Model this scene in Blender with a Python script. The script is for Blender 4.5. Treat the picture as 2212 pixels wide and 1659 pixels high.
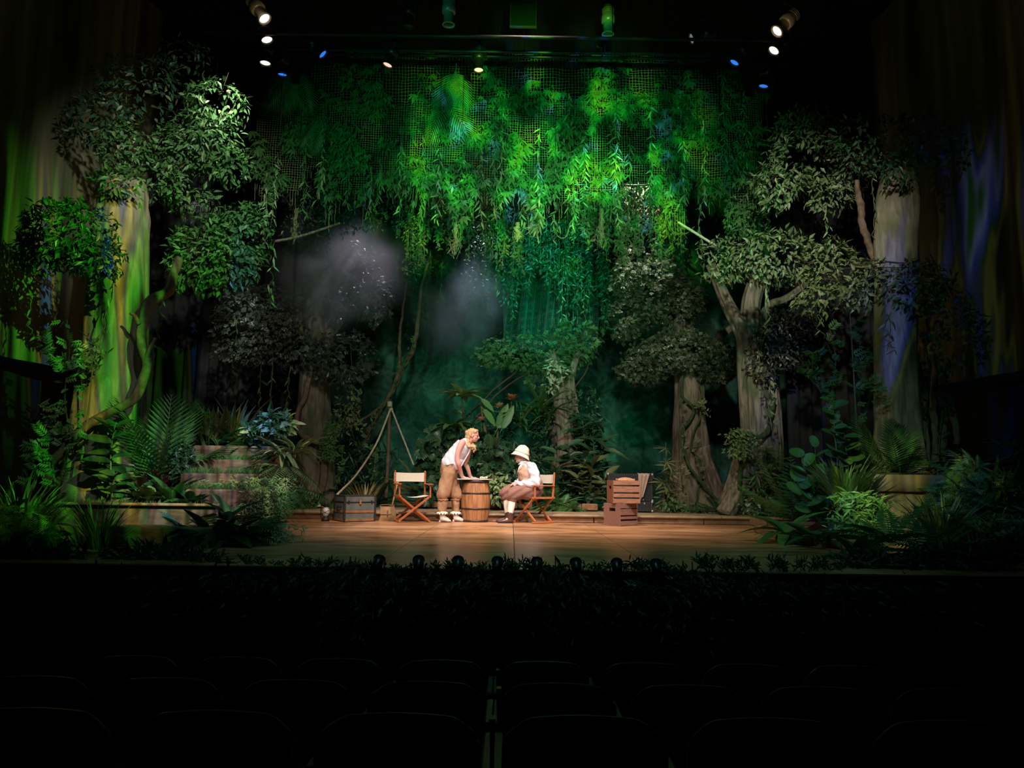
import bpy, bmesh, math, random
import numpy as np
from mathutils import Vector, Matrix, Quaternion, noise as mnoise
random.seed(7); rng = np.random.default_rng(7)
sc = bpy.context.scene
for o in list(bpy.data.objects): bpy.data.objects.remove(o)
COL = sc.collection
PI = math.pi
# ------------------------------------------------------------------ camera
IW, IH, F = 2212.0, 1659.0, 1550.0
CAMZ = 0.77
PITCH = math.atan(201.0 / F); ROLL = 0.0138
_f = Vector((0, math.cos(PITCH), math.sin(PITCH)))
_r0 = Vector((1, 0, 0)); _u0 = _r0.cross(_f).normalized()
_r = (_r0 * math.cos(ROLL) + _u0 * math.sin(ROLL)).normalized()
_u = _r.cross(_f).normalized()
CAM = Vector((0, 0, CAMZ))
cd = bpy.data.cameras.new('camera'); cam = bpy.data.objects.new('camera', cd); COL.objects.link(cam)
cd.sensor_width = 36.0; cd.lens = F / IW * 36.0; cd.clip_start = 0.05; cd.clip_end = 200
cam.matrix_world = Matrix(((_r.x, _u.x, -_f.x, CAM.x), (_r.y, _u.y, -_f.y, CAM.y), (_r.z, _u.z, -_f.z, CAM.z), (0, 0, 0, 1)))
sc.camera = cam
def ray(px, py):
    return _f + _r * ((px - IW / 2) / F) - _u * ((py - IH / 2) / F)
def W(px, py, d):                      # point of the place seen at this spot of the photo, d metres into the house
    v = ray(px, py); return CAM + v * (d / v.y)
def G(px, py, z=0.0):                  # point on a level surface
    v = ray(px, py); return CAM + v * ((z - CAMZ) / v.z)
def mpp(d): return d / F               # metres per pixel at depth d
# ------------------------------------------------------------------ view, world
sc.view_settings.view_transform = 'Standard'; sc.view_settings.look = 'None'
sc.view_settings.gamma = 1.0; sc.view_settings.use_curve_mapping = False
sc.view_settings.exposure = EXPOSURE = 0.0
cy = sc.cycles
cy.use_denoising = True
cy.max_bounces = 4; cy.diffuse_bounces = 2; cy.glossy_bounces = 2; cy.transmission_bounces = 3
cy.transparent_max_bounces = 6; cy.volume_bounces = 0
cy.sample_clamp_indirect = 3.0
cy.volume_step_rate = 2.0; cy.volume_max_steps = 64
world = bpy.data.worlds.new('dark_house'); sc.world = world; world.use_nodes = True
bg = world.node_tree.nodes['Background']; bg.inputs[0].default_value = (0.25, 0.5, 0.6, 1); bg.inputs[1].default_value = 0.0012
# ------------------------------------------------------------------ stage lighting (lanterns front of house and above the stage)
def spot(name, loc, target, energy, deg, color=(1, 1, 1), blend=0.6, radius=0.08):
    l = bpy.data.lights.new(name, 'SPOT'); o = bpy.data.objects.new(name, l); COL.objects.link(o)
    l.energy = energy; l.spot_size = math.radians(deg); l.spot_blend = blend; l.color = color; l.shadow_soft_size = radius
    o.location = loc; d = Vector(target) - Vector(loc); o.rotation_euler = d.to_track_quat('-Z', 'Y').to_euler()
    return o
def gobo(o, stops, sx=10, sy=10, seed=0.0, detail=2.0, skew=0.0, stops2=None, s2=(14, 14), cut=None):
    """pattern glass in the lantern: noise over the beam direction, coloured by a ramp"""
    l = o.data; l.use_nodes = True; nt = l.node_tree; nt.nodes.clear()
    N = nt.nodes.new; L = nt.links.new
    tc = N('ShaderNodeTexCoord'); sp = N('ShaderNodeSeparateXYZ'); L(tc.outputs['Normal'], sp.inputs[0])
    du = N('ShaderNodeMath'); du.operation = 'DIVIDE'; L(sp.outputs[0], du.inputs[0]); L(sp.outputs[2], du.inputs[1])
    dv = N('ShaderNodeMath'); dv.operation = 'DIVIDE'; L(sp.outputs[1], dv.inputs[0]); L(sp.outputs[2], dv.inputs[1])
    sk = N('ShaderNodeMath'); sk.operation = 'MULTIPLY_ADD'; L(dv.outputs[0], sk.inputs[0]); sk.inputs[1].default_value = skew; L(du.outputs[0], sk.inputs[2])
    def pat(ax, ay, sd, st, det):
        mx = N('ShaderNodeMath'); mx.operation = 'MULTIPLY'; L(sk.outputs[0], mx.inputs[0]); mx.inputs[1].default_value = ax
        my = N('ShaderNodeMath'); my.operation = 'MULTIPLY'; L(dv.outputs[0], my.inputs[0]); my.inputs[1].default_value = ay
        cb = N('ShaderNodeCombineXYZ'); L(mx.outputs[0], cb.inputs[0]); L(my.outputs[0], cb.inputs[1]); cb.inputs[2].default_value = sd
        nz = N('ShaderNodeTexNoise'); nz.inputs['Scale'].default_value = 1.0; nz.inputs['Detail'].default_value = det; L(cb.outputs[0], nz.inputs['Vector'])
        rp = N('ShaderNodeValToRGB'); L(nz.outputs[0], rp.inputs[0]); e = rp.color_ramp.elements
        while len(e) > 1: e.remove(e[0])
        e[0].position = st[0][0]; e[0].color = (*st[0][1], 1)
        for p, c in st[1:]:
            x = e.new(p); x.color = (*c, 1)
        return rp.outputs[0]
    out = pat(sx, sy, seed, stops, detail)
    if stops2:
        b = pat(s2[0], s2[1], seed + 9.3, stops2, 2.0)
        ad = N('ShaderNodeMixRGB'); ad.blend_type = 'ADD'; ad.inputs[0].default_value = 1; L(out, ad.inputs[1]); L(b, ad.inputs[2]); out = ad.outputs[0]
    if cut:                            # lower shutter of the lantern pushed in
        mr = N('ShaderNodeMapRange'); mr.inputs[1].default_value = cut[1]; mr.inputs[2].default_value = cut[0]; L(dv.outputs[0], mr.inputs[0])
        mm = N('ShaderNodeMixRGB'); mm.blend_type = 'MULTIPLY'; mm.inputs[0].default_value = 1; L(out, mm.inputs[1]); L(mr.outputs[0], mm.inputs[2]); out = mm.outputs[0]
    em = N('ShaderNodeEmission'); L(out, em.inputs[0]); em.inputs[1].default_value = 1
    oo = N('ShaderNodeOutputLight'); L(em.outputs[0], oo.inputs[0])
    return o
K0 = (0, 0, 0)
# warm-white key from two front of house bars, meeting on the acting area
spot('front_key_left', (-3.0, 6.2, 8.2), (-0.9, 11.5, 0.5), 3300, 30, (1.0, 0.82, 0.80), 0.9, 0.12)
spot('front_key_right', (3.2, 6.2, 8.2), (1.2, 11.5, 0.5), 3300, 30, (1.0, 0.82, 0.82), 0.9, 0.12)
spot('people_special', (0.2, 4.5, 6.8), (-0.25, 11.7, 0.9), 1000, 13, (1.0, 0.74, 0.86), 0.9, 0.10)
spot('step_wash', (0.2, 8.2, 8.6), (0.2, 12.3, 0.0), 2300, 62, (1.0, 0.74, 0.52), 1.0, 0.15)
# green leaf-pattern light on the hanging net
gobo(spot('canopy_green_gobo', (0.6, 3.4, 3.6), (0.55, 12.6, 5.75), 19000, 43, (1, 1, 1), 0.9, 0.03),
     [(0.0, K0), (0.43, (0.0, 0.006, 0.002)), (0.49, (0.0, 0.10, 0.03)), (0.55, (0.02, 0.42, 0.05)), (0.64, (0.18, 0.62, 0.03))], 15, 10, 3.1, 2.5,
     stops2=[(0.0, K0), (0.62, K0), (0.67, (0.05, 0.14, 0.5))], s2=(24, 20), cut=(.03, .10))
spot('canopy_teal_wash', (-2.8, 4.0, 3.9), (-1.4, 12.6, 5.6), 950, 52, (0.05, 0.85, 0.40), 1.0, 0.1)
spot('canopy_teal_wash_right', (2.8, 4.0, 3.9), (2.2, 12.6, 5.6), 1100, 46, (0.05, 0.85, 0.40), 1.0, 0.1)
spot('canopy_centre_green', (1.2, 4.4, 3.9), (1.0, 12.6, 5.6), 1500, 24, (0.04, 1.0, 0.12), 1.0, 0.1)
# pattern light on the side trunks and side walls
gobo(spot('side_gobo_on_left', (1.5, 1.8, 5.2), (-6.2, 9.3, 1.9), 14000, 37, (1, 1, 1), 0.8, 0.02),
     [(0.0, K0), (0.43, K0), (0.46, (0.02, 0.26, 0.01)), (0.505, (0.10, 0.34, 0.02)), (0.525, (0.01, 0.03, 0.03)), (0.57, (0.28, 0.30, 0.02)), (0.60, (0.02, 0.04, 0.06)), (0.64, (0.05, 0.16, 0.42))], 24, 1.8, 1.7, 1.6, 0.10)
gobo(spot('side_gobo_on_right', (-1.5, 1.8, 5.2), (6.0, 9.7, 2.6), 3400, 38, (1, 1, 1), 0.8, 0.02),
     [(0.0, K0), (0.46, K0), (0.49, (0.08, 0.10, 0.03)), (0.52, (0.01, 0.03, 0.02)), (0.57, (0.03, 0.05, 0.45)), (0.61, (0.12, 0.18, 0.55)), (0.66, (0.01, 0.08, 0.02))], 22, 3.0, 5.2, 2.0, -0.12)
gobo(spot('planter_gobo', (-0.5, 2.4, 5.4), (5.25, 9.3, 0.55), 6500, 13, (1, 1, 1), 0.7, 0.02),
     [(0.0, (0.02, 0.02, 0.16)), (0.36, (0.02, 0.02, 0.16)), (0.42, (0.03, 0.02, 0.01)), (0.49, (0.34, 0.28, 0.05)), (0.56, (0.10, 0.08, 0.04)), (0.63, (0.30, 0.27, 0.12))], 30, 3, 12.4, 1.0)
gobo(spot('steps_gobo', (1.0, 2.4, 5.6), (-3.7, 8.8, 0.75), 11000, 15, (1, 1, 1), 0.6, 0.02),
     [(0.0, (0.02, 0.012, 0.02)), (0.44, (0.05, 0.025, 0.04)), (0.50, (0.46, 0.38, 0.30)), (0.55, (0.05, 0.035, 0.12)), (0.64, (0.36, 0.44, 0.36))], 75, 4, 2.2, 1.0)
# white leaf light on the crowns
spot('crown_special_left', (-1.5, 4.0, 6.8), (-4.6, 10.2, 5.2), 1700, 36, (0.95, 1.0, 0.84), 1.0, 0.1)
spot('crown_special_left_top', (-2.0, 5.4, 8.8), (-4.15, 10.0, 6.25), 6500, 13, (0.95, 1.0, 0.82), 1.0, 0.1)
spot('crown_special_right', (1.6, 4.0, 6.6), (4.3, 11.0, 4.5), 2400, 30, (0.98, 1.0, 0.80), 1.0, 0.1)
spot('left_bush_special', (-0.8, 4.0, 6.5), (-3.5, 9.2, 0.9), 520, 17, (0.98, 1.0, 0.85), 1.0, 0.1)
spot('grass_special', (2.0, 3.6, 5.6), (4.25, 9.1, 0.35), 900, 8, (0.20, 1.0, 0.08), 0.9, 0.08)
spot('right_bush_wash', (1.8, 3.0, 5.6), (4.4, 9.4, 1.0), 330, 30, (0.62, 1.0, 0.66), 1.0, 0.1)
spot('left_floor_green', (-1.8, 3.0, 5.0), (-5.1, 7.3, 0.3), 220, 13, (0.4, 1.0, 0.1), 1.0, 0.1)
spot('left_bank_wash', (-1.4, 3.0, 5.6), (-5.2, 8.8, 1.2), 330, 30, (0.70, 1.0, 0.70), 1.0, 0.1)
# dim front washes
spot('front_teal_wash', (-2.4, 2.2, 6.0), (-0.5, 11.0, 2.0), 120, 75, (0.25, 0.95, 0.72), 1.0, 0.2)
spot('front_teal_wash_right', (2.6, 2.2, 6.0), (1.5, 11.0, 2.0), 120, 75, (0.25, 0.95, 0.72), 1.0, 0.2)
spot('front_white_wash', (0.3, 2.4, 6.9), (0.2, 14.0, 2.2), 1900, 50, (1.0, 0.97, 0.86), 1.0, 0.2)
# colour on the painted cloth and the back planting, lavender back light
spot('cloth_teal_top', (0.9, 14.2, 7.6), (0.7, 18.4, 3.6), 420, 70, (0.03, 0.80, 0.50), 1.0, 0.15)
spot('cloth_green', (1.2, 13.4, 7.4), (0.6, 17.6, 1.6), 650, 62, (0.05, 0.75, 0.45), 1.0, 0.15)
spot('lavender_back', (-2.9, 16.2, 7.6), (-3.2, 13.7, 3.6), 520, 44, (0.80, 0.66, 0.86), 1.0, 0.1)
spot('lavender_back_centre', (-0.7, 17.2, 7.6), (-1.0, 15.3, 3.4), 1100, 30, (0.62, 0.68, 0.92), 1.0, 0.1)
spot('top_light_right', (2.4, 13.6, 7.6), (2.9, 15.2, 3.2), 1100, 40, (0.95, 1.0, 0.80), 1.0, 0.1)
spot('floor_edge_teal', (0.0, 5.8, 7.8), (0.5, 8.2, 0.0), 300, 75, (0.25, 0.8, 0.7), 1.0, 0.2)
# added fill spots, standing in for neighbouring lanterns' light on the two outer lanterns
spot('rig_fill_left', (-2.4, 8.4, 5.6), (-3.45, 9.5, 7.2), 45, 22, (1.0, 0.85, 0.6), 1.0, 0.05)
spot('rig_fill_right', (2.6, 8.4, 5.6), (3.75, 9.5, 7.1), 45, 22, (1.0, 0.85, 0.6), 1.0, 0.05)
# ------------------------------------------------------------------ helpers
def _nodes(m):
    m.use_nodes = True; nt = m.node_tree; return nt, nt.nodes['Principled BSDF'], nt.nodes.new, nt.links.new
MATS = {}
def plain(name, c, rough=0.6, metal=0.0, var=0.0, scale=20, bump=0.0, spec=0.4, stretch=(1, 1, 1), c2=None, coord='Object'):
    """one surface: colour with procedural variation and a little relief"""
    if name in MATS: return MATS[name]
    m = bpy.data.materials.new(name); nt, b, N, L = _nodes(m)
    b.inputs['Roughness'].default_value = rough; b.inputs['Metallic'].default_value = metal; b.inputs['Specular IOR Level'].default_value = spec
    tc = N('ShaderNodeTexCoord'); mp = N('ShaderNodeMapping'); mp.inputs['Scale'].default_value = stretch; L(tc.outputs[coord], mp.inputs[0])
    nz = N('ShaderNodeTexNoise'); nz.inputs['Scale'].default_value = scale; nz.inputs['Detail'].default_value = 5; L(mp.outputs[0], nz.inputs['Vector'])
    mr = N('ShaderNodeMapRange'); mr.inputs[1].default_value = 0.3; mr.inputs[2].default_value = 0.7; L(nz.outputs[0], mr.inputs[0])
    mx = N('ShaderNodeMixRGB'); L(mr.outputs[0], mx.inputs[0])
    c2 = c2 or tuple(x * (1 - var) for x in c)
    mx.inputs[1].default_value = (*c, 1); mx.inputs[2].default_value = (*c2, 1); L(mx.outputs[0], b.inputs['Base Color'])
    if bump:
        bp = N('ShaderNodeBump'); bp.inputs['Strength'].default_value = bump; bp.inputs['Distance'].default_value = 0.01; L(nz.outputs[0], bp.inputs['Height']); L(bp.outputs[0], b.inputs['Normal'])
    MATS[name] = m; return m
def leafmat(name, c1, c2, rough=0.42, trans=0.18):
    if name in MATS: return MATS[name]
    m = bpy.data.materials.new(name); nt, b, N, L = _nodes(m)
    oi = N('ShaderNodeObjectInfo'); ge = N('ShaderNodeNewGeometry')
    ad = N('ShaderNodeMath'); ad.operation = 'ADD'; L(oi.outputs['Random'], ad.inputs[0]); L(ge.outputs['Random Per Island'], ad.inputs[1])
    fr = N('ShaderNodeMath'); fr.operation = 'FRACT'; L(ad.outputs[0], fr.inputs[0])
    mx = N('ShaderNodeMixRGB'); L(fr.outputs[0], mx.inputs[0]); mx.inputs[1].default_value = (*c1, 1); mx.inputs[2].default_value = (*c2, 1)
    L(mx.outputs[0], b.inputs['Base Color']); b.inputs['Roughness'].default_value = rough; b.inputs['Specular IOR Level'].default_value = 0.45
    tr = N('ShaderNodeBsdfTranslucent'); L(mx.outputs[0], tr.inputs[0])
    ms = N('ShaderNodeMixShader'); ms.inputs[0].default_value = trans; L(b.outputs[0], ms.inputs[1]); L(tr.outputs[0], ms.inputs[2])
    L(ms.outputs[0], nt.nodes['Material Output'].inputs[0]); MATS[name] = m; return m
def barkmat(name, c1, c2, moss, bump=1.0):
    m = bpy.data.materials.new(name); nt, b, N, L = _nodes(m); ge = N('ShaderNodeNewGeometry')
    def noise(sc_, st, det):
        mp = N('ShaderNodeMapping'); mp.inputs['Scale'].default_value = st; L(ge.outputs['Position'], mp.inputs[0])
        n = N('ShaderNodeTexNoise'); n.inputs['Scale'].default_value = sc_; n.inputs['Detail'].default_value = det; n.inputs['Distortion'].default_value = .4; L(mp.outputs[0], n.inputs['Vector']); return n.outputs[0]
    def rng_(src, a, c):
        r = N('ShaderNodeMapRange'); r.inputs[1].default_value = a; r.inputs[2].default_value = c; L(src, r.inputs[0]); return r.outputs[0]
    st = noise(7, (2.2, 2.2, .35), 7); pa = noise(1.6, (1, 1, .7), 5)
    mx = N('ShaderNodeMixRGB'); L(rng_(st, .36, .62), mx.inputs[0]); mx.inputs[1].default_value = (*c2, 1); mx.inputs[2].default_value = (*c1, 1)
    m2 = N('ShaderNodeMixRGB'); L(rng_(pa, .52, .68), m2.inputs[0]); L(mx.outputs[0], m2.inputs[1]); m2.inputs[2].default_value = (*moss, 1)
    L(m2.outputs[0], b.inputs['Base Color']); b.inputs['Roughness'].default_value = .9
    bp = N('ShaderNodeBump'); bp.inputs['Strength'].default_value = bump; bp.inputs['Distance'].default_value = .03; L(st, bp.inputs['Height']); L(bp.outputs[0], b.inputs['Normal'])
    MATS[name] = m; return m
def emit(name, c, s):
    if name in MATS: return MATS[name]
    m = bpy.data.materials.new(name); nt, b, N, L = _nodes(m)
    b.inputs['Base Color'].default_value = (*c, 1); b.inputs['Emission Color'].default_value = (*c, 1); b.inputs['Emission Strength'].default_value = s
    MATS[name] = m; return m
def rotm(rx=0, ry=0, rz=0):
    return Matrix.Rotation(rz, 3, 'Z') @ Matrix.Rotation(ry, 3, 'Y') @ Matrix.Rotation(rx, 3, 'X')
class MB:
    def __init__(s): s.v = []; s.f = []
    def add(s, vs, fs):
        k = len(s.v); s.v += [tuple(x) for x in vs]; s.f += [tuple(i + k for i in f) for f in fs]; return s
    def box(s, c, sz, R=None, bev=0.0, taper=(1, 1)):
        """box with chamfered long edges when bev is given"""
        c = Vector(c); hx, hy, hz = sz[0] / 2, sz[1] / 2, sz[2] / 2
        if bev <= 0:
            vs = [Vector((sx * hx * (taper[0] if sz_ > 0 else 1), sy * hy * (taper[1] if sz_ > 0 else 1), sz_ * hz)) for sz_ in (-1, 1) for sy in (-1, 1) for sx in (-1, 1)]
            fs = [(0, 2, 3, 1), (4, 5, 7, 6), (0, 1, 5, 4), (2, 6, 7, 3), (0, 4, 6, 2), (1, 3, 7, 5)]
        else:
            b = min(bev, hx * .9, hy * .9, hz * .9); vs = []
            for z, k in ((-hz, b), (-hz + b, 0), (hz - b, 0), (hz, b)):
                x, y = hx - k, hy - k; bb = b * .7
                vs += [Vector(q) for q in ((-x + bb, -y, z), (x - bb, -y, z), (x, -y + bb, z), (x, y - bb, z), (x - bb, y, z), (-x + bb, y, z), (-x, y - bb, z), (-x, -y + bb, z))]
            fs = [tuple(range(7, -1, -1)), tuple(range(24, 32))]
            for r in range(3):
                for i in range(8):
                    j = (i + 1) % 8; fs.append((r * 8 + i, r * 8 + j, r * 8 + 8 + j, r * 8 + 8 + i))
        if R is not None: vs = [R @ v for v in vs]
        return s.add([v + c for v in vs], fs)
    def bar(s, a, b, w, h=None, bev=0.0, up=(0, 0, 1)):
        a, b = Vector(a), Vector(b); d = b - a; L = d.length; y = d / L
        x = y.cross(Vector(up)); x = x.normalized() if x.length > 1e-4 else Vector((1, 0, 0)); z = x.cross(y)
        R = Matrix((x, y, z)).transposed()
        return s.box((a + b) / 2, (w, L, h or w), R, bev)
    def tube(s, path, rad, n=8, cap=True, ell=None, ref=None, rfn=None):
        """tube along a path; rad one value or one each; ell squashes the second axis; rfn(i, angle) scales the radius"""
        P = [Vector(p) for p in path]; m = len(P); rad = [rad] * m if not hasattr(rad, '__len__') else rad
        ell = [1.0] * m if ell is None else ([ell] * m if not hasattr(ell, '__len__') else ell)
        prev = Vector(ref) if ref is not None else None; vs = []
        for i in range(m):
            t = (P[min(i + 1, m - 1)] - P[max(i - 1, 0)]); t = t.normalized() if t.length > 1e-9 else Vector((0, 0, 1))
            if prev is None: prev = Vector((1, 0, 0)) if abs(t.x) < 0.8 else Vector((0, 1, 0))
            x = (prev - t * prev.dot(t)).normalized(); prev = x; y = t.cross(x)
            for k in range(n):
                a = 2 * PI * k / n; q = rad[i] * (rfn(i, a) if rfn else 1.0)
                vs.append(P[i] + x * (math.cos(a) * q) + y * (math.sin(a) * q * ell[i]))
        fs = [(i * n + k, i * n + (k + 1) % n, (i + 1) * n + (k + 1) % n, (i + 1) * n + k) for i in range(m - 1) for k in range(n)]
        if cap: fs += [tuple(range(n - 1, -1, -1)), tuple((m - 1) * n + k for k in range(n))]
        return s.add(vs, fs)
    def blob(s, c, r, n=12, m=8, R=None):
        """ellipsoid"""
        c = Vector(c); vs = []; r = (r, r, r) if not hasattr(r, '__len__') else r
        for i in range(1, m):
            th = PI * i / m
            for k in range(n):
                a = 2 * PI * k / n; vs.append(Vector((r[0] * math.sin(th) * math.cos(a), r[1] * math.sin(th) * math.sin(a), r[2] * math.cos(th))))
        vs += [Vector((0, 0, r[2])), Vector((0, 0, -r[2]))]; T = (m - 1) * n
        fs = [(i * n + k, (i + 1) * n + k, (i + 1) * n + (k + 1) % n, i * n + (k + 1) % n) for i in range(m - 2) for k in range(n)]
        fs += [(T, k, (k + 1) % n) for k in range(n)] + [(T + 1, (m - 2) * n + (k + 1) % n, (m - 2) * n + k) for k in range(n)]
        if R is not None: vs = [R @ v for v in vs]
        return s.add([v + c for v in vs], fs)
    def lathe(s, prof, n=24, c=(0, 0, 0), R=None, closed=False, sx=1.0, sy=1.0):
        c = Vector(c); m = len(prof); vs = []
        for r, z in prof:
            for k in range(n):
                a = 2 * PI * k / n; v = Vector((r * sx * math.cos(a), r * sy * math.sin(a), z)); vs.append((R @ v if R is not None else v) + c)
        fs = [(i * n + k, i * n + (k + 1) % n, ((i + 1) % m) * n + (k + 1) % n, ((i + 1) % m) * n + k) for i in range(m if closed else m - 1) for k in range(n)]
        return s.add(vs, fs)
    def grid(s, fn, nu, nv):
        vs = [fn(i / nu, j / nv) for j in range(nv + 1) for i in range(nu + 1)]
        return s.add(vs, [(j * (nu + 1) + i, j * (nu + 1) + i + 1, (j + 1) * (nu + 1) + i + 1, (j + 1) * (nu + 1) + i) for j in range(nv) for i in range(nu)])
    def shift(s, d): s.v = [(x + d[0], y + d[1], z + d[2]) for x, y, z in s.v]; return s
    def me(s, name, mat=None, smooth=True):
        me = bpy.data.meshes.new(name); me.from_pydata(s.v, [], s.f)
        if mat: me.materials.append(mat)
        if smooth: me.shade_smooth()
        return me
def link(name, me, parent=None, loc=None):
    o = bpy.data.objects.new(name, me); COL.objects.link(o)
    if parent is not None: o.parent = parent
    if loc is not None: o.location = loc
    return o
def obj(name, mb, mat, parent=None, smooth=False, loc=None):
    me = mb.me(name, mat, smooth)
    o = link(name, me, parent, loc)
    return o
def autosmooth(o, deg=40):
    me = o.data; me.shade_smooth()
    try: me.set_sharp_from_angle(angle=math.radians(deg))
    except Exception: pass
    return o
def tag(o, label, cat, group=None, kind=None):
    o['label'] = label; o['category'] = cat
    if group: o['group'] = group
    if kind: o['kind'] = kind
    return o
def thing(name, label, cat, loc=(0, 0, 0), rz=0.0, group=None):
    o = bpy.data.objects.new(name, None); COL.objects.link(o); o.empty_display_size = 0.1
    o.location = loc; o.rotation_euler = (0, 0, rz)
    return tag(o, label, cat, group)
def struct(name, mb, mat, label=None, smooth=False, loc=None):
    o = obj(name, mb, mat, None, smooth, loc); o['kind'] = 'structure'
    if label: o['label'] = label
    return o
ORD = ['first', 'second', 'third', 'fourth', 'fifth', 'sixth', 'seventh', 'eighth', 'ninth', 'tenth', 'eleventh', 'twelfth', 'thirteenth', 'fourteenth', 'fifteenth', 'sixteenth', 'seventeenth', 'eighteenth', 'nineteenth', 'twentieth', 'twenty-first', 'twenty-second', 'twenty-third', 'twenty-fourth', 'twenty-fifth', 'twenty-sixth', 'twenty-seventh', 'twenty-eighth', 'twenty-ninth', 'thirtieth']
# ---- leaf templates: quads only; +Y is the length, +Z the upper face, length 1
def strip(rows, curve=0.0, fold=0.12):
    """rows (t, halfwidth) -> verts, quads of one leaf blade with a folded midrib and a droop"""
    v = []; q = []
    for t, w in rows:
        z = -curve * t * t
        v += [(-w, t, z + fold * w), (0, t, z - fold * w), (w, t, z + fold * w)]
    for i in range(len(rows) - 1):
        a = i * 3; q += [(a, a + 1, a + 4, a + 3), (a + 1, a + 2, a + 5, a + 4)]
    return v, q
def merge(parts):
    V = []; Q = []
    for v, q in parts:
        k = len(V); V += v; Q += [tuple(i + k for i in f) for f in q]
    return np.array(V, float), np.array(Q, int)
def xf(vq, M):
    v, q = vq; return [tuple(M @ Vector(p)) for p in v], q
def frame(p, d, n, s=1.0, w=1.0):
    d = Vector(d).normalized(); n = Vector(n); x = d.cross(n)
    x = x.normalized() if x.length > 1e-4 else d.orthogonal().normalized(); n = x.cross(d)
    return Matrix(((x.x * s * w, d.x * s, n.x * s, p[0]), (x.y * s * w, d.y * s, n.y * s, p[1]), (x.z * s * w, d.z * s, n.z * s, p[2]), (0, 0, 0, 1)))
def pinnate(pairs, blade, lw, ang0, ang1, lmax, curve, taper=1.0, rach=0.008):
    ps = []; 
    def rp(t): return Vector((0, t * (1 - 0.10 * curve * t), -curve * t * t * 0.75 + 0.0))
    for i in range(6):
        a, b = rp(i / 6), rp((i + 1) / 6); w = rach * (1.2 - i / 6)
        ps.append(([(a.x - w, a.y, a.z), (a.x + w, a.y, a.z), (b.x + w * .8, b.y, b.z), (b.x - w * .8, b.y, b.z)], [(0, 1, 2, 3)]))
    for i in range(pairs):
        t = 0.12 + 0.86 * i / (pairs - 1); e = math.sin(PI * min(1, (0.12 + t * 0.88)) ** taper) ** 0.7 if taper else 1
        l = lmax * max(0.12, e); a = math.radians(ang0 + (ang1 - ang0) * t); tan = (rp(min(1, t + .02)) - rp(t - .02)).normalized()
        for sd in (-1, 1):
            d = Vector((sd * math.sin(a), 0, 0)) + tan * math.cos(a) + Vector((0, 0, -0.12))
            nrm = Vector((0, 0, 1))
            ps.append(xf(strip([(0, .3 * lw), (.4, lw), (1, .05 * lw)], blade, .25), frame(rp(t), d, nrm, l, 1.0)))
    return merge(ps)
OV = [(0, .015), (.18, .15), (.42, .225), (.72, .15), (1, .01)]
def lobed(n, spread, rows, curve):
    ps = []
    for i in range(n):
        a = spread * (i / (n - 1) - .5) if n > 1 else 0
        l = 1.0 - .35 * abs(i / (n - 1) - .5) * 2
        ps.append(xf(strip(rows, curve, .2), frame((0, 0.02, 0), (math.sin(a), math.cos(a), -0.05), (0, 0, 1), l)))
    return merge(ps)
def roundleaf():
    rows = [(0, .10), (.04, .24), (.14, .38), (.3, .47), (.5, .5), (.7, .45), (.85, .34), (.95, .19), (1, .05)]; return merge([strip(rows, .1, .1)])
def monstera():
    ps = [strip([(0, .2), (.3, .3), (.7, .24), (1, .03)], .25, .1)]
    for i in range(5):
        t = .12 + .16 * i
        for sd in (-1, 1):
            ps.append(xf(strip([(0, .2), (.55, .22), (1, .04)], .2, .15), frame((sd * .12, t, -.25 * t * t), (sd * 1.0, .45, -.1), (0, 0, 1), .42 - .03 * i)))
    return merge(ps)
LEAF = {
    'ovate': merge([strip(OV, .22, .25)]),
    'ovate_lo': merge([strip([(0, .02), (.4, .22), (1, .02)], .2, .25)]),
    'lance': merge([strip([(0, .015), (.3, .085), (.7, .06), (1, .006)], .30, .2)]),
    'lance_lo': merge([strip([(0, .02), (.4, .09), (1, .008)], .2, .2)]),
    'rubber': merge([strip([(0, .02), (.12, .14), (.38, .25), (.7, .2), (.9, .09), (1, .01)], .30, .28)]),
    'drac': merge([strip([(0, .05), (.25, .11), (.5, .13), (.78, .09), (1, .006)], .75, .3)]),
    'paddle': merge([strip([(0, .012), (.18, .014), (.24, .10), (.5, .17), (.8, .12), (1, .01)], .30, .12)]),
    'blade': merge([strip([(0, .012), (.3, .016), (.7, .012), (1, .001)], .45, .1)]),
    'round': roundleaf(),
    'monstera': monstera(),
    'palmate': lobed(5, 2.5, [(0, .02), (.5, .17), (1, .01)], .25),
    'star': lobed(7, 4.6, [(0, .02), (.5, .08), (1, .01)], .2),
    'sprig': merge([xf(strip([(0, .02), (.4, .2), (1, .02)], .2, .25), frame((0, .0 + .28 * i * .7, 0), (sd * .8, .6, .1), (0, 0, 1), .45)) for i in range(4) for sd in (-1, 1)]),
    'fern': pinnate(15, .1, .11, 85, 45, .24, .55),
    'fern_flat': pinnate(16, .05, .10, 85, 50, .22, .18),
    'palm': pinnate(17, .25, .045, 62, 25, .42, .45),
    'palm_up': pinnate(18, .15, .05, 58, 30, .36, .16),
}
_lm = {}
def np_mesh(name, V, Q, mat, smooth=True):
    me = bpy.data.meshes.new(name); V = np.asarray(V, np.float32).reshape(-1, 3); Q = np.asarray(Q, np.int32)
    n, k = Q.shape
    me.vertices.add(len(V)); me.vertices.foreach_set('co', V.ravel())
    me.loops.add(n * k); me.loops.foreach_set('vertex_index', Q.ravel())
    me.polygons.add(n); me.polygons.foreach_set('loop_start', np.arange(0, n * k, k, dtype=np.int32))
    me.polygons.foreach_set('use_smooth', np.full(n, smooth, dtype=bool))
    me.materials.append(mat); me.update(calc_edges=True); return me
def leafmesh(kind, mat):
    k = (kind, mat.name)
    if k not in _lm: _lm[k] = np_mesh('leaf_' + kind, *LEAF[kind], mat)
    return _lm[k]
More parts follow.
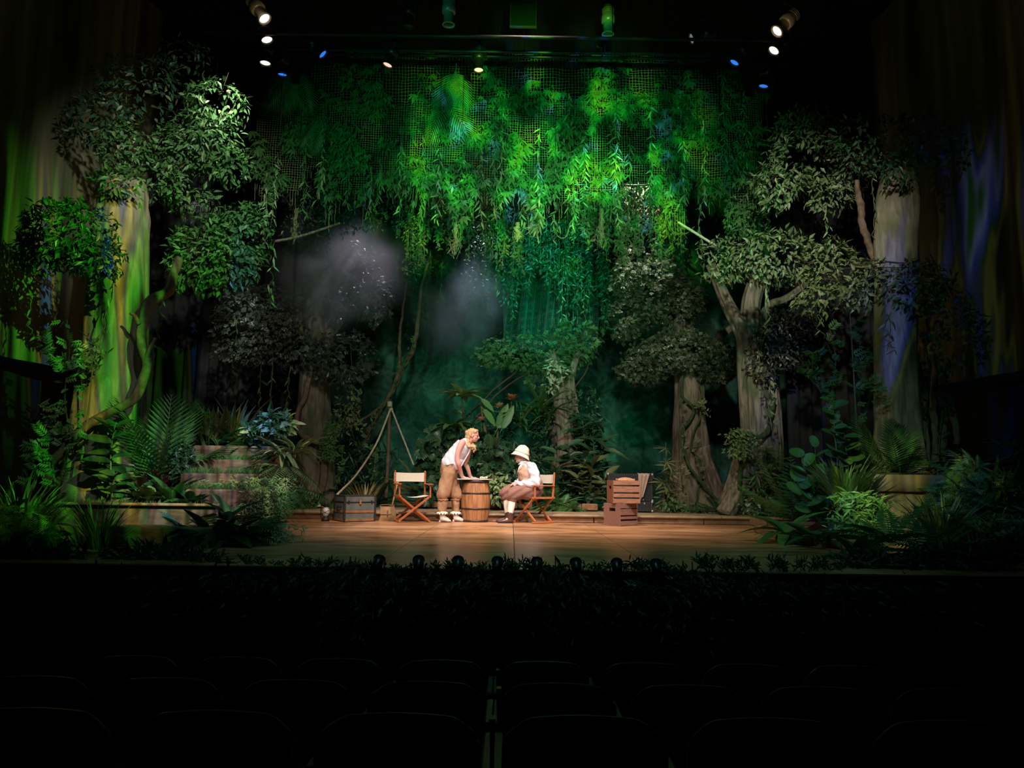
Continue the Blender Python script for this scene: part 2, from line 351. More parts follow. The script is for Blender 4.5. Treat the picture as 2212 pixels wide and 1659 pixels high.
def leaf(parent, kind, mat, p, d, n, s, w=1.0, name='leaf'):
    o = bpy.data.objects.new(name, leafmesh(kind, mat)); o.parent = parent; o.matrix_basis = frame(p, d, n, s, w); COL.objects.link(o); return o
class Cloud:
    """many leaves gathered into one mesh (what nobody could count)"""
    def __init__(s): s.V = []; s.Q = []; s.k = 0
    def put(s, kind, p, d, n, sz, w=1.0):
        V, Q = LEAF[kind]; M = np.array(frame(p, d, n, sz, w)); s.V.append(V @ M[:3, :3].T + M[:3, 3]); s.Q.append(Q + s.k); s.k += len(V)
    def strips(s, pts, w, nrm=(0, -1, 0)):
        """thin flat string through the points"""
        P = np.array([tuple(p) for p in pts]); t = np.gradient(P, axis=0); x = np.cross(t, np.array(nrm)); x /= np.linalg.norm(x, axis=1)[:, None] + 1e-9
        m = len(P); V = np.concatenate([P - x * w, P + x * w]); i = np.arange(m - 1)
        s.V.append(V); s.Q.append(np.stack([i, i + 1, i + 1 + m, i + m], 1) + s.k); s.k += 2 * m
    def out(s, name, mat, parent=None, kind='stuff'):
        o = link(name, np_mesh(name, np.concatenate(s.V), np.concatenate(s.Q), mat), parent)
        if kind: o['kind'] = kind
        return o
def rel(pts, o): return [Vector(p) - o for p in pts]
def rdir():
    v = Vector((random.gauss(0, 1), random.gauss(0, 1), random.gauss(0, 1))); return v.normalized()
def U(a, b): return random.uniform(a, b)
def nz(p, s=1.0): return mnoise.noise(Vector(p) * s)
def smoothpath(pts, n=24):
    """catmull-rom through points"""
    P = [Vector(p) for p in pts]; P = [P[0] * 2 - P[1]] + P + [P[-1] * 2 - P[-2]]; out = []
    segs = len(P) - 3
    for k in range(n + 1):
        u = k / n * segs; i = min(int(u), segs - 1); t = u - i; a, b, c, d = P[i:i + 4]
        out.append(0.5 * ((2 * b) + (c - a) * t + (2 * a - 5 * b + 4 * c - d) * t * t + (3 * b - a - 3 * c + d) * t ** 3))
    return out
def lerplist(vals, n):
    xs = np.linspace(0, 1, len(vals)); return list(np.interp(np.linspace(0, 1, n + 1), xs, vals))
# ------------------------------------------------------------------ surfaces
M = dict(
    leaf_mid=leafmat('leaf_mid', (.045, .13, .04), (.09, .21, .055)),
    leaf_dark=leafmat('leaf_dark', (.02, .07, .035), (.045, .12, .05), .35),
    leaf_light=leafmat('leaf_light', (.11, .22, .07), (.27, .38, .15)),
    leaf_olive=leafmat('leaf_olive', (.10, .14, .055), (.19, .22, .10)),
    leaf_pale=leafmat('leaf_pale', (.35, .45, .28), (.5, .58, .40)),
    leaf_dry=leafmat('leaf_dry', (.20, .16, .07), (.34, .28, .13)),
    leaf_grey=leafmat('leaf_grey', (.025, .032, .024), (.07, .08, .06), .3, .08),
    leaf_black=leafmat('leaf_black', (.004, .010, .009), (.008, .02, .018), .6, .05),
    leaf_shade=leafmat('leaf_shade', (.035, .05, .025), (.10, .12, .06), .32, .1),
    leaf_blue=leafmat('leaf_blue', (.03, .12, .16), (.05, .2, .24)),
    leaf_fern=leafmat('leaf_fern', (.05, .17, .05), (.10, .27, .08)),
    stem=plain('stem', (.13, .14, .06), .7, var=.4, scale=30),
    stem_brown=plain('stem_brown', (.11, .07, .045), .8, var=.5, scale=30),
    stem_red=plain('stem_red', (.42, .06, .05), .6, var=.4, scale=30),
    bark=barkmat('bark', (.24, .18, .13), (.085, .062, .045), (.07, .085, .04)),
    bark_grey=barkmat('bark_grey', (.28, .24, .18), (.09, .08, .06), (.08, .11, .05)),
    bark_smooth=barkmat('bark_smooth', (.33, .28, .22), (.17, .135, .11), (.16, .15, .09), .4),
    root=plain('root', (.20, .13, .09), .85, c2=(.09, .06, .04), scale=14, bump=.6),
    rope=plain('rope', (.62, .54, .40), .9, var=.35, scale=60, bump=.6),
    moss=plain('moss', (.06, .10, .03), .95, c2=(.02, .045, .015), scale=25, bump=.9),
    stone=plain('stone', (.42, .24, .13), .75, c2=(.22, .11, .06), scale=7, bump=.5),
    stonetop=plain('stonetop', (.36, .27, .16), .6, c2=(.22, .15, .09), scale=5, bump=.3),
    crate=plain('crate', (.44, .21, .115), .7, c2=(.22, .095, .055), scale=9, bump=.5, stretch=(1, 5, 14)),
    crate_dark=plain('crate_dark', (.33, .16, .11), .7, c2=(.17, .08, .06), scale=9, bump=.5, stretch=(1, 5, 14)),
    chairwood=plain('chairwood', (.50, .16, .055), .42, c2=(.34, .09, .03), scale=16, stretch=(1, 1, 4)),
    canvas=plain('canvas', (.74, .68, .58), .9, var=.12, scale=40, bump=.3),
    barrel=plain('barrel', (.46, .22, .085), .5, c2=(.17, .07, .03), scale=5, bump=.5, stretch=(4, 4, .6)),
    iron=plain('iron', (.06, .05, .045), .5, .6, var=.4, scale=30),
    black=plain('black', (.012, .012, .013), .7, var=.3, scale=8),
    blackmetal=plain('blackmetal', (.02, .02, .022), .38, .5, var=.3, scale=20),
    drape=plain('drape', (.012, .013, .015), .95, var=.3, scale=6),
)
# ------------------------------------------------------------------ structure
def floormat():
    m = bpy.data.materials.new('painted_floor'); nt, b, N, L = _nodes(m)
    tc = N('ShaderNodeTexCoord'); ge = N('ShaderNodeNewGeometry')
    mp = N('ShaderNodeMapping'); mp.inputs['Scale'].default_value = (.55, 1.5, 1); L(ge.outputs['Position'], mp.inputs[0])
    n1 = N('ShaderNodeTexNoise'); n1.inputs['Scale'].default_value = 1.6; n1.inputs['Detail'].default_value = 9; n1.inputs['Distortion'].default_value = .8; L(mp.outputs[0], n1.inputs['Vector'])
    rp = N('ShaderNodeValToRGB'); e = rp.color_ramp.elements; e[0].position = .25; e[0].color = (.11, .05, .026, 1); e[1].position = .72; e[1].color = (.62, .36, .18, 1)
    x = e.new(.48); x.color = (.42, .20, .09, 1); L(n1.outputs[0], rp.inputs[0])
    oi = N('ShaderNodeObjectInfo'); mr = N('ShaderNodeMapRange'); mr.inputs[3].default_value = .75; mr.inputs[4].default_value = 1.1; L(oi.outputs['Random'], mr.inputs[0])
    # thin painted stone veins
    mp2 = N('ShaderNodeMapping'); mp2.inputs['Scale'].default_value = (.35, 1.1, 1); L(ge.outputs['Position'], mp2.inputs[0])
    n2 = N('ShaderNodeTexNoise'); n2.inputs['Scale'].default_value = 1.1; n2.inputs['Detail'].default_value = 6; L(mp2.outputs[0], n2.inputs['Vector'])
    ab = N('ShaderNodeMath'); ab.operation = 'SUBTRACT'; L(n2.outputs[0], ab.inputs[0]); ab.inputs[1].default_value = .5
    a2 = N('ShaderNodeMath'); a2.operation = 'ABSOLUTE'; L(ab.outputs[0], a2.inputs[0])
    r2 = N('ShaderNodeMapRange'); r2.inputs[1].default_value = 0; r2.inputs[2].default_value = .012; r2.inputs[3].default_value = .45; r2.inputs[4].default_value = 1; L(a2.outputs[0], r2.inputs[0])
    mu = N('ShaderNodeMath'); mu.operation = 'MULTIPLY'; L(mr.outputs[0], mu.inputs[0]); L(r2.outputs[0], mu.inputs[1])
    mx = N('ShaderNodeMixRGB'); mx.blend_type = 'MULTIPLY'; mx.inputs[0].default_value = 1; L(rp.outputs[0], mx.inputs[1]); L(mu.outputs[0], mx.inputs[2]); L(mx.outputs[0], b.inputs['Base Color'])
    r3 = N('ShaderNodeMapRange'); r3.inputs[3].default_value = .22; r3.inputs[4].default_value = .42; L(n1.outputs[0], r3.inputs[0]); L(r3.outputs[0], b.inputs['Roughness'])
    b.inputs['Specular IOR Level'].default_value = .5
    return m
MFLOOR = floormat()
FRONT, STEP, BACK, PZ = 6.2, 12.62, 18.5, 0.14
fl = struct('floor', MB().box((0, (FRONT + STEP) / 2, -.06), (13.6, STEP - FRONT, .08)), M['black'])
pan = MB().box((0, 0, 0), (1.214, 2.43, .02), bev=.003).me('floor_panel', MFLOOR, False)
half = MB().box((0, 0, 0), (1.214, 1.21, .02), bev=.003).me('floor_panel', MFLOOR, False)
for i in range(-6, 6):
    y = FRONT; k = 0 if i % 2 else 1
    while y < STEP - .1:
        Ln = 1.22 if (k == 0 or y + 2.44 > STEP) else 2.44
        link('floor_panel', half if Ln < 2 else pan, fl, (.05 + 1.22 * i + .61, y + Ln / 2, -.01)); y += Ln; k += 1
pf = struct('platform', MB().box((0, (STEP + BACK) / 2 + .15, PZ / 2 - .01), (13.6, BACK - STEP, PZ - .02)), M['stonetop'])
x = -6.6; k = 0
while x < 6.6:
    w = [1.55, 1.9, 1.3, 1.75][k % 4]
    obj('stone_block', MB().box((x + w / 2, STEP + .07, .055), (w - .012, .16, .108), bev=.012), M['stone'], pf)
    obj('step_slab', MB().box((x + w / 2 + .3, STEP + .5, PZ - .02), (w - .008, 1.14, .04), bev=.012), M['stonetop'], pf)
    x += w; k += 1
struct('wall_stage_front', MB().box((0, FRONT - .04, -.75), (15, .08, 1.5)), M['black'])
# raked house floor under the seats
hf = MB()
for i in range(9):
    y0 = -2.2 + .95 * i; z = -.62 - .13 * max(0, (y0 - 1.2))
    hf.box((0, y0 + .475, z - .5), (15, .95, 1.0))
struct('floor_house', hf, M['black'])
def clothmat():
    m = bpy.data.materials.new('painted_jungle_cloth'); nt, b, N, L = _nodes(m)
    ge = N('ShaderNodeNewGeometry')
    n1 = N('ShaderNodeTexNoise'); n1.inputs['Scale'].default_value = .55; n1.inputs['Detail'].default_value = 6; L(ge.outputs['Position'], n1.inputs['Vector'])
    rp = N('ShaderNodeValToRGB'); e = rp.color_ramp.elements; e[0].position = .32; e[0].color = (.014, .04, .036, 1); e[1].position = .72; e[1].color = (.12, .30, .20, 1)
    x = e.new(.5); x.color = (.035, .12, .09, 1); L(n1.outputs[0], rp.inputs[0])
    # feathered frond strokes, soft painted trunks
    nd = N('ShaderNodeTexNoise'); nd.inputs['Scale'].default_value = 1.1; nd.inputs['Detail'].default_value = 2; L(ge.outputs['Position'], nd.inputs['Vector'])
    ad = N('ShaderNodeMixRGB'); ad.blend_type = 'LINEAR_LIGHT'; ad.inputs[0].default_value = .9; L(ge.outputs['Position'], ad.inputs[1]); L(nd.outputs['Color'], ad.inputs[2])
    vo = N('ShaderNodeTexVoronoi'); vo.inputs['Scale'].default_value = 1.5; L(ad.outputs[0], vo.inputs['Vector'])
    sp_ = N('ShaderNodeSeparateXYZ'); L(vo.outputs['Position'], sp_.inputs[0])
    n4 = N('ShaderNodeTexNoise'); n4.inputs['Scale'].default_value = 5; n4.inputs['Detail'].default_value = 6; n4.inputs['Distortion'].default_value = .4; L(ad.outputs[0], n4.inputs['Vector'])
    r1 = N('ShaderNodeMapRange'); r1.inputs[1].default_value = .35; r1.inputs[2].default_value = .65; r1.inputs[3].default_value = .6; r1.inputs[4].default_value = 1.25; L(n4.outputs[0], r1.inputs[0])
    r0 = N('ShaderNodeMapRange'); r0.inputs[1].default_value = .0; r0.inputs[2].default_value = .5; r0.inputs[3].default_value = 1.2; r0.inputs[4].default_value = .75; L(vo.outputs['Distance'], r0.inputs[0])
    m0 = N('ShaderNodeMath'); m0.operation = 'MULTIPLY'; L(r1.outputs[0], m0.inputs[0]); L(r0.outputs[0], m0.inputs[1])
    mp = N('ShaderNodeMapping'); mp.inputs['Scale'].default_value = (1.5, 1, .12); L(ge.outputs['Position'], mp.inputs[0])
    tr = N('ShaderNodeTexNoise'); tr.inputs['Scale'].default_value = 1.2; tr.inputs['Detail'].default_value = 3; L(mp.outputs[0], tr.inputs['Vector'])
    r2 = N('ShaderNodeMapRange'); r2.inputs[1].default_value = .36; r2.inputs[2].default_value = .54; r2.inputs[3].default_value = .4; r2.inputs[4].default_value = 1.0; L(tr.outputs[0], r2.inputs[0])
    mu = N('ShaderNodeMath'); mu.operation = 'MULTIPLY'; L(m0.outputs[0], mu.inputs[0]); L(r2.outputs[0], mu.inputs[1])
    mx = N('ShaderNodeMixRGB'); mx.blend_type = 'MULTIPLY'; mx.inputs[0].default_value = 1; L(rp.outputs[0], mx.inputs[1]); L(mu.outputs[0], mx.inputs[2]); L(mx.outputs[0], b.inputs['Base Color'])
    b.inputs['Roughness'].default_value = .95; b.inputs['Specular IOR Level'].default_value = .1
    return m
bd = MB().grid(lambda u, v: (-7.5 + 15 * u, BACK + .03 * math.sin(u * 41) + .02 * math.sin(u * 23 + 2), PZ + 9.5 * v), 120, 2)
wb = struct('wall_back', bd, clothmat(), smooth=True)
def sidemat(name, a, b_, c_):
    m = bpy.data.materials.new(name); nt, b, N, L = _nodes(m); ge = N('ShaderNodeNewGeometry')
    mp = N('ShaderNodeMapping'); mp.inputs['Scale'].default_value = (1, 3.2, .22); L(ge.outputs['Position'], mp.inputs[0])
    n1 = N('ShaderNodeTexNoise'); n1.inputs['Scale'].default_value = 1.4; n1.inputs['Detail'].default_value = 7; L(mp.outputs[0], n1.inputs['Vector'])
    rp = N('ShaderNodeValToRGB'); e = rp.color_ramp.elements; e[0].position = .34; e[0].color = (*a, 1); e[1].position = .7; e[1].color = (*c_, 1); x = e.new(.52); x.color = (*b_, 1)
    L(n1.outputs[0], rp.inputs[0]); L(rp.outputs[0], b.inputs['Base Color']); b.inputs['Roughness'].default_value = .9
    bp = N('ShaderNodeBump'); bp.inputs['Strength'].default_value = .5; bp.inputs['Distance'].default_value = .05; L(n1.outputs[0], bp.inputs['Height']); L(bp.outputs[0], b.inputs['Normal'])
    return m
MSIDE = sidemat('painted_side_cloth', (.05, .045, .03), (.14, .14, .08), (.26, .24, .15))
SX = 6.65
def sidewall(s):
    return MB().grid(lambda u, v: (s * (SX + .10 * math.sin(u * 17) * math.sin(u * 5 + 1) + .05 * math.sin(u * 43)), 4.5 + 8.0 * u, 2.27 + 7.0 * v), 90, 4)
struct('wall_left', sidewall(-1), MSIDE, smooth=True)
struct('wall_right', sidewall(1), MSIDE, smooth=True)
struct('wall_lower_left', MB().box((-SX - .5, 8.5, .6), (.1, 8.2, 3.3)), M['black'])
struct('wall_lower_right', MB().box((SX + .5, 8.5, .6), (.1, 8.2, 3.3)), M['black'])
struct('ceiling', MB().box((0, 8.5, 9.9), (16, 21, .1)), M['black'])
def drape(label, px, d, w, z1, group='black masking drapes'):
    c = W(px, 700, d); mb = MB().grid(lambda u, v: (w * (u - .5), .07 * math.sin(u * w * 26) + .03 * math.sin(u * 11), z1 * v), max(16, int(w * 26)), 1)
    t = thing('masking_drape', label, 'curtain', (c.x, d, PZ), 0, group); obj('drape_cloth', mb, M['drape'], t, True)
    obj('pipe', MB().tube([(-w / 2, 0, z1), (w / 2, 0, z1)], .025, 8), M['blackmetal'], t)
drape('tall black drape behind the striped trunk on the left', 370, 12.4, 1.15, 9.0)
drape('tall black drape behind the grasses on the stepped planter', 500, 17.2, 3.6, 9.0)
drape('tall black drape right of the forked tree', 1745, 13.9, .95, 9.0)
drape('tall black drape behind the tall right trunk', 1838, 12.7, 1.2, 9.0)
# ------------------------------------------------------------------ planters and ledges
SETM = plain('set_stone', (.27, .17, .12), .85, c2=(.07, .045, .035), scale=4, bump=.9, stretch=(1, 1, 3))
def moss_strip(parent, a, b, depth, h=.05, n=260, mat='leaf_mid', name='grass'):
    cl = Cloud(); a, b = Vector(a), Vector(b)
    for _ in range(n):
        p = a.lerp(b, random.random()) + Vector((0, U(0, depth), 0)); cl.put('blade', p, (U(-.7, .7), U(-.9, .2), 1), (0, -1, .3), U(.5, 1.4) * h, 2.2)
    return cl.out(name, M[mat], parent)
sp = thing('stepped_planter', 'stepped brown planter of four mossy tiers beside the striped trunk', 'planter', G(520, 1160))
b0 = sp.location
for i, (pl, pr, d, zt, zb) in enumerate(((400, 572, 8.5, .58, 0), (388, 583, 8.95, .765, .50), (396, 577, 9.3, .945, .70), (410, 577, 9.65, 1.135, .88))):
    xl, xr = W(pl, 1040, d).x, W(pr, 1040, d).x
    mb = MB().box(((xl + xr) / 2 - b0.x, d + .35 - b0.y, (zt + zb) / 2), (xr - xl, .7, zt - zb), bev=.02); ti = obj('tier', mb, SETM, sp)
    if i < 3: moss_strip(ti, (xl - b0.x, d + .03 - b0.y, zt - .005), (xr - b0.x, d + .03 - b0.y, zt - .005), .28, .075, 520)
lp = thing('low_ledge', 'long low double ledge in front of the striped left trunk', 'ledge', (-4.6, 7.6, 0))
def ledge(name, pl, pr, d0, d1, zt, zb, dep):
    a, b = W(pl, 1080, d0), W(pr, 1090, d1); a.z = b.z = 0; v = (b - a); L_ = v.length; R = rotm(0, 0, math.atan2(v.y, v.x))
    c = (a + b) / 2 + R @ Vector((0, dep / 2, 0)) - lp.location
    e = obj(name, MB().box((c.x, c.y, (zt + zb) / 2), (L_, dep, zt - zb), R, .01), SETM, lp)
    return c, R, L_, e
c, R, L_, e1 = ledge('upper_tier', 112, 470, 8.0, 8.1, .40, .19, 1.0)
obj('front_board', MB().box(c + R @ Vector((0, -.5, .415)), (L_ + .02, .10, .03), R, .008), plain('ledge_board', (.45, .26, .16), .6, var=.3, scale=10), lp)
c2, R2, L2, e2 = ledge('lower_tier', 100, 470, 7.55, 7.62, .20, -.0, .6)
cl = Cloud()
for _ in range(900):
    p = c + R @ Vector((U(-L_ / 2, L_ / 2), U(-.42, .45), .395)); cl.put('blade', p, (U(-.8, .8), U(-.8, .3), 1), (0, -1, .3), U(.03, .08), 2)
cl.out('grass', M['leaf_olive'], e1)
def cplanter(label, pl, pr, d, h):
    a, b = W(pl, 1090, d), W(pr, 1090, d); w = b.x - a.x
    t = thing('brick_planter', label, 'planter', ((a.x + b.x) / 2, d, PZ))
    obj('soil_bed', MB().box((0, .55, h * .45), (w * .96, 1.0, h * .9), bev=.02), M['moss'], t)
    n = max(3, round(w / .30))
    for k in range(n):
        obj('brick', MB().box((-w / 2 + w * (k + .5) / n, .04 + .02 * math.cos(PI * (k + .5) / n * 2), h / 2), (w / n - .012, .11, h), bev=.015), M['stone'], t)
    for sd in (-1, 1):
        for k in range(3): obj('brick', MB().box((sd * (w / 2 - .05), .22 + .32 * k, h / 2), (.10, .30, h), bev=.015), M['stone'], t)
cplanter('low brick planter at the back, behind the barrel', 900, 1150, 14.6, .13)
cplanter('low brick planter at the back, right of the seated person', 1185, 1292, 14.3, .13)
rp_c = W(1912, 1040, 10.15); rp_c.z = 0
rp = thing('round_planter', 'large round two-tier planter wrapped in brown cloth, right side', 'planter', rp_c)
MCLOTH = plain('planter_cloth', (.33, .27, .17), .85, c2=(.20, .15, .10), scale=4, bump=.5)
def drum(prof, wob, n=96):
    mb = MB(); m = len(prof); vs = []
    for r, z in prof:
        for k in range(n):
            a = 2 * PI * k / n; q = r * (1 + wob * (.5 * math.sin(a * 13 + 1) + .3 * math.sin(a * 29) + .4 * math.sin(a * 7)) * max(0, 1 - max(z, 0) / .9)); vs.append((1.05 * q * math.cos(a), q * math.sin(a), z))
    return mb.add(vs, [(i * n + k, i * n + (k + 1) % n, (i + 1) * n + (k + 1) % n, (i + 1) * n + k) for i in range(m - 1) for k in range(n)])
obj('upper_fascia', drum([(.86, .86), (.90, .87), (.91, .86), (.90, .655), (.86, .65)], .0), MCLOTH, rp, True)
obj('lower_drape', drum([(.86, .66), (.84, .6), (.83, .3), (.86, .18), (1.0, .08), (1.22, .03), (1.3, .0)], .05), MCLOTH, rp, True)
obj('soil_bed', MB().lathe([(0.001, .90), (.5, .90), (.85, .84)], 32), M['moss'], rp, True)
kb = thing('curved_kerb', 'low curved kerb of brown blocks under the right ferns', 'kerb', G(1720, 1176))
kp = smoothpath([G(1640, 1150), G(1690, 1165), G(1750, 1178), G(1830, 1187), G(1900, 1196)], 9)
for i in range(9):
    a, b = kp[i], kp[i + 1]; v = b - a
    obj('kerb_block', MB().box((a + b) / 2 - kb.location + Vector((0, .05, .055)), (v.length - .01, .12, .11 + .012 * (i % 2)), rotm(0, 0, math.atan2(v.y, v.x)), .012), M['stone'], kb)
kb2 = thing('brick_kerb', 'short kerb of reddish blocks at the right end of the step', 'kerb', G(1700, 1125))
for i in range(4):
    a = G(1650 + 30 * i, 1138 - 4 * i); obj('kerb_block', MB().box(a - kb2.location + Vector((0, .3, .07)), (.24, .2, .14), rotm(0, 0, .2), .015), M['stone'], kb2)
# handrail
hr = thing('handrail', 'black metal handrail at the far left edge of the stage', 'railing', G(100, 1125))
h0 = hr.location; A = W(100, 1125, h0.y); A.z = 0; T = Vector((A.x, A.y, .93))
obj('post', MB().tube([A - h0, T - h0], .028, 10), M['blackmetal'], hr)
obj('post', MB().tube([A - h0 + Vector((-.9, -.35, 0)), T - h0 + Vector((-.9, -.35, 0))], .028, 10), M['blackmetal'], hr)
obj('top_rail', MB().tube([T - h0, T - h0 + Vector((-.9, -.35, 0)), T - h0 + Vector((-1.6, -.62, 0))], .028, 10), M['blackmetal'], hr)
obj('base_flange', MB().lathe([(.001, .02), (.06, .02), (.06, 0)], 14, A - h0), M['blackmetal'], hr)
# ------------------------------------------------------------------ props on the acting area
# barrel
bf = G(1025, 1128.5); BC = Vector((bf.x, bf.y + .20, 0)); BH = .715
ba = thing('wooden_barrel', 'weathered wooden barrel used as a table between the two people', 'barrel', BC)
def brad(t): return .212 + .040 * math.sin(PI * min(1, max(0, t)))
NS = 18
for k in range(NS):
    a0, a1 = 2 * PI * k / NS + .006, 2 * PI * (k + 1) / NS - .006; mb = MB(); rows = 10; vs = []
    off = U(-.0025, .0025)
    for r in range(rows + 1):
        z = .012 + (BH - .02) * r / rows
        for q in range(4):
            a = a0 + (a1 - a0) * q / 3; rr = brad(r / rows) + off; vs.append((rr * math.cos(a), rr * math.sin(a), z))
        for a in (a1, a0): vs.append(((brad(r / rows) - .022) * math.cos(a), (brad(r / rows) - .022) * math.sin(a), z))
    fs = [(r * 6 + q, r * 6 + (q + 1) % 6, r * 6 + 6 + (q + 1) % 6, r * 6 + 6 + q) for r in range(rows) for q in range(6)] + [tuple(range(5, -1, -1)), tuple(rows * 6 + q for q in range(6))]
    autosmooth(obj('stave', mb.add(vs, fs), M['barrel'], ba), 35)
for t0, t1 in ((.0, .05), (.30, .335), (.665, .70), (.93, .995)):
    r0, r1 = brad(t0) + .005, brad(t1) + .005
    obj('hoop', MB().lathe([(r0 - .004, t0 * BH), (r0 + .003, t0 * BH), (r1 + .003, t1 * BH), (r1 - .004, t1 * BH)], 40, closed=True), M['iron'], ba, True)
obj('barrel_head', MB().lathe([(.001, BH - .03), (.205, BH - .03)], 32), M['barrel'], ba)
# what lies on the barrel
mapm = plain('map_paper', (.66, .58, .40), .85, c2=(.45, .42, .26), scale=9)
bt = BC + Vector((0, 0, BH))
bo = thing('drawing_board', 'thin pale board lying on the barrel top', 'board', bt + Vector((-.03, -.02, .0)), .15)
obj('board_panel', MB().box((0, 0, .008), (.60, .40, .012), bev=.003), plain('board_white', (.72, .70, .68), .6, var=.1), bo)
obj('edge_strip', MB().box((-.297, 0, .010), (.012, .40, .018), bev=.002), plain('board_edge', (.8, .8, .8), .5), bo)
mp_ = obj('map_sheet', MB().grid(lambda u, v: ((u - .5) * .50, (v - .5) * .34, .004 + .010 * max(0, u - .8) * 5 + .002 * math.sin(u * 20 + v * 5)), 14, 6), mapm, None, True, bt + Vector((.07, -.02, .013)))
tag(mp_, 'creased tan map spread on the board over the barrel', 'map')
sk = thing('bone_carving', 'small cream carved object with dark spots on the barrel', 'ornament', bt + Vector((.13, .03, .016)))
cream = plain('bone', (.75, .66, .48), .7, var=.2, scale=40)
mbs = MB()
for k in range(5): mbs.blob((-.045 + .023 * k, .004 * (k % 2), .020 + .004 * math.sin(k * 2)), (.022, .026, .021), 10, 7)
obj('body', mbs, cream, sk, True)
for k in range(3): obj('spot', MB().blob((-.03 + .03 * k, -.024, .024), (.007, .006, .006), 8, 5), M['black'], sk, True)
# directors chairs
def chair(label, loc, rz):
    t = thing('directors_chair', label, 'chair', loc, rz, 'folding wooden directors chairs')
    w, dd, sh, ah, bh = .25, .20, .425, .62, .84; wd = M['chairwood']
    for sy in (-1, 1):
        obj('leg', MB().bar((-w, sy * dd, .03), (w - .01, sy * dd + .012 * sy, sh - .01), .024, .036, .004), wd, t)
        obj('leg', MB().bar((w, sy * dd - .028 * sy, .03), (-w + .01, sy * dd - .016 * sy, sh - .01), .024, .036, .004), wd, t)
    for sx in (-1, 1):
        obj('foot_rail', MB().bar((sx * w, -dd - .045, .018), (sx * w, dd + .045, .018), .03, .03, .005), wd, t)
        obj('seat_rail', MB().bar((sx * w, -dd - .05, sh), (sx * w, dd + .05, sh), .032, .035, .005), wd, t)
        obj('front_post', MB().bar((sx * (w + .012), -dd + .0, sh), (sx * (w + .012), -dd + .0, ah), .026, .030, .005, (0, 1, 0)), wd, t)
        obj('back_post', MB().bar((sx * (w + .012), dd, sh), (sx * (w + .012), dd + .03, bh), .028, .032, .006, (0, 1, 0)), wd, t)
        obj('armrest', MB().bar((sx * (w + .015), -dd - .06, ah + .01), (sx * (w + .015), dd + .03, ah + .01), .055, .020, .007), wd, t)
        obj('finial', MB().blob((sx * (w + .012), dd + .031, bh + .008), (.016, .016, .012), 8, 6), wd, t, True)
    obj('seat_canvas', MB().grid(lambda u, v: ((u - .5) * 2 * w, (v - .5) * 2 * (dd + .01), sh + .018 - .035 * math.sin(PI * u)), 12, 4), M['canvas'], t, True)
    obj('back_canvas', MB().grid(lambda u, v: ((u - .5) * 2 * (w + .03), dd + .022 + .035 * math.sin(PI * u) + .006 * math.sin(u * 9), bh - .17 + .155 * v - .008 * math.sin(PI * u) * v), 14, 4), M['canvas'], t, True)
    return t
chair('empty wooden directors chair with cream canvas, left of the leaning person', G(889, 1127), math.radians(20))
CH2 = G(1153, 1129); CH2R = math.radians(-52)
chair('wooden directors chair that the person in the sun helmet sits on', CH2, CH2R)
# grey trunk
tb = G(743, 1128); a = math.radians(33); TL, TW, TH = .53, .47, .43
ux, uy = Vector((math.cos(a), math.sin(a), 0)), Vector((-math.sin(a), math.cos(a), 0)); tc_ = tb + ux * TL / 2 + uy * TW / 2; tc_.z = 0
tk = thing('steamer_trunk', 'grey steamer trunk with copper bands below the roped post', 'trunk', tc_, a)
TG = plain('trunk_grey', (.17, .185, .175), .55, c2=(.10, .11, .105), scale=9, bump=.3); TC = plain('trunk_copper', (.50, .22, .10), .45, .2, c2=(.30, .12, .06), scale=14); TD = plain('trunk_dark', (.05, .045, .045), .5, .3, var=.3)
obj('body', MB().box((0, 0, .155), (TL, TW, .31), bev=.01), TG, tk)
lid = obj('lid', MB().box((0, 0, .375), (TL + .006, TW + .006, .11), bev=.012), TG, tk)
obj('top_rim', MB().box((0, 0, .424), (TL + .016, TW + .016, .018), bev=.005), TD, lid)
obj('lid_edge', MB().box((0, 0, .322), (TL + .014, TW + .014, .014), bev=.004), TD, lid)
for z, h in ((.030, .034), (.165, .034)):
    obj('band', MB().box((0, -TW / 2 - .004, z), (TL + .006, .012, h), bev=.003), TC, tk); obj('band', MB().box((-TL / 2 - .004, 0, z), (.012, TW + .006, h), bev=.003), TC, tk)
for sx in (-1, 1):
    for sy in (-1, 1): obj('corner_iron', MB().box((sx * TL / 2, sy * TW / 2, .21), (.034, .034, .40), bev=.006), TD, tk)
obj('latch', MB().box((0, -TW / 2 - .012, .32), (.035, .018, .075), bev=.006), TC, tk)
for x in (-.2, .2): obj('clasp', MB().box((x, -TW / 2 - .010, .325), (.03, .014, .05), bev=.004), M['iron'], tk)
obj('handle', MB().tube(smoothpath([(-TL / 2 - .005, -.10, .25), (-TL / 2 - .03, -.05, .235), (-TL / 2 - .03, .05, .235), (-TL / 2 - .005, .10, .25)], 10), .012, 8), TD, tk, True)
# lantern
ln = thing('hurricane_lantern', 'metal hurricane lantern standing by the grey trunk', 'lantern', G(703, 1126))
obj('fuel_tank', MB().lathe([(.001, 0), (.062, 0), (.068, .01), (.066, .045), (.045, .062), (.03, .066), (.03, .08), (.001, .08)], 20), M['iron'], ln, True)
gl_m = plain('lantern_glass', (.75, .74, .78), .15, spec=.6, var=.05)
obj('globe', MB().lathe([(.028, .08), (.05, .11), (.058, .15), (.052, .19), (.034, .23), (.03, .24)], 20), gl_m, ln, True)
obj('cap', MB().lathe([(.04, .235), (.045, .245), (.03, .27), (.034, .275), (.03, .30), (.012, .312), (.001, .314)], 18), M['iron'], ln, True)
for s in (-1, 1): obj('side_tube', MB().tube(smoothpath([(s * .04, 0, .05), (s * .078, 0, .07), (s * .08, 0, .22), (s * .06, 0, .275), (s * .028, 0, .285)], 16), .008, 8), M['iron'], ln, True)
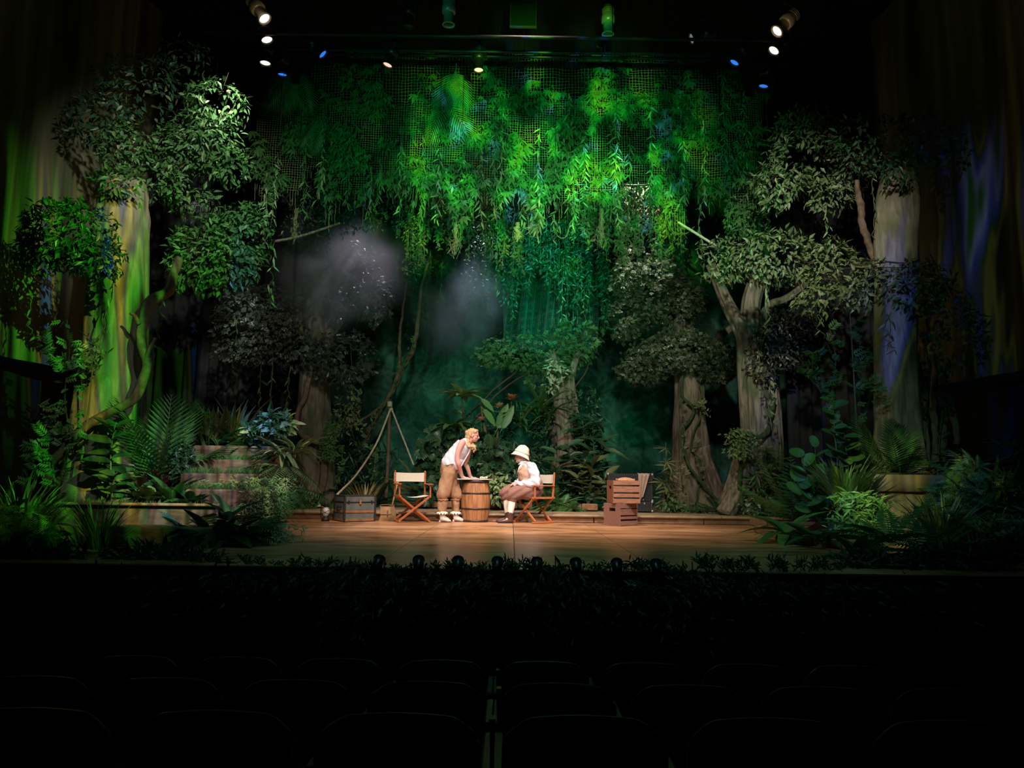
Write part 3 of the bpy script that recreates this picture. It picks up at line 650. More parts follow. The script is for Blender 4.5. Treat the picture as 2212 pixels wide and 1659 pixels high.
obj('wire_guard', MB().tube(smoothpath([(-.06, -.02, .12), (0, -.062, .15), (.06, -.02, .18)], 10), .003, 5).tube(smoothpath([(-.06, -.02, .18), (0, -.062, .15), (.06, -.02, .12)], 10), .003, 5), M['iron'], ln, True)
obj('bail_handle', MB().tube(smoothpath([(-.08, 0, .2), (-.06, 0, .30), (0, 0, .345), (.06, 0, .30), (.08, 0, .2)], 16), .004, 6), M['iron'], ln, True)
# roped post
pd = 12.75; pbase = G(833, 1090, PZ + .02); pd = pbase.y; ptop = W(842, 868, pd)
ps = thing('roped_post', 'leaning wooden post lashed with rope at the top', 'post', Vector((pbase.x, pbase.y, PZ)))
o = ps.location
obj('pole', MB().tube(smoothpath([pbase - o, pbase.lerp(ptop, .5) - o + Vector((.01, 0, 0)), ptop - o], 16), .036, 12, True, None, None, lambda i, a: 1 + .06 * math.sin(a * 5 + i)), M['root'], ps, True)
obj('base_plate', MB().box((.06, 0, .012), (.30, .22, .024), bev=.005), plain('pale_board', (.5, .38, .22), .7, var=.3), ps)
lash = obj('rope_lashing', MB(), M['rope'], ps); bpy.data.objects.remove(lash)
pv = (ptop - pbase).normalized()
helix = [ptop - pv * (.11 * (1 - k / 90)) - o + Vector((math.cos(k * .42) * .047, math.sin(k * .42) * .047, 0)) for k in range(91)]
obj('rope_lashing', MB().tube(helix, .011, 7), M['rope'], ps, True)
obj('knot', MB().blob(ptop - pv * .16 - o + Vector((.05, -.04, 0)), (.035, .03, .03), 10, 7), M['rope'], ps, True)
def guy(label, pts, r):
    q = smoothpath(pts, 60); g = obj('guy_rope', MB().tube(rel(q, pts[0]), r, 9, True, None, None, lambda i, a: 1 + .13 * math.sin(a * 2 + i * 1.9)), M['rope'], None, True, pts[0]); return tag(g, label, 'rope', 'guy ropes of the post')
kt = ptop - pv * .16 + Vector((.03, -.05, 0))
guy('thick cream rope sagging from the post down to the grey trunk', [kt, W(812, 960, pd - .5), W(770, 1025, pd - .7), Vector((W(729, 1064, tc_.y).x, tc_.y, TH + .008))], .020)
e_ = G(936, 1092, PZ + .02)
guy('thick cream rope running from the post behind the empty chair', [kt + Vector((.02, .02, 0)), W(874, 955, pd - .1), W(905, 1032, pd - .2), e_], .018)
rt = thing('rope_tie', 'knotted end of white rope on the step behind the empty chair', 'rope', Vector((e_.x, e_.y, PZ)))
for k in range(4): obj('strand', MB().tube(smoothpath([(0, 0, .04), (U(-.05, .05), U(-.06, 0), .06), (U(-.12, .12), U(-.08, .08), .012)], 10), .011, 6), M['rope'], rt, True)
# satchel and paddle
sb = G(845, 1122); sat = thing('canvas_satchel', 'tan canvas satchel leaning on the step beside the empty chair', 'bag', Vector((sb.x, STEP - .20, 0)), .25)
BAG = plain('bag_canvas', (.36, .22, .10), .85, c2=(.25, .14, .06), scale=12, bump=.4); STR = plain('leather', (.20, .10, .05), .6, var=.3)
def bagf(u, v, s):
    x = (u - .5) * .26 * (1.1 - .25 * v) + .02 * math.sin(v * 3); z = .25 * v * (1 - .10 * math.sin(PI * u) * v); return (x, s * (.045 + .035 * math.sin(PI * u) * math.sin(PI * min(1, v * 1.05 + .05))) * (1 - .5 * v * v), z)
mb = MB().grid(lambda u, v: bagf(u, v, -1), 12, 8); mb.grid(lambda u, v: bagf(1 - u, v, 1), 12, 8)
mb.grid(lambda u, v: (bagf(0, v, 1)[0], (1 - 2 * u) * .045 * (1 - .5 * v * v), .24 * v), 3, 8); mb.grid(lambda u, v: (bagf(1, v, 1)[0], (2 * u - 1) * .045 * (1 - .5 * v * v), .24 * v), 3, 8)
obj('pouch', mb, BAG, sat, True)
obj('flap', MB().grid(lambda u, v: ((u - .5) * .235, -.05 - .045 * math.sin(PI * u) * v * (1 - v * .2) + .06 * (1 - v), .245 - .13 * v * v), 12, 8), BAG, sat, True)
obj('buckle_strap', MB().box((.0, -.088, .14), (.022, .01, .09), bev=.003), STR, sat)
obj('shoulder_strap', MB().tube(smoothpath([(-.10, .01, .22), (-.12, .0, .26), (-.02, -.03, .275), (.10, .0, .25), (.12, .01, .18)], 24), .012, 6, True, .35), BAG, sat, True)
pdl = thing('wooden_paddle', 'pale wooden paddle leaning on the empty chair', 'paddle', G(840, 1120) + Vector((0, .03, 0)))
pq = W(862, 1028, pdl.location.y + .22) - pdl.location; PADW = plain('paddle_wood', (.52, .30, .14), .55, c2=(.38, .2, .09), scale=14, stretch=(1, 1, 5))
obj('shaft', MB().tube([(0, 0, .01), pq * .5, pq * .82], [.016, .015, .014], 10), PADW, pdl, True)
obj('grip_blade', MB().tube([pq * .70, pq * .8, pq * .92, pq * 1.0, pq * 1.02], [.014, .026, .036, .034, .012], 10, True, .35, (1, 0, 0)), PADW, pdl, True)
wc = thing('white_rope_coil', 'small heap of white rope on the step left of the lantern', 'rope', G(683, 1096, PZ))
obj('coil', MB().tube([Vector((.085 * math.cos(k * .5) * (1 - k * .004), .06 * math.sin(k * .5), .012 + .004 * k * .25)) for k in range(60)], .011, 6), M['canvas'], wc, True)
obj('loose_end', MB().tube(smoothpath([(.08, 0, .02), (.14, -.03, .012), (.19, -.01, .012)], 8), .011, 6), M['canvas'], wc, True)
# crates
def crate(label, loc, rz, L_, W_, H, mat, hs):
    t = thing('wooden_crate', label, 'crate', loc, rz, 'stacked wooden crates'); th = .014
    for sx in (-1, 1):                                   # solid ends with a hand hole
        x = sx * (L_ / 2 - th / 2); e = obj('end_panel', MB().box((x, 0, H * .26), (th, W_, H * .52), bev=.002), mat, t)
        obj('end_board', MB().box((x, 0, H * .93), (th, W_, H * .14), bev=.002), mat, e)
        for sy in (-1, 1): obj('end_board', MB().box((x, sy * W_ * .345, H * .69), (th, W_ * .31, H * .345), bev=.002), mat, e)
        obj('end_board', MB().box((x, 0, H * .585), (th, W_ * .38, H * .13), bev=.002), mat, e)
        obj('end_board', MB().box((x, 0, H * .825), (th, W_ * .38, H * .075), bev=.002), mat, e)
    for sy in (-1, 1):
        for z, h in hs: obj('slat', MB().box((0, sy * (W_ / 2 + .006), z * H), (L_ + U(-.006, .004), .012, h * H), rotm(0, U(-.006, .006), 0), .002), mat, t)
    for k in range(4): obj('bottom_slat', MB().box((0, -W_ / 2 + W_ * (k + .5) / 4, .008), (L_ - .03, W_ / 4 - .015, .012), bev=.002), mat, t)
    return t
c0 = G(1340, 1137); a = math.radians(43); L1, W1, H1 = .45, .34, .365
ux, uy = Vector((math.cos(a), math.sin(a), 0)), Vector((-math.sin(a), math.cos(a), 0)); cc = c0 + ux * L1 / 2 + uy * W1 / 2; cc.z = 0
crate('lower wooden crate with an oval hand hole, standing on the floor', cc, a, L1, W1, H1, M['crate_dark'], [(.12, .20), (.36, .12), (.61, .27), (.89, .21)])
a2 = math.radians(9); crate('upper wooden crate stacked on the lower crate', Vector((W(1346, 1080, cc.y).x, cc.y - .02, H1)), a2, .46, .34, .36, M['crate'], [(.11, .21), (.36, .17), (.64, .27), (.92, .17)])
lid_ = tag(obj('crate_lid', MB().box((0, 0, .006), (.46, .35, .012), rotm(0, 0, a2), .002), M['crate'], None, False, Vector((W(1346, 1080, cc.y).x, cc.y - .02, H1 + .36))), 'thin board closing the top of the upper crate', 'board')
ct = Vector((W(1350, 1080, cc.y).x, cc.y - .05, H1 + .372))
pil = MB()
pil.grid(lambda u, v: ((u - .5) * .30 * (1 - .10 * math.sin(PI * v)), (v - .5) * .16, .004 + .050 * (max(0, math.sin(PI * u)) ** .35) * (max(0, math.sin(PI * v)) ** .28)), 18, 14)
pil.grid(lambda u, v: ((.5 - u) * .30, (v - .5) * .16, .003), 4, 2)
sa = thing('cloth_sack', 'small tan folded sack lying on the top crate', 'sack', ct, .1); obj('cushion', pil, plain('sack', (.52, .29, .15), .85, var=.3, scale=20, bump=.4), sa, True)
for sx in (-1, 1): obj('end_tie', MB().blob((sx * .15, 0, .018), (.018, .03, .016), 10, 7), MATS['sack'], sa, True)
# black cases
KC = plain('case_black', (.018, .019, .025), .42, c2=(.035, .036, .045), scale=22, bump=.25, spec=.5); KM = plain('case_metal', (.72, .70, .66), .35, .5, var=.2)
def case(name, label, loc, rz, L_, W_, H, base):
    t = thing(name, label, 'case', loc, rz); obj('body', MB().box((0, 0, H / 2), (L_, W_, H), bev=.012), KC, t)
    for sx in (-1, 1):
        for sy in (-1, 1):
            for z in (.012, H - .012): obj('corner_cap', MB().blob((sx * (L_ / 2 - .012), sy * (W_ / 2 - .012), z), .026, 8, 6), KM, t, True)
    mb = MB()
    for x0, z0, x1, z1 in ((-1, 0, 1, 0), (-1, 1, 1, 1), (-1, 0, -1, 1), (1, 0, 1, 1)):
        n = int(((x1 - x0) * L_ / 2 + (z1 - z0) * H) / .045)
        for k in range(1, n):
            u = k / n; x = (x0 + (x1 - x0) * u) * (L_ / 2 - .025); z = .025 + (z0 + (z1 - z0) * u) * (H - .05); mb.blob((x, -W_ / 2 - .001, z), (.005, .004, .005), 6, 4)
    r = obj('rivets', mb, KM, t, True); r['kind'] = 'stuff'
    obj('edge_trim', MB().box((0, -W_ / 2 - .002, H - .012), (L_ - .04, .008, .016), bev=.002), TD, t); obj('edge_trim', MB().box((0, -W_ / 2 - .002, .012), (L_ - .04, .008, .016), bev=.002), TD, t)
    obj('lock', MB().box((L_ * .28, -W_ / 2 - .008, H * .80 if H < .3 else H * .06), (.022, .012, .034), bev=.003), KM, t)
    obj('handle', MB().tube(smoothpath([(L_ / 2, -.05, H * .6), (L_ / 2 + .025, -.03, H * .58), (L_ / 2 + .025, .03, H * .58), (L_ / 2, .05, H * .6)], 10), .010, 7), TD, t, True)
    return t
k0 = G(1380, 1105, PZ); kl = W(1331, 1095, k0.y + .1).x; kr = W(1413, 1095, k0.y).x
case('suitcase', 'smaller black riveted case lying under the black trunk', Vector(((kl + kr) / 2, k0.y + .24, PZ)), math.radians(-7), kr - kl, .46, .195, 0)
kl2, kr2 = W(1314, 1050, k0.y).x, W(1412, 1050, k0.y).x
case('black_trunk', 'large black riveted trunk behind the crates', Vector(((kl2 + kr2) / 2, k0.y + .22, PZ + .197)), math.radians(-2), kr2 - kl2, .34, .53, 0)
tw_o = Vector((W(1390, 1020, k0.y).x, k0.y + .05, PZ + .197 + .535)); tx0 = W(1378, 1020, k0.y).x - tw_o.x; tx1 = W(1402, 1020, k0.y).x - tw_o.x
def towel(u, v):
    # from the back over the top edge and down the front, narrowing to the lower left
    s = v * 1.25 - .25; x = tx0 + (tx1 - tx0) * u; fold = .012 * math.sin(u * 16 + v * 2)
    if s < 0: return (x, .02 + .13 * (-s) / .25, .006 + fold * .3)
    z = -.58 * s * (1 - .25 * u); return (x + (.5 - u) * .10 * s - .045 * s * (1 if u < .5 else 1.6), -.072 - .012 + fold - .03 * math.sin(PI * s) * .3, z)
to = obj('towel', MB().grid(towel, 20, 22), plain('towel', (.60, .44, .37), .95, c2=(.48, .34, .30), scale=50, bump=.4), None, True, tw_o); tag(to, 'pinkish beige towel draped over the black trunk', 'towel')
wsh = thing('white_cloth', 'small white cloth lying on the step left of the crates', 'cloth', G(1300, 1100, PZ))
obj('fold', MB().tube(smoothpath([(-.10, 0, .012), (-.03, 0, .022), (.03, .01, .04), (.10, .02, .05)], 12), lerplist([.012, .022, .03, .032], 12), 10, True, .6), M['canvas'], wsh, True)
obj('fold', MB().tube(smoothpath([(-.06, .05, .02), (.02, .06, .03), (.10, .06, .03)], 10), .024, 8, True, .6), M['canvas'], wsh, True)
# ------------------------------------------------------------------ people
def remesh(name, mb, vox, mat, parent, smooth=2, disp=None):
    """union of overlapping closed volumes into one continuous surface"""
    ws = bpy.data.scenes.get('sculpt') or bpy.data.scenes.new('sculpt')
    me = mb.me(name); o = bpy.data.objects.new(name, me); ws.collection.objects.link(o)
    r = o.modifiers.new('r', 'REMESH'); r.mode = 'VOXEL'; r.voxel_size = vox
    s = o.modifiers.new('s', 'SMOOTH'); s.factor = .5; s.iterations = smooth
    vl = ws.view_layers[0]; vl.update(); dg = vl.depsgraph; dg.update(); m2 = bpy.data.meshes.new_from_object(o.evaluated_get(dg))
    bpy.data.objects.remove(o); m2.name = name
    if disp:
        n_ = len(m2.vertices); co = np.empty(n_ * 3, np.float32); no = np.empty(n_ * 3, np.float32); m2.vertices.foreach_get('co', co); m2.vertex_normals.foreach_get('vector', no)
        dv = np.array([disp(Vector(c)) for c in co.reshape(-1, 3)], np.float32); co += (no.reshape(-1, 3) * dv[:, None]).ravel(); m2.vertices.foreach_set('co', co); m2.update()
    m2.materials.clear(); m2.materials.append(mat); m2.shade_smooth(); return link(name, m2, parent)
def limb(mb, pts, rad, n=14, steps=14, ell=None):
    P = smoothpath(pts, steps); R_ = lerplist(rad, steps); mb.tube(P, R_, n, True, None if ell is None else lerplist(ell, steps))
    mb.blob(P[0], R_[0] * .98); mb.blob(P[-1], R_[-1] * .98); return mb
SKIN = plain('skin', (.76, .38, .33), .5, var=.08, scale=12)
HAIR = plain('blond_hair', (.62, .44, .25), .5, c2=(.44, .28, .14), scale=10, stretch=(6, 6, 1.2), bump=.5)
WHITE = plain('white_cotton', (.74, .70, .78), .85, var=.10, scale=14, bump=.25)
SHIRT = plain('shirt_cotton', (.80, .80, .85), .85, var=.12, scale=10, bump=.3)
TANP = plain('tan_trousers', (.42, .245, .135), .85, c2=(.32, .18, .095), scale=7, bump=.3)
BRP = plain('brown_breeches', (.26, .135, .10), .85, c2=(.19, .095, .07), scale=7, bump=.3)
VEST = plain('tan_waistcoat', (.52, .33, .23), .85, var=.15, scale=40, bump=.2)
CREAM = plain('cream_canvas', (.78, .71, .58), .85, var=.08, scale=40)
BOOT = plain('cream_boot', (.76, .66, .54), .6, var=.15)
SHOE = plain('brown_leather', (.09, .04, .03), .28, var=.3, spec=.6)
LIP = plain('lip', (.55, .18, .17), .5); EYE = plain('eye_dark', (.05, .03, .025), .3); BEARD = plain('grey_beard', (.50, .42, .36), .9, var=.3, scale=30, bump=.5)
def hand(mb, wrist, fdir, palm_n, s=1.0, curl=.25, spread=1.0, side=1):
    """palm, four fingers and a thumb; fdir points along the fingers, palm_n out of the palm, side the thumb side"""
    f = Vector(fdir).normalized(); n = Vector(palm_n).normalized(); n = (n - f * n.dot(f)).normalized(); x = f.cross(n) * side
    w = Vector(wrist); k = w + f * .075 * s
    mb.tube([w - f * .02, w + f * .02 * s, w + f * .05 * s, k], [.022 * s, .03 * s, .036 * s, .034 * s], 12, True, .5, tuple(x))
    for i, (off, L_) in enumerate(((.026, .068), (.009, .078), (-.009, .073), (-.025, .058))):
        b = k + x * off * s - f * .008; d1 = (f + x * off * 3 * spread + n * curl * .5).normalized(); p1 = b + d1 * L_ * .42 * s; d2 = (d1 + n * curl).normalized(); p2 = p1 + d2 * L_ * .33 * s; d3 = (d2 + n * curl).normalized(); p3 = p2 + d3 * L_ * .27 * s
        mb.tube([b, p1, p2, p3], [.0095 * s, .009 * s, .008 * s, .0065 * s], 8); mb.blob(p3, .0066 * s, 8, 6)
    b = w + f * .025 * s + x * .028 * s; d1 = (f * .7 + x * .8 + n * .25).normalized(); p1 = b + d1 * .034 * s; p2 = p1 + (f * .9 + x * .35 + n * .3).normalized() * .03 * s
    mb.tube([b - x * .01, p1, p2], [.013 * s, .0105 * s, .008 * s], 8); mb.blob(p2, .0082 * s, 8, 6)
def head(mb, c, fwd, up, s=1.0):
    """skull, jaw, nose, brow, lips, ears in the direction fwd"""
    f = Vector(fwd).normalized(); u = Vector(up); u = (u - f * u.dot(f)).normalized(); l = u.cross(f); R_ = Matrix((f, l, u)).transposed(); P = lambda a, b, h: Vector(c) + (f * a + l * b + u * h) * s
    mb.blob(P(-.012, 0, .03), (.096 * s, .076 * s, .090 * s), 20, 14, R_); mb.blob(P(.022, 0, -.035), (.062 * s, .060 * s, .075 * s), 16, 12, R_)
    mb.blob(P(.055, 0, -.082), (.024 * s, .028 * s, .022 * s), 10, 8, R_)
    mb.tube([P(.078, 0, .022), P(.092, 0, -.002), P(.107, 0, -.020), P(.090, 0, -.033)], [.008 * s, .010 * s, .013 * s, .010 * s], 8); mb.blob(P(.105, 0, -.021), .0125 * s, 8, 6)
    mb.blob(P(.078, 0, -.052), (.013 * s, .022 * s, .007 * s), 8, 6, R_); mb.blob(P(.077, 0, -.062), (.012 * s, .018 * s, .007 * s), 8, 6, R_)
    for b in (-1, 1):
        mb.blob(P(.070, b * .030, .022), (.018 * s, .026 * s, .009 * s), 8, 6, R_); mb.blob(P(.056, b * .040, -.02), (.026 * s, .020 * s, .022 * s), 8, 6, R_)
        mb.blob(P(-.005, b * .076, -.008), (.018 * s, .009 * s, .030 * s), 10, 8, R_)
    return P, R_
def face_parts(P, R_, parent, s=1.0):
    for b in (-1, 1):
        obj('eye', MB().blob(P(.082, b * .032, .004), (.008 * s, .014 * s, .0065 * s), 8, 6, R_), EYE, parent, True)
        obj('eyebrow', MB().tube([P(.086, b * .018, .028), P(.084, b * .034, .031), P(.074, b * .048, .028)], [.0018, .0022, .001], 6), HAIR, parent, True)
    obj('lips', MB().blob(P(.089, 0, -.053), (.008 * s, .020 * s, .0045 * s), 8, 6, R_).blob(P(.087, 0, -.061), (.008 * s, .017 * s, .0045 * s), 8, 6, R_), LIP, parent, True)
# --- the person leaning on the barrel
D = BC.y - .16
wo = Vector((W(970, 1126, D).x, D, 0)); wp = thing('person', 'person in white sleeveless blouse and tan trousers leaning over the barrel', 'person', wo)
def Q(px, py, dy=0.0): return W(px, py, D + dy) - wo
NEAR, FAR = -.17, .17
hipc = Q(970, 1012); chest = Q(1001, 966); neck0 = Q(1010, 957); neck1 = Q(1017, 949); HC = Q(1023, 941)
body = MB()
limb(body, [Q(970, 1020), hipc, Q(978, 995), Q(990, 978), chest, Q(1006, 957)], [.11, .115, .11, .125, .135, .075], 18, 18, [1.1, 1.1, 1.1, 1.15, 1.2, 1.5])
limb(body, [Q(1003, 960), neck0, neck1, Q(1020, 944)], [.06, .052, .050, .05])
hf = (Q(1040, 947) - Q(1021, 943)).normalized(); hf = Vector((hf.x, -.18, hf.z)).normalized(); hu = Vector((-.12, 0, 1))
hP, hR = head(body, HC, hf, hu, .98)
btop = (bt.z + .030)
hn = Vector((W(1003, 1022, D - .02).x - wo.x, bt.y - wo.y - .16, btop)); hfr = Vector((W(1019, 1022, D + .1).x - wo.x, bt.y - wo.y + .05, btop))
sn, sf = Q(998, 957, NEAR), Q(1013, 963, FAR)
limb(body, [sn + Vector((0, .05, -.01)), sn, Q(990, 975, NEAR - .02), Q(988, 992, NEAR - .02)], [.062, .060, .050, .042]); limb(body, [Q(988, 992, NEAR - .02), Q(991, 1005, NEAR), hn + Vector((-.04, 0, .03)), hn], [.044, .042, .032, .028])
limb(body, [sf + Vector((-.03, -.05, 0)), sf, Q(1010, 985, FAR + .02), Q(1005, 1001, FAR + .02)], [.06, .056, .046, .040]); limb(body, [Q(1005, 1001, FAR + .02), Q(1010, 1011, FAR - .02), hfr + Vector((-.03, 0, .03)), hfr], [.042, .038, .030, .026])
hand(body, hn, (1, .15, -.10), (0, 0, -1), 1.0, .12, 1.0, 1); hand(body, hfr, (1, -.12, -.06), (0, 0, -1), 1.0, .12, 1.2, -1)
hipN, hipF = Q(969, 1020, -.08), Q(972, 1020, .08); kn, kf = Q(957, 1074, -.10), Q(984, 1074, .10); an, af = Q(955, 1112, -.10), Q(984, 1112, .10)
for h_, k_, a_ in ((hipN, kn, an), (hipF, kf, af)):
    limb(body, [h_, h_.lerp(k_, .5), k_], [.085, .075, .055]); limb(body, [k_, k_.lerp(a_, .45), a_], [.056, .050, .034]); limb(body, [a_, a_ + Vector((.05, 0, -.05)), a_ + Vector((.10, 0, -.07))], [.034, .03, .022])
remesh('body', body, .0075, SKIN, wp)
face_parts(hP, hR, wp)
bl = MB(); limb(bl, [Q(974, 1004), Q(974, 999), Q(984, 984), Q(995, 972), Q(1003, 962), Q(1007, 956)], [.166, .160, .152, .156, .150, .085], 20, 22, [1.15, 1.15, 1.12, 1.15, 1.2, 1.45])
limb(bl, [Q(989, 1015), Q(987, 1004), Q(990, 992)], [.06, .10, .11], 14, 8, [2.2, 1.8, 1.3]); limb(bl, [Q(1001, 958, -.14), Q(1003, 954, 0), Q(1008, 958, .14)], [.05, .06, .05])
remesh('blouse', bl, .010, WHITE, wp, 3, lambda c: .006 * math.sin(c.x * 55 + c.z * 30) * math.sin(c.y * 24))
obj('button_placket', MB().tube(smoothpath([Q(1013, 962, -.13), Q(1014, 975, -.12), Q(1005, 992, -.13), Q(995, 1010, -.12)], 16), .010, 6), WHITE, wp, True)
tr = MB()
limb(tr, [Q(976, 998), Q(971, 1010), Q(969, 1024)], [.145, .160, .150], 18, 10, [1.05, 1.1, 1.15])
for h_, k_, a_, s_ in ((hipN, kn, an, -1), (hipF, kf, af, 1)):
    limb(tr, [h_, h_.lerp(k_, .45), k_ + Vector((0, 0, .03)), k_ + Vector((0, 0, -.02))], [.118, .118, .112, .080], 16, 14)
    limb(tr, [k_ + Vector((0, 0, -.03)), k_.lerp(a_, .4), a_ + Vector((0, 0, .06))], [.072, .082, .066], 14, 8)
remesh('trousers', tr, .011, TANP, wp, 3, lambda c: .005 * math.sin(c.x * 46 + c.z * 14) + .012 * nz((c.x * 11, c.y * 11, c.z * 5)) + .005 * nz((c.x * 30, c.y * 30, c.z * 16)))
for k_, a_ in ((kn, an), (kf, af)):
    obj('knee_gather', MB().tube([k_ + Vector((0, 0, -.045)) + Vector((.082 * math.cos(i * .209) * (1 + .05 * math.sin(i * 2.1)), .082 * math.sin(i * .209), .008 * math.sin(i * 1.7))) for i in range(31)], .011, 6), TANP, wp, True)
    rf = MB()
    rf.add([(a_.x + (.058 + .013 * v) * math.cos(u * 2 * PI / 48) * (1 + .10 * v * math.sin(u * 1.3)), a_.y + (.058 + .013 * v) * math.sin(u * 2 * PI / 48) * (1 + .10 * v * math.sin(u * 1.3)), a_.z + .062 - .022 * v + .008 * math.sin(u * 1.3) * v) for v in range(3) for u in range(48)], [(v * 48 + u, v * 48 + (u + 1) % 48, v * 48 + 48 + (u + 1) % 48, v * 48 + 48 + u) for v in range(2) for u in range(48)])
    obj('ankle_ruffle', rf, CREAM, wp, True)
    sh = MB(); zf = .012
    limb(sh, [a_ + Vector((0, 0, .07)), a_ + Vector((0, 0, 0)), Vector((a_.x + .012, a_.y, .06))], [.052, .049, .050], 14, 6); sh.tube(smoothpath([(a_.x - .025, a_.y, .055), (a_.x + .05, a_.y - .006, .045), (a_.x + .11, a_.y - .012, .030), (a_.x + .155, a_.y - .015, .022)], 12), lerplist([.042, .042, .035, .014], 12), 14, True, .85, (0, 1, 0))
    bo_ = remesh('boot', sh, .007, BOOT, wp, 2)
    obj('heel', MB().box((a_.x - .03, a_.y, .018), (.038, .040, .036), bev=.006, taper=(1, 1)), BOOT, bo_)
    obj('sole', MB().box((a_.x + .085, a_.y - .008, .006), (.13, .05, .010), bev=.003), SHOE, bo_)
    obj('laces', MB().tube(smoothpath([Vector((a_.x + .045, a_.y - .02 * (-1) ** i, .10 - .012 * i)) for i in range(6)], 12), .003, 5), CREAM, bo_, True)
hm = MB(); hb = lambda a_, b_, h_, r: hm.blob(hP(a_, b_, h_), r if hasattr(r, '__len__') else (r, r, r), 14, 10, hR)
hb(-.036, 0, .048, (.092, .086, .080)); hb(-.080, 0, .02, (.060, .080, .080)); hb(.018, 0, .090, (.050, .060, .030)); hb(-.095, 0, -.035, (.050, .070, .055)); hb(-.115, 0, .03, (.045, .05, .05))
for sd in (-1, 1):
    hb(.020, sd * .058, .070, (.036, .022, .030)); hb(-.045, sd * .070, .01, (.032, .020, .05)); hb(-.06, sd * .062, -.05, (.034, .022, .04))
def ringlets(pts, r):
    P = smoothpath(pts, 26); hm.tube([p + Vector((math.cos(i * .9) * .014, math.sin(i * .9) * .014, 0)) for i, p in enumerate(P)], lerplist([r, r * 1.2, r * .6], 26), 10)
ringlets([hP(-.07, -.06, -.07), Q(1009, 959, -.13), Q(1012, 964, -.15), Q(1016, 966, -.15)], .020); ringlets([hP(-.06, -.05, -.08), Q(1013, 961, -.11), Q(1020, 964, -.13), Q(1023, 971, -.13)], .022); ringlets([hP(-.03, .05, -.09), Q(1022, 962, .02), Q(1026, 967, -.02), Q(1024, 977, -.05)], .022)
remesh('hair', hm, .008, HAIR, wp, 2, lambda c: .006 * math.sin(c.x * 150 + math.sin(c.z * 60) * 1.5) * math.sin(c.z * 60 + c.y * 40))
# --- the seated person in the sun helmet
mo = Vector((CH2.x, CH2.y, 0)); mpn = thing('person', 'seated person in a cream sun helmet, white shirt and tan waistcoat', 'person', mo); DM = CH2.y
def S(px, py, dy=0.0): return W(px, py, DM + dy) - mo
body = MB(); mhip = S(1152, 1058); mch = S(1140, 1016); mneck = S(1131, 1000); mhd = S(1125.5, 986)
limb(body, [S(1153, 1062), S(1150, 1045), S(1143, 1026), mch, S(1134, 1004)], [.125, .135, .145, .142, .08], 18, 16, [1.1, 1.05, 1.1, 1.2, 1.5]); limb(body, [S(1134, 1005), mneck, S(1128, 992)], [.068, .062, .058])
mf = Vector((-1, -.22, -.03)); mP, mR = head(body, mhd, mf, (0.06, 0, 1), 1.0)
hl = S(1114, 1043, -.05); hr_ = S(1117, 1045, -.13)
sN, sF = S(1150, 1010, -.19), S(1134, 1011, .17); eN, eF = S(1157, 1042, -.24), S(1128, 1040, .24)
limb(body, [sN, sN.lerp(eN, .5), eN], [.062, .056, .046]); limb(body, [eN, eN.lerp(hr_, .5), hr_], [.046, .040, .030]); limb(body, [sF, sF.lerp(eF, .5), eF], [.062, .056, .046]); limb(body, [eF, eF.lerp(hl, .5), hl], [.046, .040, .030])
hand(body, hr_, (-1, .35, -.10), (.15, .6, -.5), 1.0, .45, .8, 1); hand(body, hl, (-.8, -.7, -.20), (.3, -.2, -.6), 1.0, .45, .8, -1)
khN, khF = S(1108, 1066, -.22), S(1094, 1062, .02); ftN, ftF = S(1101, 1120, -.26), S(1097, 1120, .0)
hN, hF = S(1150, 1060, -.10), S(1146, 1058, .10)
for h_, k_, a_ in ((hN, khN, ftN), (hF, khF, ftF)):
    limb(body, [h_, h_.lerp(k_, .5), k_], [.082, .075, .058]); limb(body, [k_, k_.lerp(a_, .4), a_], [.056, .052, .036]); limb(body, [a_, a_ + Vector((-.06, -.02, -.03)), a_ + Vector((-.11, -.03, -.045))], [.036, .032, .022])
remesh('body', body, .0075, SKIN, mpn); face_parts(mP, mR, mpn)
sh = MB(); limb(sh, [S(1152, 1060), S(1150, 1045), S(1143, 1026), mch + Vector((0, 0, .01)), S(1134, 1004)], [.150, .158, .156, .150, .080], 20, 18, [1.1, 1.05, 1.08, 1.15, 1.4])
limb(sh, [S(1144, 1006, -.13), sN, sN.lerp(eN, .45) + Vector((.01, -.01, 0)), eN + Vector((.01, 0, -.01))], [.07, .085, .090, .078]); limb(sh, [eN, eN.lerp(hr_, .45) + Vector((0, 0, -.012)), eN.lerp(hr_, .85)], [.078, .074, .044])
limb(sh, [S(1134, 1006, .13), sF, sF.lerp(eF, .45), eF], [.07, .085, .088, .074]); limb(sh, [eF, eF.lerp(hl, .45), eF.lerp(hl, .85)], [.074, .070, .044]); limb(sh, [S(1133, 1003), S(1130, 998)], [.082, .070], 14, 4)
remesh('shirt', sh, .0095, SHIRT, mpn, 3, lambda c: .007 * math.sin(c.z * 55 + c.x * 38 + 2 * math.sin(c.y * 20)) + .005 * nz((c.x * 16, c.y * 16, c.z * 16)))
ve = MB(); limb(ve, [S(1150, 1050), S(1148, 1043), S(1141.5, 1026), S(1138, 1014), S(1136, 1005)], [.180, .186, .186, .176, .10], 20, 18, [1.12, 1.10, 1.12, 1.10, 1.05])
vo = remesh('waistcoat', ve, .0095, VEST, mpn, 2, lambda c: .003 * math.sin(c.z * 60 + c.x * 20))
fx = lambda px, py, dy: S(px, py, dy)
obj('shirt_front', MB().tube(smoothpath([fx(1128.5, 1002, -.05), fx(1121.5, 1012, -.06), fx(1119, 1022, -.06)], 10), lerplist([.05, .034, .008], 10), 10, True, .5, (0, 1, 0)), SHIRT, mpn, True)
for py in (1023, 1030, 1037): obj('button', MB().blob(fx(1117.5 - (py - 1023) * .12, py, -.07), .009, 8, 6), SHOE, vo, True)
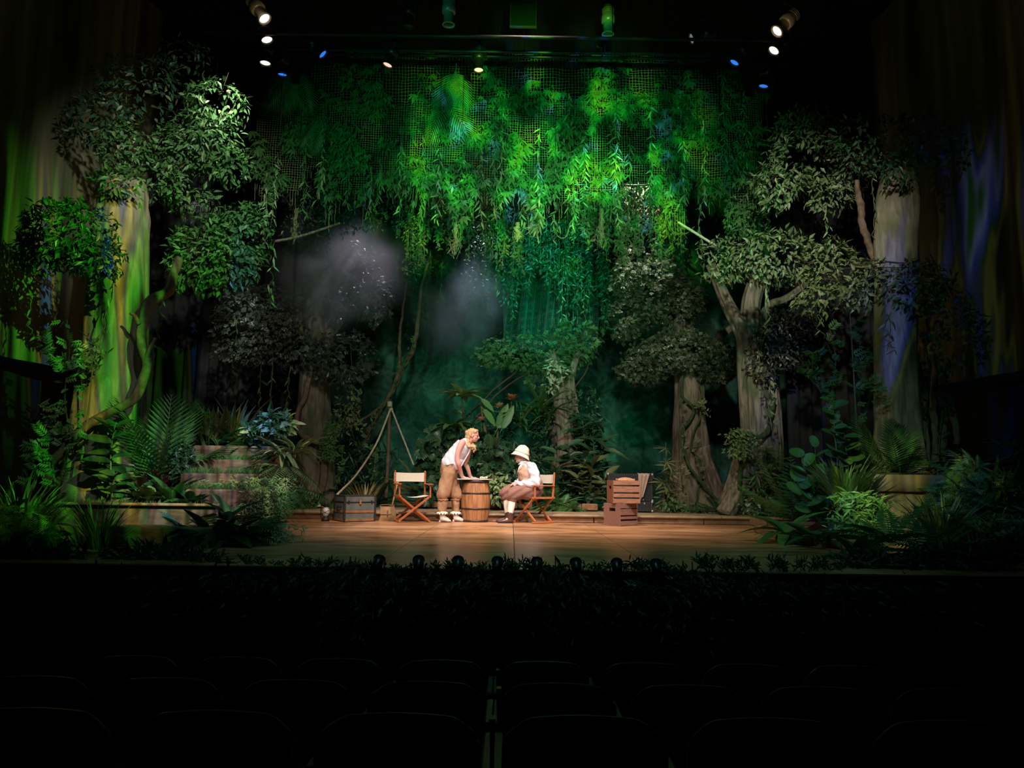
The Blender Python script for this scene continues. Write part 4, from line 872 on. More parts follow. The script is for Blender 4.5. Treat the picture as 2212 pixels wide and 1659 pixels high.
obj('lapel', MB().tube(smoothpath([fx(1133, 1004, -.115), fx(1124.5, 1012, -.125), fx(1119, 1021, -.09)], 10), lerplist([.012, .02, .008], 10), 8, True, .4), VEST, vo, True)
obj('collar', MB().tube([S(1130.5, 999) + Vector((.078 * math.cos(i * .21), .074 * math.sin(i * .21), .004 * math.cos(i * .21) * 8)) for i in range(31)], .016, 7, True, .8), SHIRT, mpn, True)
br = MB(); limb(br, [S(1154, 1054), S(1150, 1062)], [.17, .165], 18, 6, [1.15, 1.15])
for h_, k_ in ((hN, khN), (hF, khF)):
    limb(br, [h_, h_.lerp(k_, .5), k_ + Vector((.01, 0, 0)), k_ + Vector((-.012, 0, -.07)), k_ + Vector((0, 0, -.13))], [.145, .130, .110, .108, .065], 16, 18)
remesh('breeches', br, .0105, BRP, mpn, 3, lambda c: .008 * math.sin(c.x * 34 - c.z * 45 + 2 * math.sin(c.y * 9)) + .007 * nz((c.x * 12, c.y * 12, c.z * 12)))
for k_, a_ in ((khN, ftN), (khF, ftF)):
    so = MB(); limb(so, [k_ + Vector((0, 0, -.05)), k_.lerp(a_, .55), a_ + Vector((0, 0, .06))], [.062, .062, .045]); remesh('sock', so, .009, CREAM, mpn, 2)
    s2 = MB(); ax, ay = a_.x, a_.y; limb(s2, [(ax, ay, .16), (ax + .006, ay, .10), (ax + .006, ay, .06)], [.053, .055, .056], 14, 6)
    s2.tube(smoothpath([(ax + .055, ay, .05), (ax - .03, ay - .008, .048), (ax - .12, ay - .02, .036), (ax - .20, ay - .03, .026)], 14), lerplist([.040, .046, .042, .018], 14), 14, True, .85, (0, 1, 0))
    sO = remesh('shoe', s2, .007, SHOE, mpn, 2)
    obj('sole', MB().box((ax - .07, ay - .012, .007), (.26, .075, .014), rotm(0, 0, .12), .005), M['black'], sO)
    obj('laces', MB().tube(smoothpath([Vector((ax - .04 - .012 * i, ay - .012 + .018 * (-1) ** i, .098 - .006 * i)) for i in range(6)], 12), .003, 5), M['black'], sO, True)
bd_ = MB(); 
for a_, b_, h_, r in ((.06, 0, -.085, .030), (.045, -.035, -.075, .028), (.045, .035, -.075, .028), (.015, -.058, -.05, .024), (.015, .058, -.05, .024), (.085, 0, -.043, .012)): bd_.blob(mP(a_, b_, h_), (r, r, r * 1.1), 10, 8, mR)
remesh('beard', bd_, .007, BEARD, mpn, 2, lambda c: .003 * nz((c.x * 90, c.y * 90, c.z * 90)))
# pith helmet: dome, sloping brim, bands and strap
hc = mP(-.012, 0, .045); tiltM = rotm(0, math.radians(20), 0)
he = thing('sun_helmet', 'cream sun helmet on the seated person', 'hat', hc + mo)
n = 40; vs = []; prof = [(.03, .152, 0), (.062, .140, 0), (.088, .112, 0), (.102, .072, 0), (.109, .030, 0), (.114, .014, 0), (.132, -.016, 1), (.150, -.052, 1), (.153, -.056, 1), (.149, -.058, 1), (.108, .002, 0)]
for r, z, br_ in prof:
    for k in range(n):
        a_ = 2 * PI * k / n; c_, s_ = math.cos(a_), math.sin(a_); ex = 1.12 if c_ < 0 else 1.10
        vs.append(tiltM @ Vector((r * ex * c_ * (1.03 if br_ else 1), r * s_ * .92, z - (.018 * abs(c_) ** 2 if br_ else 0) + (.01 * s_ * s_ if br_ else 0))))
m_ = len(prof); fs = [(i * n + k, i * n + (k + 1) % n, (i + 1) * n + (k + 1) % n, (i + 1) * n + k) for i in range(m_ - 1) for k in range(n)] + [tuple(range(n - 1, -1, -1))]
obj('shell', MB().add(vs, fs), CREAM, he, True)
for z, r in ((.022, .1175), (.031, .115), (.040, .1145)): obj('puggaree_fold', MB().tube([tiltM @ Vector((r * 1.115 * math.cos(2 * PI * k / 40), r * .925 * math.sin(2 * PI * k / 40), z)) for k in range(41)], .006, 6), CREAM, he, True)
obj('vent_button', MB().lathe([(.034, .148), (.020, .158), (.001, .160)], 16, (0, 0, 0), tiltM), CREAM, he, True)
obj('brim_binding', MB().tube([tiltM @ Vector((.153 * (1.12 if math.cos(2 * PI * k / 40) < 0 else 1.10) * 1.03 * math.cos(2 * PI * k / 40), .153 * .92 * math.sin(2 * PI * k / 40), -.056 - .018 * math.cos(2 * PI * k / 40) ** 2 + .01 * math.sin(2 * PI * k / 40) ** 2)) for k in range(41)], .004, 6), STR, he, True)

bpy.data.scenes.remove(bpy.data.scenes['sculpt'])
# ------------------------------------------------------------------ trees
def fluted(path, rad, n=40, seed=0, amp=.12, nf=7, steps=36, flare=0.0):
    P = smoothpath(path, steps); Rr = lerplist(rad, steps); ph = [U(0, 6.28) for _ in range(6)]
    def fn(i, a):
        t = i / steps
        w = math.sin(a * nf + ph[0] + t * .8) * .5 + math.sin(a * (nf * 2 + 1) + ph[1] - t) * .25 + math.sin(a * 3 + ph[2] + t * 1.6) * .4
        nn = nz((math.cos(a) * 1.6, math.sin(a) * 1.6, t * 5 + seed), 1.5)
        base = max(0, 1 - t * 4) ** 2 * flare * (.55 + .45 * math.sin(a * 5 + ph[3]))
        return 1 + amp * w + .10 * nn + base
    return MB().tube(P, Rr, n, True, None, (1, 0, 0), fn)
def tree(name, label, base, trunk_paths, mat, cat='tree', **kw):
    t = thing(name, label, cat, base)
    for i, (path, rad) in enumerate(trunk_paths):
        obj('trunk' if i == 0 else 'bough', fluted(rel(path, base), rad, seed=i * 3.1 + len(label), **kw), M[mat], t, True)
    return t
def liana(parent, pts, rad, base, name='liana', mat='root', wob=.03, n=10, steps=60):
    P = smoothpath(rel(pts, base), steps); ph = U(0, 6)
    P = [p + Vector((nz(p * 1.0 + Vector((ph, 0, 0)), 3.0), nz(p + Vector((0, ph, 5)), 3.0), 0)) * wob for p in P]
    return obj(name, MB().tube(P, lerplist(rad, steps), n, True, None, None, lambda i, a: 1 + .18 * math.sin(a * 3 + i * .35) + .12 * math.sin(i * .9 + a)), M[mat], parent, True)
d = 9.5; b = W(225, 1062, d)
lt = tree('striped_trunk_tree', 'wide pale fluted trunk striped by coloured light, left side', Vector((b.x, d, .40)),
          [([Vector((W(218, 1050, d).x, d, .35)), W(235, 900, d), W(248, 700, d), W(262, 500, d), W(266, 440, d), W(268, 395, d)], [.50, .44, .385, .33, .31, .26])], 'bark_smooth', amp=.10, nf=6, flare=.12)
tl = thing('climbing_liana', 'gnarled brown liana climbing across the striped left trunk', 'vine', W(100, 1050, 8.75))
liana(tl, [W(98, 1060, 8.75), W(125, 985, 8.75), W(190, 915, 8.85), W(285, 862, 8.9), W(312, 790, 8.95), W(298, 720, 9.0), W(330, 655, 9.1), W(368, 618, 9.3), W(385, 560, 9.6)], [.05, .05, .055, .055, .06, .06, .07, .06, .05], tl.location, 'stem', wob=.06)
for a_, b_ in (((312, 790), (335, 730)), ((298, 700), (280, 676))): liana(tl, [W(*a_, 8.95), W((a_[0] + b_[0]) / 2, (a_[1] + b_[1]) / 2 - 6, 8.9), W(*b_, 8.9)], [.03, .015], tl.location, 'side_shoot', wob=.02, n=7, steps=12)
# back left tree
d = 15.2; bb = Vector((W(680, 1080, d).x, d, PZ))
t1 = tree('dark_leaved_tree', 'shadowy tree at the back left with a brown folded trunk', bb,
          [([bb, W(680, 960, d), W(678, 860, d), W(680, 760, d), W(690, 640, d), W(710, 520, d)], [.46, .36, .31, .30, .26, .18]),
           ([W(685, 760, d), W(740, 680, d), W(790, 600, d)], [.14, .10, .05]), ([W(675, 740, d), W(610, 690, d), W(540, 670, d)], [.14, .10, .05])], 'bark', amp=.13, nf=5, flare=.3)
liana(t1, [W(645, 640, d - .35), W(652, 720, d - .4), W(672, 790, d - .4), W(660, 850, d - .42), W(640, 900, d - .45), W(655, 940, d - .45), W(695, 965, d - .5), W(702, 1000, d - .5), W(690, 1075, d - .5)], [.03, .04, .05, .05, .05, .06, .06, .07, .07], bb, 'liana')
# leaning branch left of centre
d = 16.4; b2 = W(790, 1000, d)
t2 = thing('leaning_branch', 'bare dark leaning branch forking left of the centre back', 'branch', b2)
liana(t2, [W(745, 1085, d), W(790, 950, d), W(838, 860, d), W(862, 810, d), W(885, 770, d), W(900, 720, d), W(908, 640, d), W(930, 540, d)], [.06, .06, .06, .07, .06, .05, .04, .03], b2, 'limb')
liana(t2, [W(862, 810, d), W(863, 770, d), W(866, 700, d), W(880, 600, d)], [.05, .04, .03, .02], b2, 'side_limb')
liana(t2, [W(700, 960, d), W(760, 920, d), W(820, 880, d), W(858, 820, d)], [.03, .03, .03, .03], b2, 'side_limb')
# centre pale trunk
d = 15.3; b3 = Vector((W(1222, 1085, d).x, d, PZ))
tree('pale_centre_trunk', 'pale weathered split trunk rising out of the centre back bushes', b3, [([b3, W(1220, 960, d), W(1212, 890, d), W(1205, 830, d), W(1190, 760, d)], [.34, .24, .21, .20, .10]), ([W(1222, 960, d), W(1238, 880, d), W(1232, 820, d), W(1250, 760, d)], [.14, .12, .10, .05]), ([W(1210, 960, d), W(1178, 880, d), W(1172, 840, d)], [.12, .09, .06])], 'bark_grey', amp=.16, nf=5, flare=.3)
# back right umbrella tree
d = 15.4; b4 = Vector((W(1497, 1098, d).x, d, PZ))
t4 = tree('umbrella_tree', 'brown trunk with flaring root and dark umbrella crowns, behind black case', b4,
          [([b4, W(1497, 1030, d), W(1490, 960, d), W(1488, 880, d), W(1487, 800, d), W(1470, 700, d), W(1440, 600, d)], [.56, .48, .37, .31, .29, .24, .12]),
           ([W(1488, 800, d), W(1540, 740, d), W(1590, 700, d)], [.14, .09, .05]), ([W(1480, 760, d), W(1430, 730, d), W(1390, 740, d)], [.12, .08, .04]),
           ([W(1510, 970, d - .2), W(1535, 1040, d - .3), Vector((W(1560, 1098, d - .3).x, d - .3, PZ))], [.18, .2, .22])], 'bark', amp=.17, nf=7, flare=.45)
liana(t4, [W(1478, 800, d - .3), W(1472, 850, d - .42), W(1500, 885, d - .45), W(1476, 940, d - .47), W(1486, 1000, d - .58), W(1520, 1050, d - .7), W(1560, 1092, d - .8)], [.02, .03, .035, .03, .03, .03, .02], b4, 'liana', mat='moss', wob=.08)
liana(t4, [W(1515, 830, d - .3), W(1512, 900, d - .42), W(1495, 960, d - .45), W(1515, 1010, d - .55), W(1500, 1092, d - .7)], [.015, .02, .02, .02, .015], b4, 'liana', mat='moss', wob=.08)
# forked right tree
d = 13.6; b5 = Vector((W(1622, 1108, d).x, d, PZ))
t5 = tree('forked_tree', 'sunlit forked tree with thick pale trunk, right of the crates', b5,
          [([b5, W(1630, 1020, d), W(1640, 940, d), W(1632, 860, d), W(1625, 790, d), W(1615, 730, d), W(1590, 690, d), W(1560, 630, d), W(1535, 570, d)], [.48, .38, .33, .30, .27, .22, .14, .11, .09]),
           ([W(1625, 800, d), W(1622, 720, d), W(1622, 660, d), W(1640, 590, d), W(1660, 530, d)], [.20, .19, .16, .15, .12]),
           ([W(1640, 700, d), W(1665, 660, d), W(1700, 645, d), W(1760, 600, d)], [.09, .08, .07, .05]),
           ([W(1655, 760, d + .15), W(1664, 880, d + .15), W(1668, 980, d + .15), Vector((W(1668, 1100, d).x, d + .15, PZ))], [.17, .19, .19, .22]),
           ([W(1615, 1010, d - .2), W(1598, 1060, d - .35), Vector((W(1566, 1108, d - .5).x, d - .5, PZ))], [.16, .19, .16])], 'bark_grey', amp=.17, nf=8, flare=.35)
liana(t5, [W(1675, 860, d - .25), W(1660, 930, d - .42), W(1635, 945, d - .45), W(1610, 935, d - .45)], [.03, .05, .05, .02], b5, 'liana', mat='moss')
liana(t5, [W(1607, 940, d - .4), W(1600, 1000, d - .5), W(1598, 1050, d - .55), W(1605, 1100, d - .6)], [.04, .04, .04, .03], b5, 'liana', mat='moss')
# far right tree in the round planter
d = 10.2; b6 = Vector((W(1935, 1020, d).x, d, .86))
t6 = tree('tall_planter_tree', 'tall smooth trunk standing in the round right planter', b6,
          [([b6, W(1940, 940, d), W(1935, 820, d), W(1935, 700, d), W(1938, 560, d), W(1942, 440, d), W(1944, 375, d)], [.40, .31, .28, .28, .29, .29, .24]),
           ([W(1960, 960, d - .2), W(1975, 1000, d - .3), W(1990, 1030, d - .3)], [.10, .11, .1]), ([W(1850, 950, d - .3), W(1880, 985, d - .3), W(1905, 1005, d - .3)], [.04, .05, .05])], 'bark_smooth', amp=.09, nf=6, flare=.3)
hrs = thing('hanging_roots', 'bunch of hanging aerial roots right of the tall planter trunk', 'roots', W(2030, 1030, 10.5))
for pts, r in (([(1975, 760), (1985, 850), (1992, 930), (1985, 1030)], .06), ([(1985, 720), (2030, 800), (2058, 880), (2065, 960)], .05), ([(2030, 770), (2015, 860), (2020, 960), (2010, 1030)], .045), ([(2030, 840), (2040, 900), (2035, 970), (2048, 1030)], .045), ([(2000, 690), (2008, 780), (2000, 880), (2008, 1030)], .03)):
    liana(hrs, [W(x, y, 10.5 + U(-.1, .1)) for x, y in pts], [r, r * 1.1, r, r * .8], hrs.location, 'root', mat='bark_smooth')
rv = thing('bent_liana', 'brown liana hanging left of the tall planter trunk', 'vine', W(1880, 560, 10.4))
liana(rv, [W(1850, 390, 10.4), W(1858, 440, 10.4), W(1866, 490, 10.4), W(1882, 540, 10.4), W(1900, 600, 10.3)], [.03, .05, .05, .05, .04], rv.location, 'stem')
# ------------------------------------------------------------------ leaf crowns
def crown(parent, blobs, kind, mat, size, n_part, n_stuff, lo=None, mat2=None, front=.65, name='leaf', twigs=14, droop=.45, o=None):
    """parent thing; blobs (px, py, d, rx px, ry px, depth m)"""
    o = o or parent.location; B = []
    for px, py, d, rx, ry, dz in blobs: B.append((W(px, py, d), rx * mpp(d), ry * mpp(d), dz, rx * ry))
    tot = sum(b[4] for b in B)
    def pick():
        k = U(0, tot); i = 0
        while k > B[i][4] and i < len(B) - 1: k -= B[i][4]; i += 1
        c, rx, rz, ry, _ = B[i]
        while True:
            v = rdir()
            if v.y > 0 and random.random() < front: v.y = -v.y
            q = U(.72, 1.04) * (1 + .16 * nz((v.x * 2.1 + i, v.y * 2.1, v.z * 2.1), 1.7))
            p = Vector((c.x + v.x * rx * q, c.y + v.y * ry * q, c.z + v.z * rz * q))
            if nz(p, 2.3) > -.34: return p, v
    def put(fn):
        p, v = pick(); dv = (v * .5 + rdir() * .75 + Vector((0, -.1, -droop))).normalized(); nn = (v + Vector((0, -.5, .6)) + rdir() * .5)
        fn(p - o, dv, nn, size * U(.65, 1.3))
    for _ in range(n_part): put(lambda p, d_, n_, s: leaf(parent, kind, mat, p, d_, n_, s, U(.8, 1.15), name))
    if n_stuff:
        cl = Cloud(); 
        for _ in range(n_stuff): put(lambda p, d_, n_, s: cl.put(lo or kind, p, d_, n_, s))
        cl.out('foliage', mat2 or mat, parent)
    if twigs:
        mb = MB()
        for _ in range(twigs):
            p, v = pick(); c = B[0][0]; q = p + (v + Vector((0, 0, -.2))) * U(.05, .18); m_ = p.lerp(c, .35) + rdir() * .05
            mb.tube([m_ - o, p - o, q - o], [.010, .006, .002], 5)
        w = obj('twigs', mb, M['stem_brown'], parent, True); w['kind'] = 'stuff'
def crown_thing(label, blobs, *a, cat='foliage', name='leaf_crown', **k):
    b = blobs[0]; t = thing(name, label, cat, W(b[0], b[1], b[2])); crown(t, blobs, *a, **k); return t
lc1 = crown_thing('bright leafy crown hung highest on the left, with a pale rounded top', [(440, 310, 10.3, 88, 70, .5), (468, 228, 10.2, 70, 54, .42), (330, 390, 10.0, 88, 42, .4), (490, 360, 10.4, 60, 50, .4), (380, 330, 10.2, 80, 60, .4), (410, 430, 10.3, 60, 34, .35), (275, 320, 9.8, 60, 60, .35), (262, 400, 9.2, 58, 28, .3)], 'ovate', M['leaf_light'], .105, 290, 2600, 'ovate_lo', M['leaf_mid'], twigs=30)
lc2 = crown_thing('rounded leafy crown on net above the gnarled liana, left', [(480, 545, 10.3, 100, 85, .5), (530, 500, 10.3, 60, 65, .42), (420, 560, 10.3, 58, 80, .4)], 'ovate', M['leaf_mid'], .10, 290, 2200, 'ovate_lo', twigs=16)
lc3 = crown_thing('dark leafy crown in front of the striped trunk, far left', [(150, 505, 8.3, 100, 75, .42), (95, 545, 8.3, 52, 48, .33), (215, 560, 8.3, 60, 40, .3)], 'ovate', M['leaf_mid'], .085, 260, 1500, 'ovate_lo', M['leaf_dark'], twigs=24)
lc4 = crown_thing('dim dry leaf cluster high above the left crowns', [(300, 190, 10.2, 105, 75, .4), (215, 260, 9.8, 80, 60, .4), (400, 120, 10.4, 70, 40, .3)], 'ovate', M['leaf_olive'], .11, 120, 700, 'ovate_lo', M['leaf_dark'], twigs=20)
rc1 = crown_thing('wide olive leafy crown spreading over the forked tree and planter trunk', [(1680, 560, 11.2, 105, 62, .5), (1570, 565, 11.6, 70, 48, .4), (1790, 575, 10.9, 80, 55, .45), (1890, 615, 10.4, 85, 60, .45), (1980, 620, 9.9, 62, 62, .35), (1770, 650, 10.8, 60, 30, .3)], 'ovate', M['leaf_light'], .105, 295, 2700, 'ovate_lo', M['leaf_olive'], twigs=40)
rc2 = crown_thing('high dry olive leafy crown at the upper right', [(1745, 330, 11.2, 95, 105, .5), (1690, 400, 11.2, 70, 60, .4), (1830, 360, 11.0, 60, 60, .4), (1790, 420, 11.1, 70, 40, .4)], 'ovate', M['leaf_olive'], .10, 290, 2000, 'ovate_lo', M['leaf_olive'], twigs=30)
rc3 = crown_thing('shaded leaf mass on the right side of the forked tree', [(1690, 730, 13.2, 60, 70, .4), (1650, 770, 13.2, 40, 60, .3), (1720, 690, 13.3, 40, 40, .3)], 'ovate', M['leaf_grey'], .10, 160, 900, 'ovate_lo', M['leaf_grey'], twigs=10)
rc4 = crown_thing('dark shrub mass behind the crowns at the far upper right', [(1890, 310, 10.2, 100, 75, .4), (1950, 370, 9.8, 60, 32, .3), (2000, 300, 9.7, 70, 60, .35), (2040, 700, 9.6, 50, 110, .35)], 'ovate_lo', M['leaf_dark'], .10, 90, 900, 'ovate_lo', M['leaf_dark'], twigs=10)
# small-leaved crowns of the back trees (parts of their trees)
crown(t1, [(745, 600, 15.0, 85, 95, .7), (700, 530, 15.2, 80, 60, .6), (570, 690, 14.9, 110, 75, .6), (740, 775, 14.8, 75, 60, .5), (640, 760, 14.9, 70, 40, .5), (810, 650, 14.8, 40, 55, .4), (530, 760, 15.0, 70, 30, .4)], 'sprig', M['leaf_grey'], .105, 280, 5200, 'sprig', M['leaf_grey'], twigs=20, name='leaf_sprig', o=bb)
crown(t4, [(1470, 770, 15.2, 122, 40, .7), (1390, 800, 15.1, 55, 32, .5), (1540, 790, 15.2, 60, 38, .5), (1470, 735, 15.2, 60, 22, .5)], 'sprig', M['leaf_olive'], .095, 200, 3600, 'sprig', M['leaf_shade'], twigs=10, name='leaf_sprig', o=b4, droop=.2)
crown(t4, [(1400, 620, 15.2, 78, 85, .7), (1350, 690, 15.1, 38, 50, .4), (1360, 600, 15.0, 42, 70, .4), (1460, 650, 15.2, 60, 60, .5)], 'sprig', M['leaf_olive'], .095, 90, 4200, 'sprig', M['leaf_shade'], twigs=10, name='leaf_sprig', o=b4)
at = crown_thing('airy small-leaved tree top hanging over the centre back bushes', [(1160, 760, 15.6, 120, 48, .5), (1080, 770, 15.6, 60, 28, .4), (1235, 740, 15.6, 70, 50, .4), (1190, 810, 15.4, 60, 30, .4)], 'sprig', M['leaf_mid'], .11, 220, 1100, 'sprig', M['leaf_mid'], twigs=20, name='airy_tree', cat='tree')
for pts in (([(1000, 905), (1060, 850), (1130, 790), (1210, 740)]), ([(1010, 930), (1050, 880), (1100, 830), (1180, 790)]), ([(1230, 860), (1270, 790), (1280, 740)])):
    liana(at, [W(x, y, 15.5) for x, y in pts], [.025, .02, .018, .012], at.location, 'bough', mat='stem_brown', wob=.05, n=6, steps=30)
# ------------------------------------------------------------------ hanging camouflage nets over the stage
NETM = plain('net_twine', (.20, .21, .08), .9, c2=(.12, .14, .05), scale=8)
def hang_net(label, px0, px1, py0, py1, d, cell, mat, leaf_n, stuff_n, kinds, group='camouflage nets over the stage', lm='leaf_mid', lsz=.145, sag=.12):
    o = W((px0 + px1) / 2, py0, d); t = thing('camouflage_net', label, 'net', o, 0, group)
    a, b, c_ = W(px0, py0, d), W(px1, py0, d), W((px0 + px1) / 2, py1, d); w = b.x - a.x; h = a.z - c_.z; s = U(0, 50)
    def edge(u): return h * (.80 + .20 * math.sin(u * 9 + s) * math.sin(u * 23 + s * 2) + .10 * nz((u * 14, s, 0)))
    def pt(u, z):
        x = a.x + w * u; y = d + sag * nz((x * 1.1, z * .9, s)) + .05 * nz((x * 4, z * 4, s + 3))
        return Vector((x + .012 * nz((x * 6, z * 6, 1)), y, a.z - z)) - o
    cl = Cloud(); n = int(w / cell)
    for i in range(n + 1):
        u = i / n; e = edge(u) + (U(.02, .22) if random.random() < .35 else 0); m = max(6, int(e / .12))
        cl.strips([pt(u, e * k / m) for k in range(m + 1)], .0035)
    for j in range(int(h / cell)):
        z = j * cell; run = []
        for i in range(int(w / .10) + 1):
            u = i * .10 / w
            if z < edge(min(u, 1)): run.append(pt(u, z + .02 * nz((u * 40, j, s))))
            else:
                if len(run) > 2: cl.strips(run, .0035)
                run = []
        if len(run) > 2: cl.strips(run, .0035)
    cl.out('netting', mat, t)
    cl = Cloud(); tot = leaf_n + stuff_n
    for k in range(tot):
        while True:
            u = random.random(); z = U(0.0, 1.0) * edge(u)
            if nz((u * w * 1.5 + s, z * 1.5, 2)) > -.02: break
        p = pt(u, z) + Vector((0, -U(.02, .22), 0)); kd = random.choice(kinds)
        dv = Vector((U(-.8, .8), U(-.7, .0), -U(.25, 1.0))); nn = Vector((U(-.4, .4), -1, U(.1, .9))); sz = lsz * U(.6, 1.25) * (1.15 if kd == 'palmate' else .85)
        if k < leaf_n: leaf(t, kd, M[lm], p, dv, nn, sz)
        else: cl.put(kd if kd == 'palmate' else kd + '_lo', p, dv, nn, sz)
    if stuff_n: cl.out('foliage', M[lm], t)
    # loose twine ends under the hem
    cl = Cloud()
    for k in range(int(w * 9)):
        u = random.random(); e = edge(u); p = pt(u, e); L_ = U(.08, .45); q = [p + Vector((.02 * nz((k, i, 0)) * i + U(-.01, .01), U(-.02, .02), -L_ * i / 6)) for i in range(7)]
        cl.strips(q, .004)
    cl.out('fringe', mat, t)
    return t
hang_net('green-lit leafy net hanging over the left half of the stage', 560, 905, 225, 470, 12.5, .045, NETM, 290, 900, ['palmate', 'ovate', 'ovate', 'lance'])
hang_net('brightest green leafy net hanging over the middle of the stage', 890, 1290, 215, 500, 12.35, .045, NETM, 295, 1000, ['palmate', 'ovate', 'lance', 'ovate'])
hang_net('green-lit leafy net hanging over the right half of the stage', 1275, 1640, 200, 495, 12.5, .045, NETM, 290, 900, ['palmate', 'lance', 'lance', 'ovate'])
hang_net('dim upper leafy net behind the stage lanterns, left', 600, 1100, 110, 300, 12.9, .06, NETM, 100, 350, ['palmate', 'lance'])
hang_net('dim upper leafy net behind the stage lanterns, right', 1080, 1650, 110, 300, 12.9, .06, NETM, 100, 350, ['lance', 'palmate'])
GREYN = plain('grey_net', (.30, .28, .29), .9, var=.3, scale=10)
hang_net('bare grey net stretched between the two left crowns', 385, 480, 412, 470, 10.9, .03, GREYN, 0, 0, ['ovate'], lsz=.05)
# second line of dark glittering foliage behind the nets
def strands(label, px0, px1, py0, py1, d, n, mat, sz, parts):
    o = W((px0 + px1) / 2, py0, d); t = thing('foliage_border', label, 'foliage', o, 0, 'leaf borders behind the nets'); cl = Cloud(); k_ = 0
    for i in range(n):
        x = U(px0, px1); a = W(x, py0 + U(-10, 20), d + U(-.3, .3)); z1 = W(x, py1, d).z; L_ = (a.z - z1) * U(.55, 1.0) * (.75 + .5 * nz((x * .012, 3.3, d)) + .2)
        pts = [a + Vector((.05 * nz((i, k * .3, 1)), .05 * nz((i, k * .3, 7)), -L_ * k / 12)) for k in range(13)]
        cl.strips([p - o for p in pts], .004)
        m = int(L_ / (sz * .42))
        for k in range(m):
            p = pts[min(12, int(12 * k / m))] + Vector((U(-.05, .05), U(-.05, .05), -U(0, L_ / 12))) - o
            dv, nn = Vector((U(-1, 1), U(-.7, .4), -U(.1, .9))), Vector((U(-.6, .6), -1, U(0, .8)))
            if k_ < parts and k % 7 == 3: leaf(t, 'ovate', mat, p, dv, nn, sz * U(.9, 1.4)); k_ += 1
            else: cl.put('ovate_lo', p, dv, nn, sz * U(.7, 1.25))
    cl.out('foliage', mat, t)
    for q in (px0, px1):
        a = W(q, py0, d); obj('tie_line', MB().tube([a - o, Vector((a.x, a.y, 9.86)) - o], .004, 4), M['blackmetal'], t)
    obj('batten', MB().tube([W(px0, py0, d) - o, W(px1, py0, d) - o], .018, 6), M['blackmetal'], t)
strands('glittering small-leaf border behind the net, left of centre', 610, 900, 380, 530, 13.6, 60, M['leaf_grey'], .085, 120)
strands('glittering small-leaf border behind the net, in the centre', 880, 1130, 400, 590, 13.9, 80, M['leaf_olive'], .085, 140)
strands('glittering small-leaf border behind the net, right of centre', 1240, 1480, 400, 560, 13.7, 80, M['leaf_olive'], .09, 140)
strands('dim vine curtain in front of the painted cloth, upper right of centre', 1080, 1320, 470, 700, 16.6, 60, M['leaf_dark'], .11, 100)
strands('dim vine curtain in front of the painted cloth, upper left of centre', 880, 1060, 480, 720, 16.8, 50, M['leaf_dark'], .10, 80)
strands('teal leaf border behind the wide right crown', 1560, 1660, 430, 530, 12.6, 40, M['leaf_mid'], .09, 60)
# teal gauze hung before the painted cloth
gz = thing('gauze_panel', 'teal net gauze hanging before the painted cloth, upper right of centre', 'net', W(1180, 530, 17.3))
cl = Cloud(); A = W(1090, 528, 17.3); B_ = W(1290, 528, 17.3); Z1 = W(1180, 760, 17.3).z
for i in range(90):
    x = A.x + (B_.x - A.x) * i / 89; cl.strips([Vector((x + .02 * math.sin(k + i), 17.3 + .15 * math.sin(i * .25), A.z + (Z1 - A.z) * k / 10)) - gz.location for k in range(11)], .007)
for j in range(90):
    z = A.z + (Z1 - A.z) * j / 90; cl.strips([Vector((A.x + (B_.x - A.x) * k / 24, 17.3 + .15 * math.sin(k * 89 / 24 * .25), z + .015 * math.sin(k + j))) - gz.location for k in range(25)], .006)
cl.out('netting', plain('gauze', (.05, .12, .10), .9, var=.3), gz); [obj('tie_line', MB().tube([q - gz.location, Vector((q.x, q.y, 9.86)) - gz.location], .004, 4), M['blackmetal'], gz) for q in (A, B_)]; obj('hem_batten', MB().tube([A - gz.location, B_ - gz.location], .02, 6), M['leaf_mid'], gz)
# ------------------------------------------------------------------ hanging vines with narrow leaves
def vine(label, px, py0, py1, d, sz=.16, mat='leaf_mid', dens=1.0, kind='lance', group=None, sway=0.0, line=False):
    o = W(px, py0, d); t = thing('hanging_vine', label, 'vine', o, 0, group); L_ = o.z - W(px, py1, d).z; s = U(0, 90)
    P = [Vector((.07 * nz((s, k * .5, 0)) * (k / 8) + sway * (k / 16) ** 2, .06 * nz((s, k * .5, 9)), -L_ * k / 16)) for k in range(17)]
    obj('stem', MB().tube(P, .006, 5), M['stem'], t, True)
    if line: obj('tie_line', MB().tube([(0, 0, 0), (0, 0, 9.86 - o.z)], .003, 4), M['blackmetal'], t)
    m = max(4, int(L_ / (sz * .5) * dens))
    for k in range(m):
        u = (k + .5) / m * 16; i = min(15, int(u)); p = P[i].lerp(P[i + 1], u - i); sd = 1 if k % 2 else -1
        leaf(t, kind, M[mat], p + Vector((U(-.02, .02), U(-.04, .02), U(-.05, .05))), (sd * U(-.2, .75), U(-.7, .2), -U(.35, 1)), Vector((sd * -.2, -1, .25)) + rdir() * .45, sz * U(.5, 1.3), 1.2)
    return t
VX = [(578, 400, 530), (600, 330, 480), (662, 300, 470), (700, 280, 430), (757, 300, 450), (803, 360, 475), (822, 340, 440), (868, 300, 460), (915, 290, 500), (950, 320, 480), (1000, 260, 440), (1040, 300, 490), (1072, 250, 480), (1085, 240, 450), (1130, 300, 500), (1165, 280, 520), (1200, 330, 515), (1228, 200, 450), (1240, 320, 500), (1262, 300, 440), (1322, 190, 470), (1332, 240, 500), (1360, 300, 430), (1405, 230, 420), (1445, 300, 480), (1475, 300, 440), (1508, 380, 560), (1560, 160, 340), (1605, 200, 420), (1520, 260, 440)]
VX.sort()
